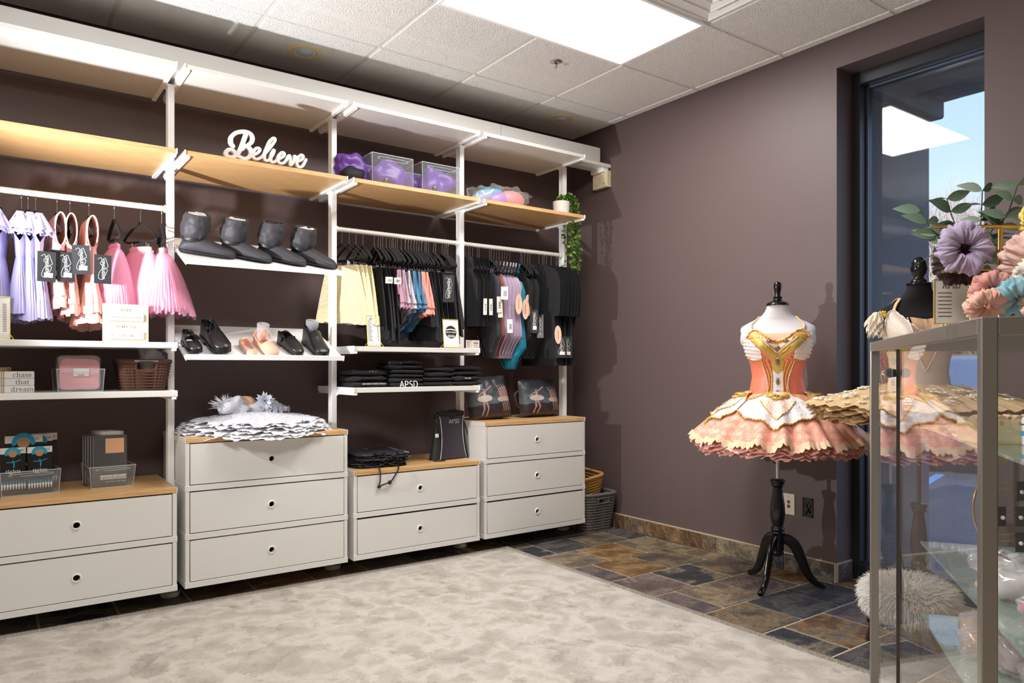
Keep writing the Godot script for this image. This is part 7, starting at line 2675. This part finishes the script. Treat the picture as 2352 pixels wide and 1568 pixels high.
	var ends := [[-0.105, 0.215], [-0.05, 0.24], [-0.01, 0.245], [0.04, 0.25], [0.03, 0.2], [-0.075, 0.17], [0.0, 0.15], [-0.03, 0.11], [0.05, 0.14], [-0.02, 0.08]]
	for k in ends.size():
		var e := R * (ends[k][0] as float) + V(0, ends[k][1], 0) - F * rr(-0.02, 0.05)
		var pts := smooth([V(0, 0.08, 0), V(0, 0.1, 0) + e * 0.25, e * 0.7 + V(0, 0.02, 0), e], 6)
		b = B.new()
		b.tube(pts, 0.0011, 5, false)
		put("twig", b, mat("twig_green", rgb(70, 92, 66), 0.7), o)
		for i in range(6, pts.size(), 3):
			for s in [-1, 1]:
				b = B.new()
				var d = (R * s * rr(0.6, 1.0) + V(0, rr(-0.1, 0.5), 0) - F * rr(-0.5, 0.5)).normalized()
				leaf(b, pts[i], d, rr(0.034, 0.05), rr(0.26, 0.34))
				put("leaf", b, green[(i + k + s + 1) % 3], o)

func fur_stool() -> void:
	var o := thing("fur_stool", "low round stool with white shaggy fur seat and dark tapered legs", "stool", V(2.19, 0.0125, 2.46), 0.3)
	var legm := mat("dark_walnut", rgb(52, 34, 28), 0.4)
	for k in 3:
		var a := TAU * k / 3.0 + 2.75
		var b := B.new()
		b.tube([V(cos(a) * 0.1, 0.18, sin(a) * 0.1), V(cos(a) * 0.15, 0.0, sin(a) * 0.15)], [0.019, 0.011], 14)
		put("leg", b, legm, o)
	var b := B.new()
	b.blob(V(0, 0.2, 0), V(0.148, 0.06, 0.148), 0.7, 1.0, 0, 1, 1, 32)
	put("seat", b, mat("fur_base", rgb(232, 226, 216), 0.9), o)
	# pile: many thin tapered hairs
	var h := B.new()
	h.tube([V(0, 0, 0), V(0.001, 0.018, 0), V(0.007, 0.032, 0), V(0.015, 0.042, 0)], [0.0011, 0.001, 0.0007, 0.0001], 4, false)
	var mm := MultiMesh.new()
	mm.transform_format = MultiMesh.TRANSFORM_3D
	mm.mesh = h.mesh()
	mm.instance_count = 7000
	rng.seed = 5
	for i in 7000:
		var u := rr(-0.75, 1.0)
		var a := rr(0, TAU)
		var cu := sqrt(1.0 - u * u)
		var d := V(B.pw(cu, 0.7) * cos(a), B.pw(u, 0.7), B.pw(cu, 0.7) * sin(a))
		var p := V(0, 0.2, 0) + d * V(0.146, 0.058, 0.146)
		var nrm := (V(d.x, d.y * 1.6, d.z) + V(rr(-0.5, 0.5), rr(-0.7, 0.1), rr(-0.5, 0.5))).normalized()
		var sd := nrm.cross(V(0, 1, 0)).normalized()
		var side := V(0, -1, 0).slide(nrm).normalized()
		if side.length() < 0.5: side = sd
		mm.set_instance_transform(i, Transform3D(Basis(side, nrm, side.cross(nrm)).scaled(Vector3.ONE * rr(0.75, 1.2)), p))
	var mi := MultiMeshInstance3D.new()
	mi.name = "fur"
	mi.multimesh = mm
	mi.material_override = mat("fur_white", rgb(248, 244, 236), 0.8, {"back": Color(0.3, 0.3, 0.3)})
	mi.set_meta("kind", "stuff")
	o.add_child(mi, true)

func wall_plates() -> void:
	var cream := mat("plate_cream", rgb(232, 220, 196), 0.4)
	var o := thing("data_plate", "cream wall plate with one red and one blue jack, beside the dress form stand", "wall plate", V(WALLX, 0.366, 1.513))
	var b := B.new()
	b.box(V(-0.003, 0, 0), V(0.006, 0.115, 0.07), 0.002)
	put("plate", b, cream, o)
	for s in [[0.012, "jack_red", rgb(130, 40, 30)], [-0.012, "jack_blue", rgb(30, 44, 100)]]:
		b = B.new()
		b.box(V(-0.0065, s[0], 0), V(0.002, 0.017, 0.016), 0.0005)
		put("jack", b, mat(s[1], s[2], 0.4), o)
	for s in [-1, 1]:
		b = B.new()
		b.ball(V(-0.006, s * 0.042, 0), V(0.001, 0.003, 0.003), 8)
		put("screw", b, mat("chrome"), o)
	o = thing("outlet_box", "open black electrical box set in the right wall, without its cover", "electrical box", V(WALLX, 0.364, 1.625))
	b = B.new()
	var blk := mat("box_black", rgb(16, 16, 18), 0.2)
	for s in [-1, 1]:
		b.box(V(-0.002, 0, s * 0.027), V(0.006, 0.1, 0.008), 0.001)
		b.box(V(-0.002, s * 0.047, 0), V(0.006, 0.01, 0.06), 0.001)
		b.box(V(-0.004, s * 0.04, 0.024), V(0.006, 0.008, 0.012), 0.001)
	b.box(V(-0.0005, 0, 0), V(0.003, 0.09, 0.05), 0.0)
	put("box", b, blk, o)
	b = B.new()
	b.box(V(-0.004, 0.012, 0.004), V(0.004, 0.03, 0.03), 0.003)
	b.tube(smooth([V(-0.004, -0.04, -0.012), V(-0.009, -0.01, 0.006), V(-0.005, -0.03, 0.012), V(-0.009, 0.02, -0.006)], 5), 0.0025, 6)
	put("wires", b, blk, o)

func ceiling_things() -> void:
	var trim := mat("downlight_trim", rgb(238, 218, 168), 0.45)
	for k in 2:
		var at: Vector3 = [V(0.668, CEIL - 0.002, 0.012), V(2.468, CEIL - 0.002, 0.005)][k]
		var o := thing("recessed_downlight", ["unlit recessed downlight with cream ring, above the boots", "unlit recessed downlight with cream ring, near the corner"][k], "downlight", at)
		var b := B.new()
		b.lathe([Vector2(0.062, 0.002), Vector2(0.064, -0.004), Vector2(0.078, -0.006), Vector2(0.095, -0.003), Vector2(0.096, 0.001)], 44, Transform3D(), 0.2)
		put("ring", b, trim, o)
		b = B.new()
		b.lathe([Vector2(0.063, -0.004), Vector2(0.06, 0.001), Vector2(0.05, 0.003), Vector2(0.0, 0.0035)], 36, Transform3D(), 0.2)
		put("reflector", b, mat("reflector", rgb(214, 214, 216), 0.25), o)
		b = B.new()
		b.blob(V(0, 0.0, 0), V(0.044, 0.014, 0.044), 0.9, 1.0, 0, 1, 1, 28)
		put("bulb", b, mat("bulb_frosted", rgb(206, 210, 220), 0.2), o)
	var s := thing("sprinkler_head", "small chrome fire sprinkler hanging from a ceiling tile", "sprinkler", V(1.842, CEIL - 0.002, 0.717))
	var b := B.new()
	b.lathe([Vector2(0.034, 0.0), Vector2(0.033, -0.004), Vector2(0.02, -0.008), Vector2(0.012, -0.008)], 30, Transform3D(), 0.3)
	put("escutcheon", b, mat("chrome"), s)
	b = B.new()
	b.tube([V(-0.007, -0.006, 0), V(-0.009, -0.02, 0), V(0, -0.032, 0)], 0.002, 6)
	b.tube([V(0.007, -0.006, 0), V(0.009, -0.02, 0), V(0, -0.032, 0)], 0.002, 6)
	b.lathe([Vector2(0.0, -0.032), Vector2(0.013, -0.033), Vector2(0.0135, -0.035), Vector2(0.0, -0.0355)], 16)
	put("deflector", b, mat("chrome"), s)
	b = B.new()
	b.tube([V(0, -0.006, 0), V(0, -0.03, 0)], 0.0024, 6)
	put("glass_bulb", b, mat("bulb_red", rgb(150, 40, 36), 0.2), s)
	# air diffuser
	var o := thing("air_diffuser", "white stepped square air diffuser beside the light panel", "vent", V(1.87, CEIL, 1.8))
	for k in 4:
		b = B.new()
		var r0 := 0.288 - k * 0.066
		var r1 := r0 - 0.052
		var y0 := 0.004 - k * 0.002
		var y1 := y0 + 0.03
		var c := [V(-1, 0, -1), V(1, 0, -1), V(1, 0, 1), V(-1, 0, 1)]
		for i in 4:
			b.quad(c[i] * r0 + V(0, y0, 0), c[(i + 1) % 4] * r0 + V(0, y0, 0), c[(i + 1) % 4] * r1 + V(0, y1, 0), c[i] * r1 + V(0, y1, 0))
			b.tube([c[i] * r0 + V(0, y0, 0), c[(i + 1) % 4] * r0 + V(0, y0, 0)], 0.004, 6)
		put("vane", b, mat("white_metal"), o)
	b = B.new()
	b.box(V(0, 0.004, 0), V(0.06, 0.006, 0.06), 0.002)
	put("centre_plate", b, mat("white_metal"), o)
	b = B.new()
	b.box(V(0, 0.05, 0), V(0.58, 0.01, 0.58), 0.0)
	put("back_plate", b, mat("box_black"), o)

func rug() -> void:
	var x0 := -1.75
	var x1 := 1.87
	var z0 := 0.21
	var z1 := 2.75
	var base := noise("rug_field", 0.0085, 8, FastNoiseLite.TYPE_SIMPLEX_SMOOTH, [[0.0, rgb(168, 160, 150)], [0.3, rgb(182, 174, 164)], [0.42, rgb(192, 185, 175)], [0.5, rgb(199, 192, 183)], [0.58, rgb(205, 199, 190)], [0.68, rgb(196, 188, 178)], [0.8, rgb(184, 176, 165)], [1.0, rgb(174, 166, 155)]], 2048, false, FastNoiseLite.FRACTAL_FBM, 60.0, false)
	var veins := noise("rug_veins", 0.0065, 7, FastNoiseLite.TYPE_SIMPLEX_SMOOTH, [[0.0, Color(0.97, 0.97, 0.97)], [0.3, Color(0.95, 0.945, 0.94)], [0.335, Color(0.84, 0.83, 0.815)], [0.36, Color(1, 1, 1)], [0.6, Color(1, 1, 1)], [0.635, Color(1, 1, 1)], [0.652, Color(0.85, 0.84, 0.825)], [0.67, Color(1, 1, 1)], [1.0, Color(0.96, 0.95, 0.94)]], 2048, false, FastNoiseLite.FRACTAL_FBM, 90.0, false)
	var pile := noise("rug_pile", 0.22, 3, FastNoiseLite.TYPE_SIMPLEX, [], 1024, true)
	var m := mat("rug_cloth", Color.WHITE, 0.95, {"tex": base, "tri": V(0.25, 0.25, 0.25), "off": V(0.5, 0.5, 0.1), "world": true, "rim": 0.3})
	m.detail_enabled = true
	m.detail_albedo = veins
	m.detail_blend_mode = BaseMaterial3D.BLEND_MODE_MUL
	var b := B.new()
	var rows := []
	var f := FastNoiseLite.new()
	f.frequency = 1.5
	for i in 61:
		var row := PackedVector3Array()
		for j in 91:
			var u := j / 90.0
			var v := i / 60.0
			var p := V(lerpf(x0, x1, u), 0.013, lerpf(z1, z0, v))
			var edge := minf(minf(u, 1.0 - u) * 3.6, minf(v, 1.0 - v) * 2.5)
			p.y = 0.001 + 0.012 * smoothstep(0.0, 0.03, edge) + 0.0008 * f.get_noise_2d(p.x * 6.0, p.z * 6.0)
			row.append(p)
		rows.append(row)
	b.grid(rows)
	var o := thing("area_rug", "large pale greige rug with worn abstract pattern and soft pile", "rug", Vector3.ZERO)
	put("field", b, m, o)
	# short pile standing up along the edges and over the near part
	var t := B.new()
	t.tube([V(0, 0, 0), V(0.001, 0.006, 0), V(0.004, 0.011, 0)], [0.0011, 0.0009, 0.0002], 4, false)
	var n := 26000
	var mm := MultiMesh.new()
	mm.transform_format = MultiMesh.TRANSFORM_3D
	mm.mesh = t.mesh()
	mm.instance_count = n
	rng.seed = 91
	for i in n:
		var p: Vector3
		if i % 2 == 0: p = V(x1 - 0.004 - absf(rng.randfn(0, 0.01)), 0.006, rr(z0, z1))
		else: p = V(rr(-0.8, x1), 0.006, z0 + 0.004 + absf(rng.randfn(0, 0.01)))
		var up := V(rr(-0.5, 0.5) + (0.4 if i % 2 == 0 else 0.0), 1.0, rr(-0.5, 0.5) - (0.4 if i % 2 else 0.0)).normalized()
		var sx := up.cross(V(rr(-1, 1), 0, rr(-1, 1))).normalized()
		mm.set_instance_transform(i, Transform3D(Basis(sx, up, sx.cross(up)), p))
	var mi := MultiMeshInstance3D.new()
	mi.name = "edge_pile"
	mi.multimesh = mm
	mi.material_override = mat("rug_yarn", rgb(200, 192, 181), 0.95)
	mi.set_meta("kind", "stuff")
	o.add_child(mi, true)

func beyond_window() -> void:
	# parked car
	var o := thing("car", "dark blue parked car in the lot beyond the window", "car", V(10.6, -0.2, -0.9), 0.75)
	var paint := mat("car_paint", rgb(66, 92, 130), 0.2, {"coat": 0.8})
	var st := [[-2.2, 0.5, 0.62, 0.78], [-2.1, 0.42, 0.8, 0.88], [-1.4, 0.3, 0.95, 0.92], [-1.0, 0.3, 1.4, 0.86], [-0.3, 0.3, 1.5, 0.84], [0.4, 0.3, 1.47, 0.84], [1.0, 0.3, 1.02, 0.9], [1.8, 0.32, 0.9, 0.9], [2.15, 0.42, 0.78, 0.84], [2.25, 0.5, 0.65, 0.7]]
	var b := B.new()
	var rows := []
	for s in st:
		var row := PackedVector3Array()
		for j in 24:
			var a := TAU * j / 24.0
			var y: float = lerpf(s[1], s[2], 0.5 + 0.5 * B.pw(sin(a), 0.6))
			var w: float = s[3] * (1.0 - 0.22 * smoothstep(0.95, 1.5, y))
			row.append(V(s[0], y, B.pw(cos(a), 0.45) * w))
		rows.append(row)
	b.grid(rows, true)
	put("body", b, paint, o)
	b = B.new()
	for s in [-1, 1]: b.quad(V(-1.1, 0.98, s * 0.92), V(0.85, 0.98, s * 0.92), V(0.4, 1.38, s * 0.79), V(-0.85, 1.38, s * 0.79))
	b.quad(V(0.98, 1.0, -0.76), V(0.98, 1.0, 0.76), V(0.44, 1.44, 0.68), V(0.44, 1.44, -0.68))
	put("windows", b, mat("car_glass", rgb(40, 62, 88), 0.05), o)
	for q in [[-1.35, 0.8], [1.35, 0.8], [-1.35, -0.8], [1.35, -0.8]]:
		b = B.new()
		b.tube([V(q[0], 0.33, q[1] - 0.1), V(q[0], 0.33, q[1] + 0.1)], 0.33, 24)
		put("wheel", b, mat("black_plastic"), o)
	# parking lines
	for k in 4:
		b = B.new()
		b.box(Vector3.ZERO, V(4.5, 0.006, 0.1), 0.0)
		single("parking_line", b, mat("line_blue", rgb(110, 160, 225), 0.8), "pale blue parking line painted on the asphalt, %s from the building" % ["first", "second", "third", "fourth"][k], "parking line", V(6.2 + k * 0.4, -0.197, 1.5 - k * 1.25), 0.25, "parking lines")
	# shrubs and bare trees
	rng.seed = 12
	for k in 5:
		o = thing("shrub", "round %s shrub beyond the parking lot, %s from the left" % [["yellow-green", "green", "rust tinged", "green", "yellow-green"][k], ["first", "second", "third", "fourth", "fifth"][k]], "shrub", V(14.5 + k * 1.8, -0.2, -5.2 + k * 1.9))
		for q in 3:
			b = B.new()
			for i in 260:
				var d := V(rr(-1, 1), rr(-0.6, 1), rr(-1, 1)).normalized()
				leaf(b, V(0, 0.9, 0) + d * V(1.1, 0.9, 1.1) * rr(0.75, 1.0), V(rr(-1, 1), rr(-1, 1), rr(-1, 1)).normalized(), rr(0.12, 0.22), 0.5)
			var lf := put("foliage", b, mat("shrub_%d" % ((q + k) % 4), [rgb(84, 124, 62), rgb(168, 160, 60), rgb(186, 118, 60), rgb(66, 104, 66)][(q + k) % 4], 0.7), o)
			lf.set_meta("kind", "stuff")
		b = B.new()
		b.blob(V(0, 0.85, 0), V(0.95, 0.8, 0.95), 1.0, 1.0, 0.2, 1.2, k, 16)
		put("inner_twigs", b, mat("shrub_core", rgb(60, 76, 44), 0.9), o)
	var twb := B.new()
	twb.tube([V(0, 0, 0), V(0.03, 0.35, 0.02), V(-0.02, 0.75, 0), V(0.02, 1.1, 0.03)], [0.012, 0.01, 0.008, 0.003], 4, false)
	twb.tube([V(0.02, 0.3, 0.02), V(0.14, 0.6, 0.05), V(0.16, 0.95, 0.1)], [0.008, 0.007, 0.003], 4, false)
	twb.tube([V(-0.02, 0.5, 0.0), V(-0.12, 0.75, -0.06), V(-0.13, 1.0, -0.08)], [0.008, 0.006, 0.003], 4, false)
	var twig_mesh := twb.mesh()
	for k in 9:
		o = thing("bare_tree", "bare winter tree beyond the parking lot, %s from the left" % ["first", "second", "third", "fourth", "fifth", "sixth", "seventh", "eighth", "ninth"][k], "tree", V(16.0 + k * 0.9, -0.2, -6.4 + k * 0.62), 0.0, "bare trees")
		var trunk := B.new()
		var twigs := MultiMesh.new()
		var where := []
		trunk.tube([V(0, 0, 0), V(0.1, 1.5, 0), V(0.0, 3.0, 0.1)], [0.14, 0.11, 0.08], 8)
		for i in 20:
			var a := rr(0, TAU)
			var p0 := V(0, rr(1.0, 3.0), 0)
			var p1 := p0 + V(cos(a) * rr(0.6, 1.4), rr(1.2, 2.6), sin(a) * rr(0.6, 1.4))
			trunk.tube([p0, p0.lerp(p1, 0.5) + V(0, 0.15, 0), p1], [0.05, 0.035, 0.016], 5)
			for q in 45:
				var p2 := p0.lerp(p1, rr(0.2, 1.0)) + V(rr(-0.25, 0.25), rr(-0.2, 0.3), rr(-0.25, 0.25))
				var up := V(rr(-0.35, 0.35), 1.0, rr(-0.35, 0.35)).normalized()
				var sx := up.cross(V(rr(-1, 1), 0.1, rr(-1, 1))).normalized()
				var sc := rr(0.6, 1.3)
				where.append(Transform3D(Basis(sx, up * sc, sx.cross(up)), p2))
		twigs.transform_format = MultiMesh.TRANSFORM_3D
		twigs.mesh = twig_mesh
		twigs.instance_count = where.size()
		for i in where.size(): twigs.set_instance_transform(i, where[i])
		var tw := MultiMeshInstance3D.new()
		tw.name = "twigs"
		tw.multimesh = twigs
		tw.material_override = mat("twig_grey", rgb(224, 214, 208), 0.9)
		tw.set_meta("kind", "stuff")
		o.add_child(tw, true)
		put("trunk", trunk, mat("bark", rgb(150, 138, 130), 0.9), o)
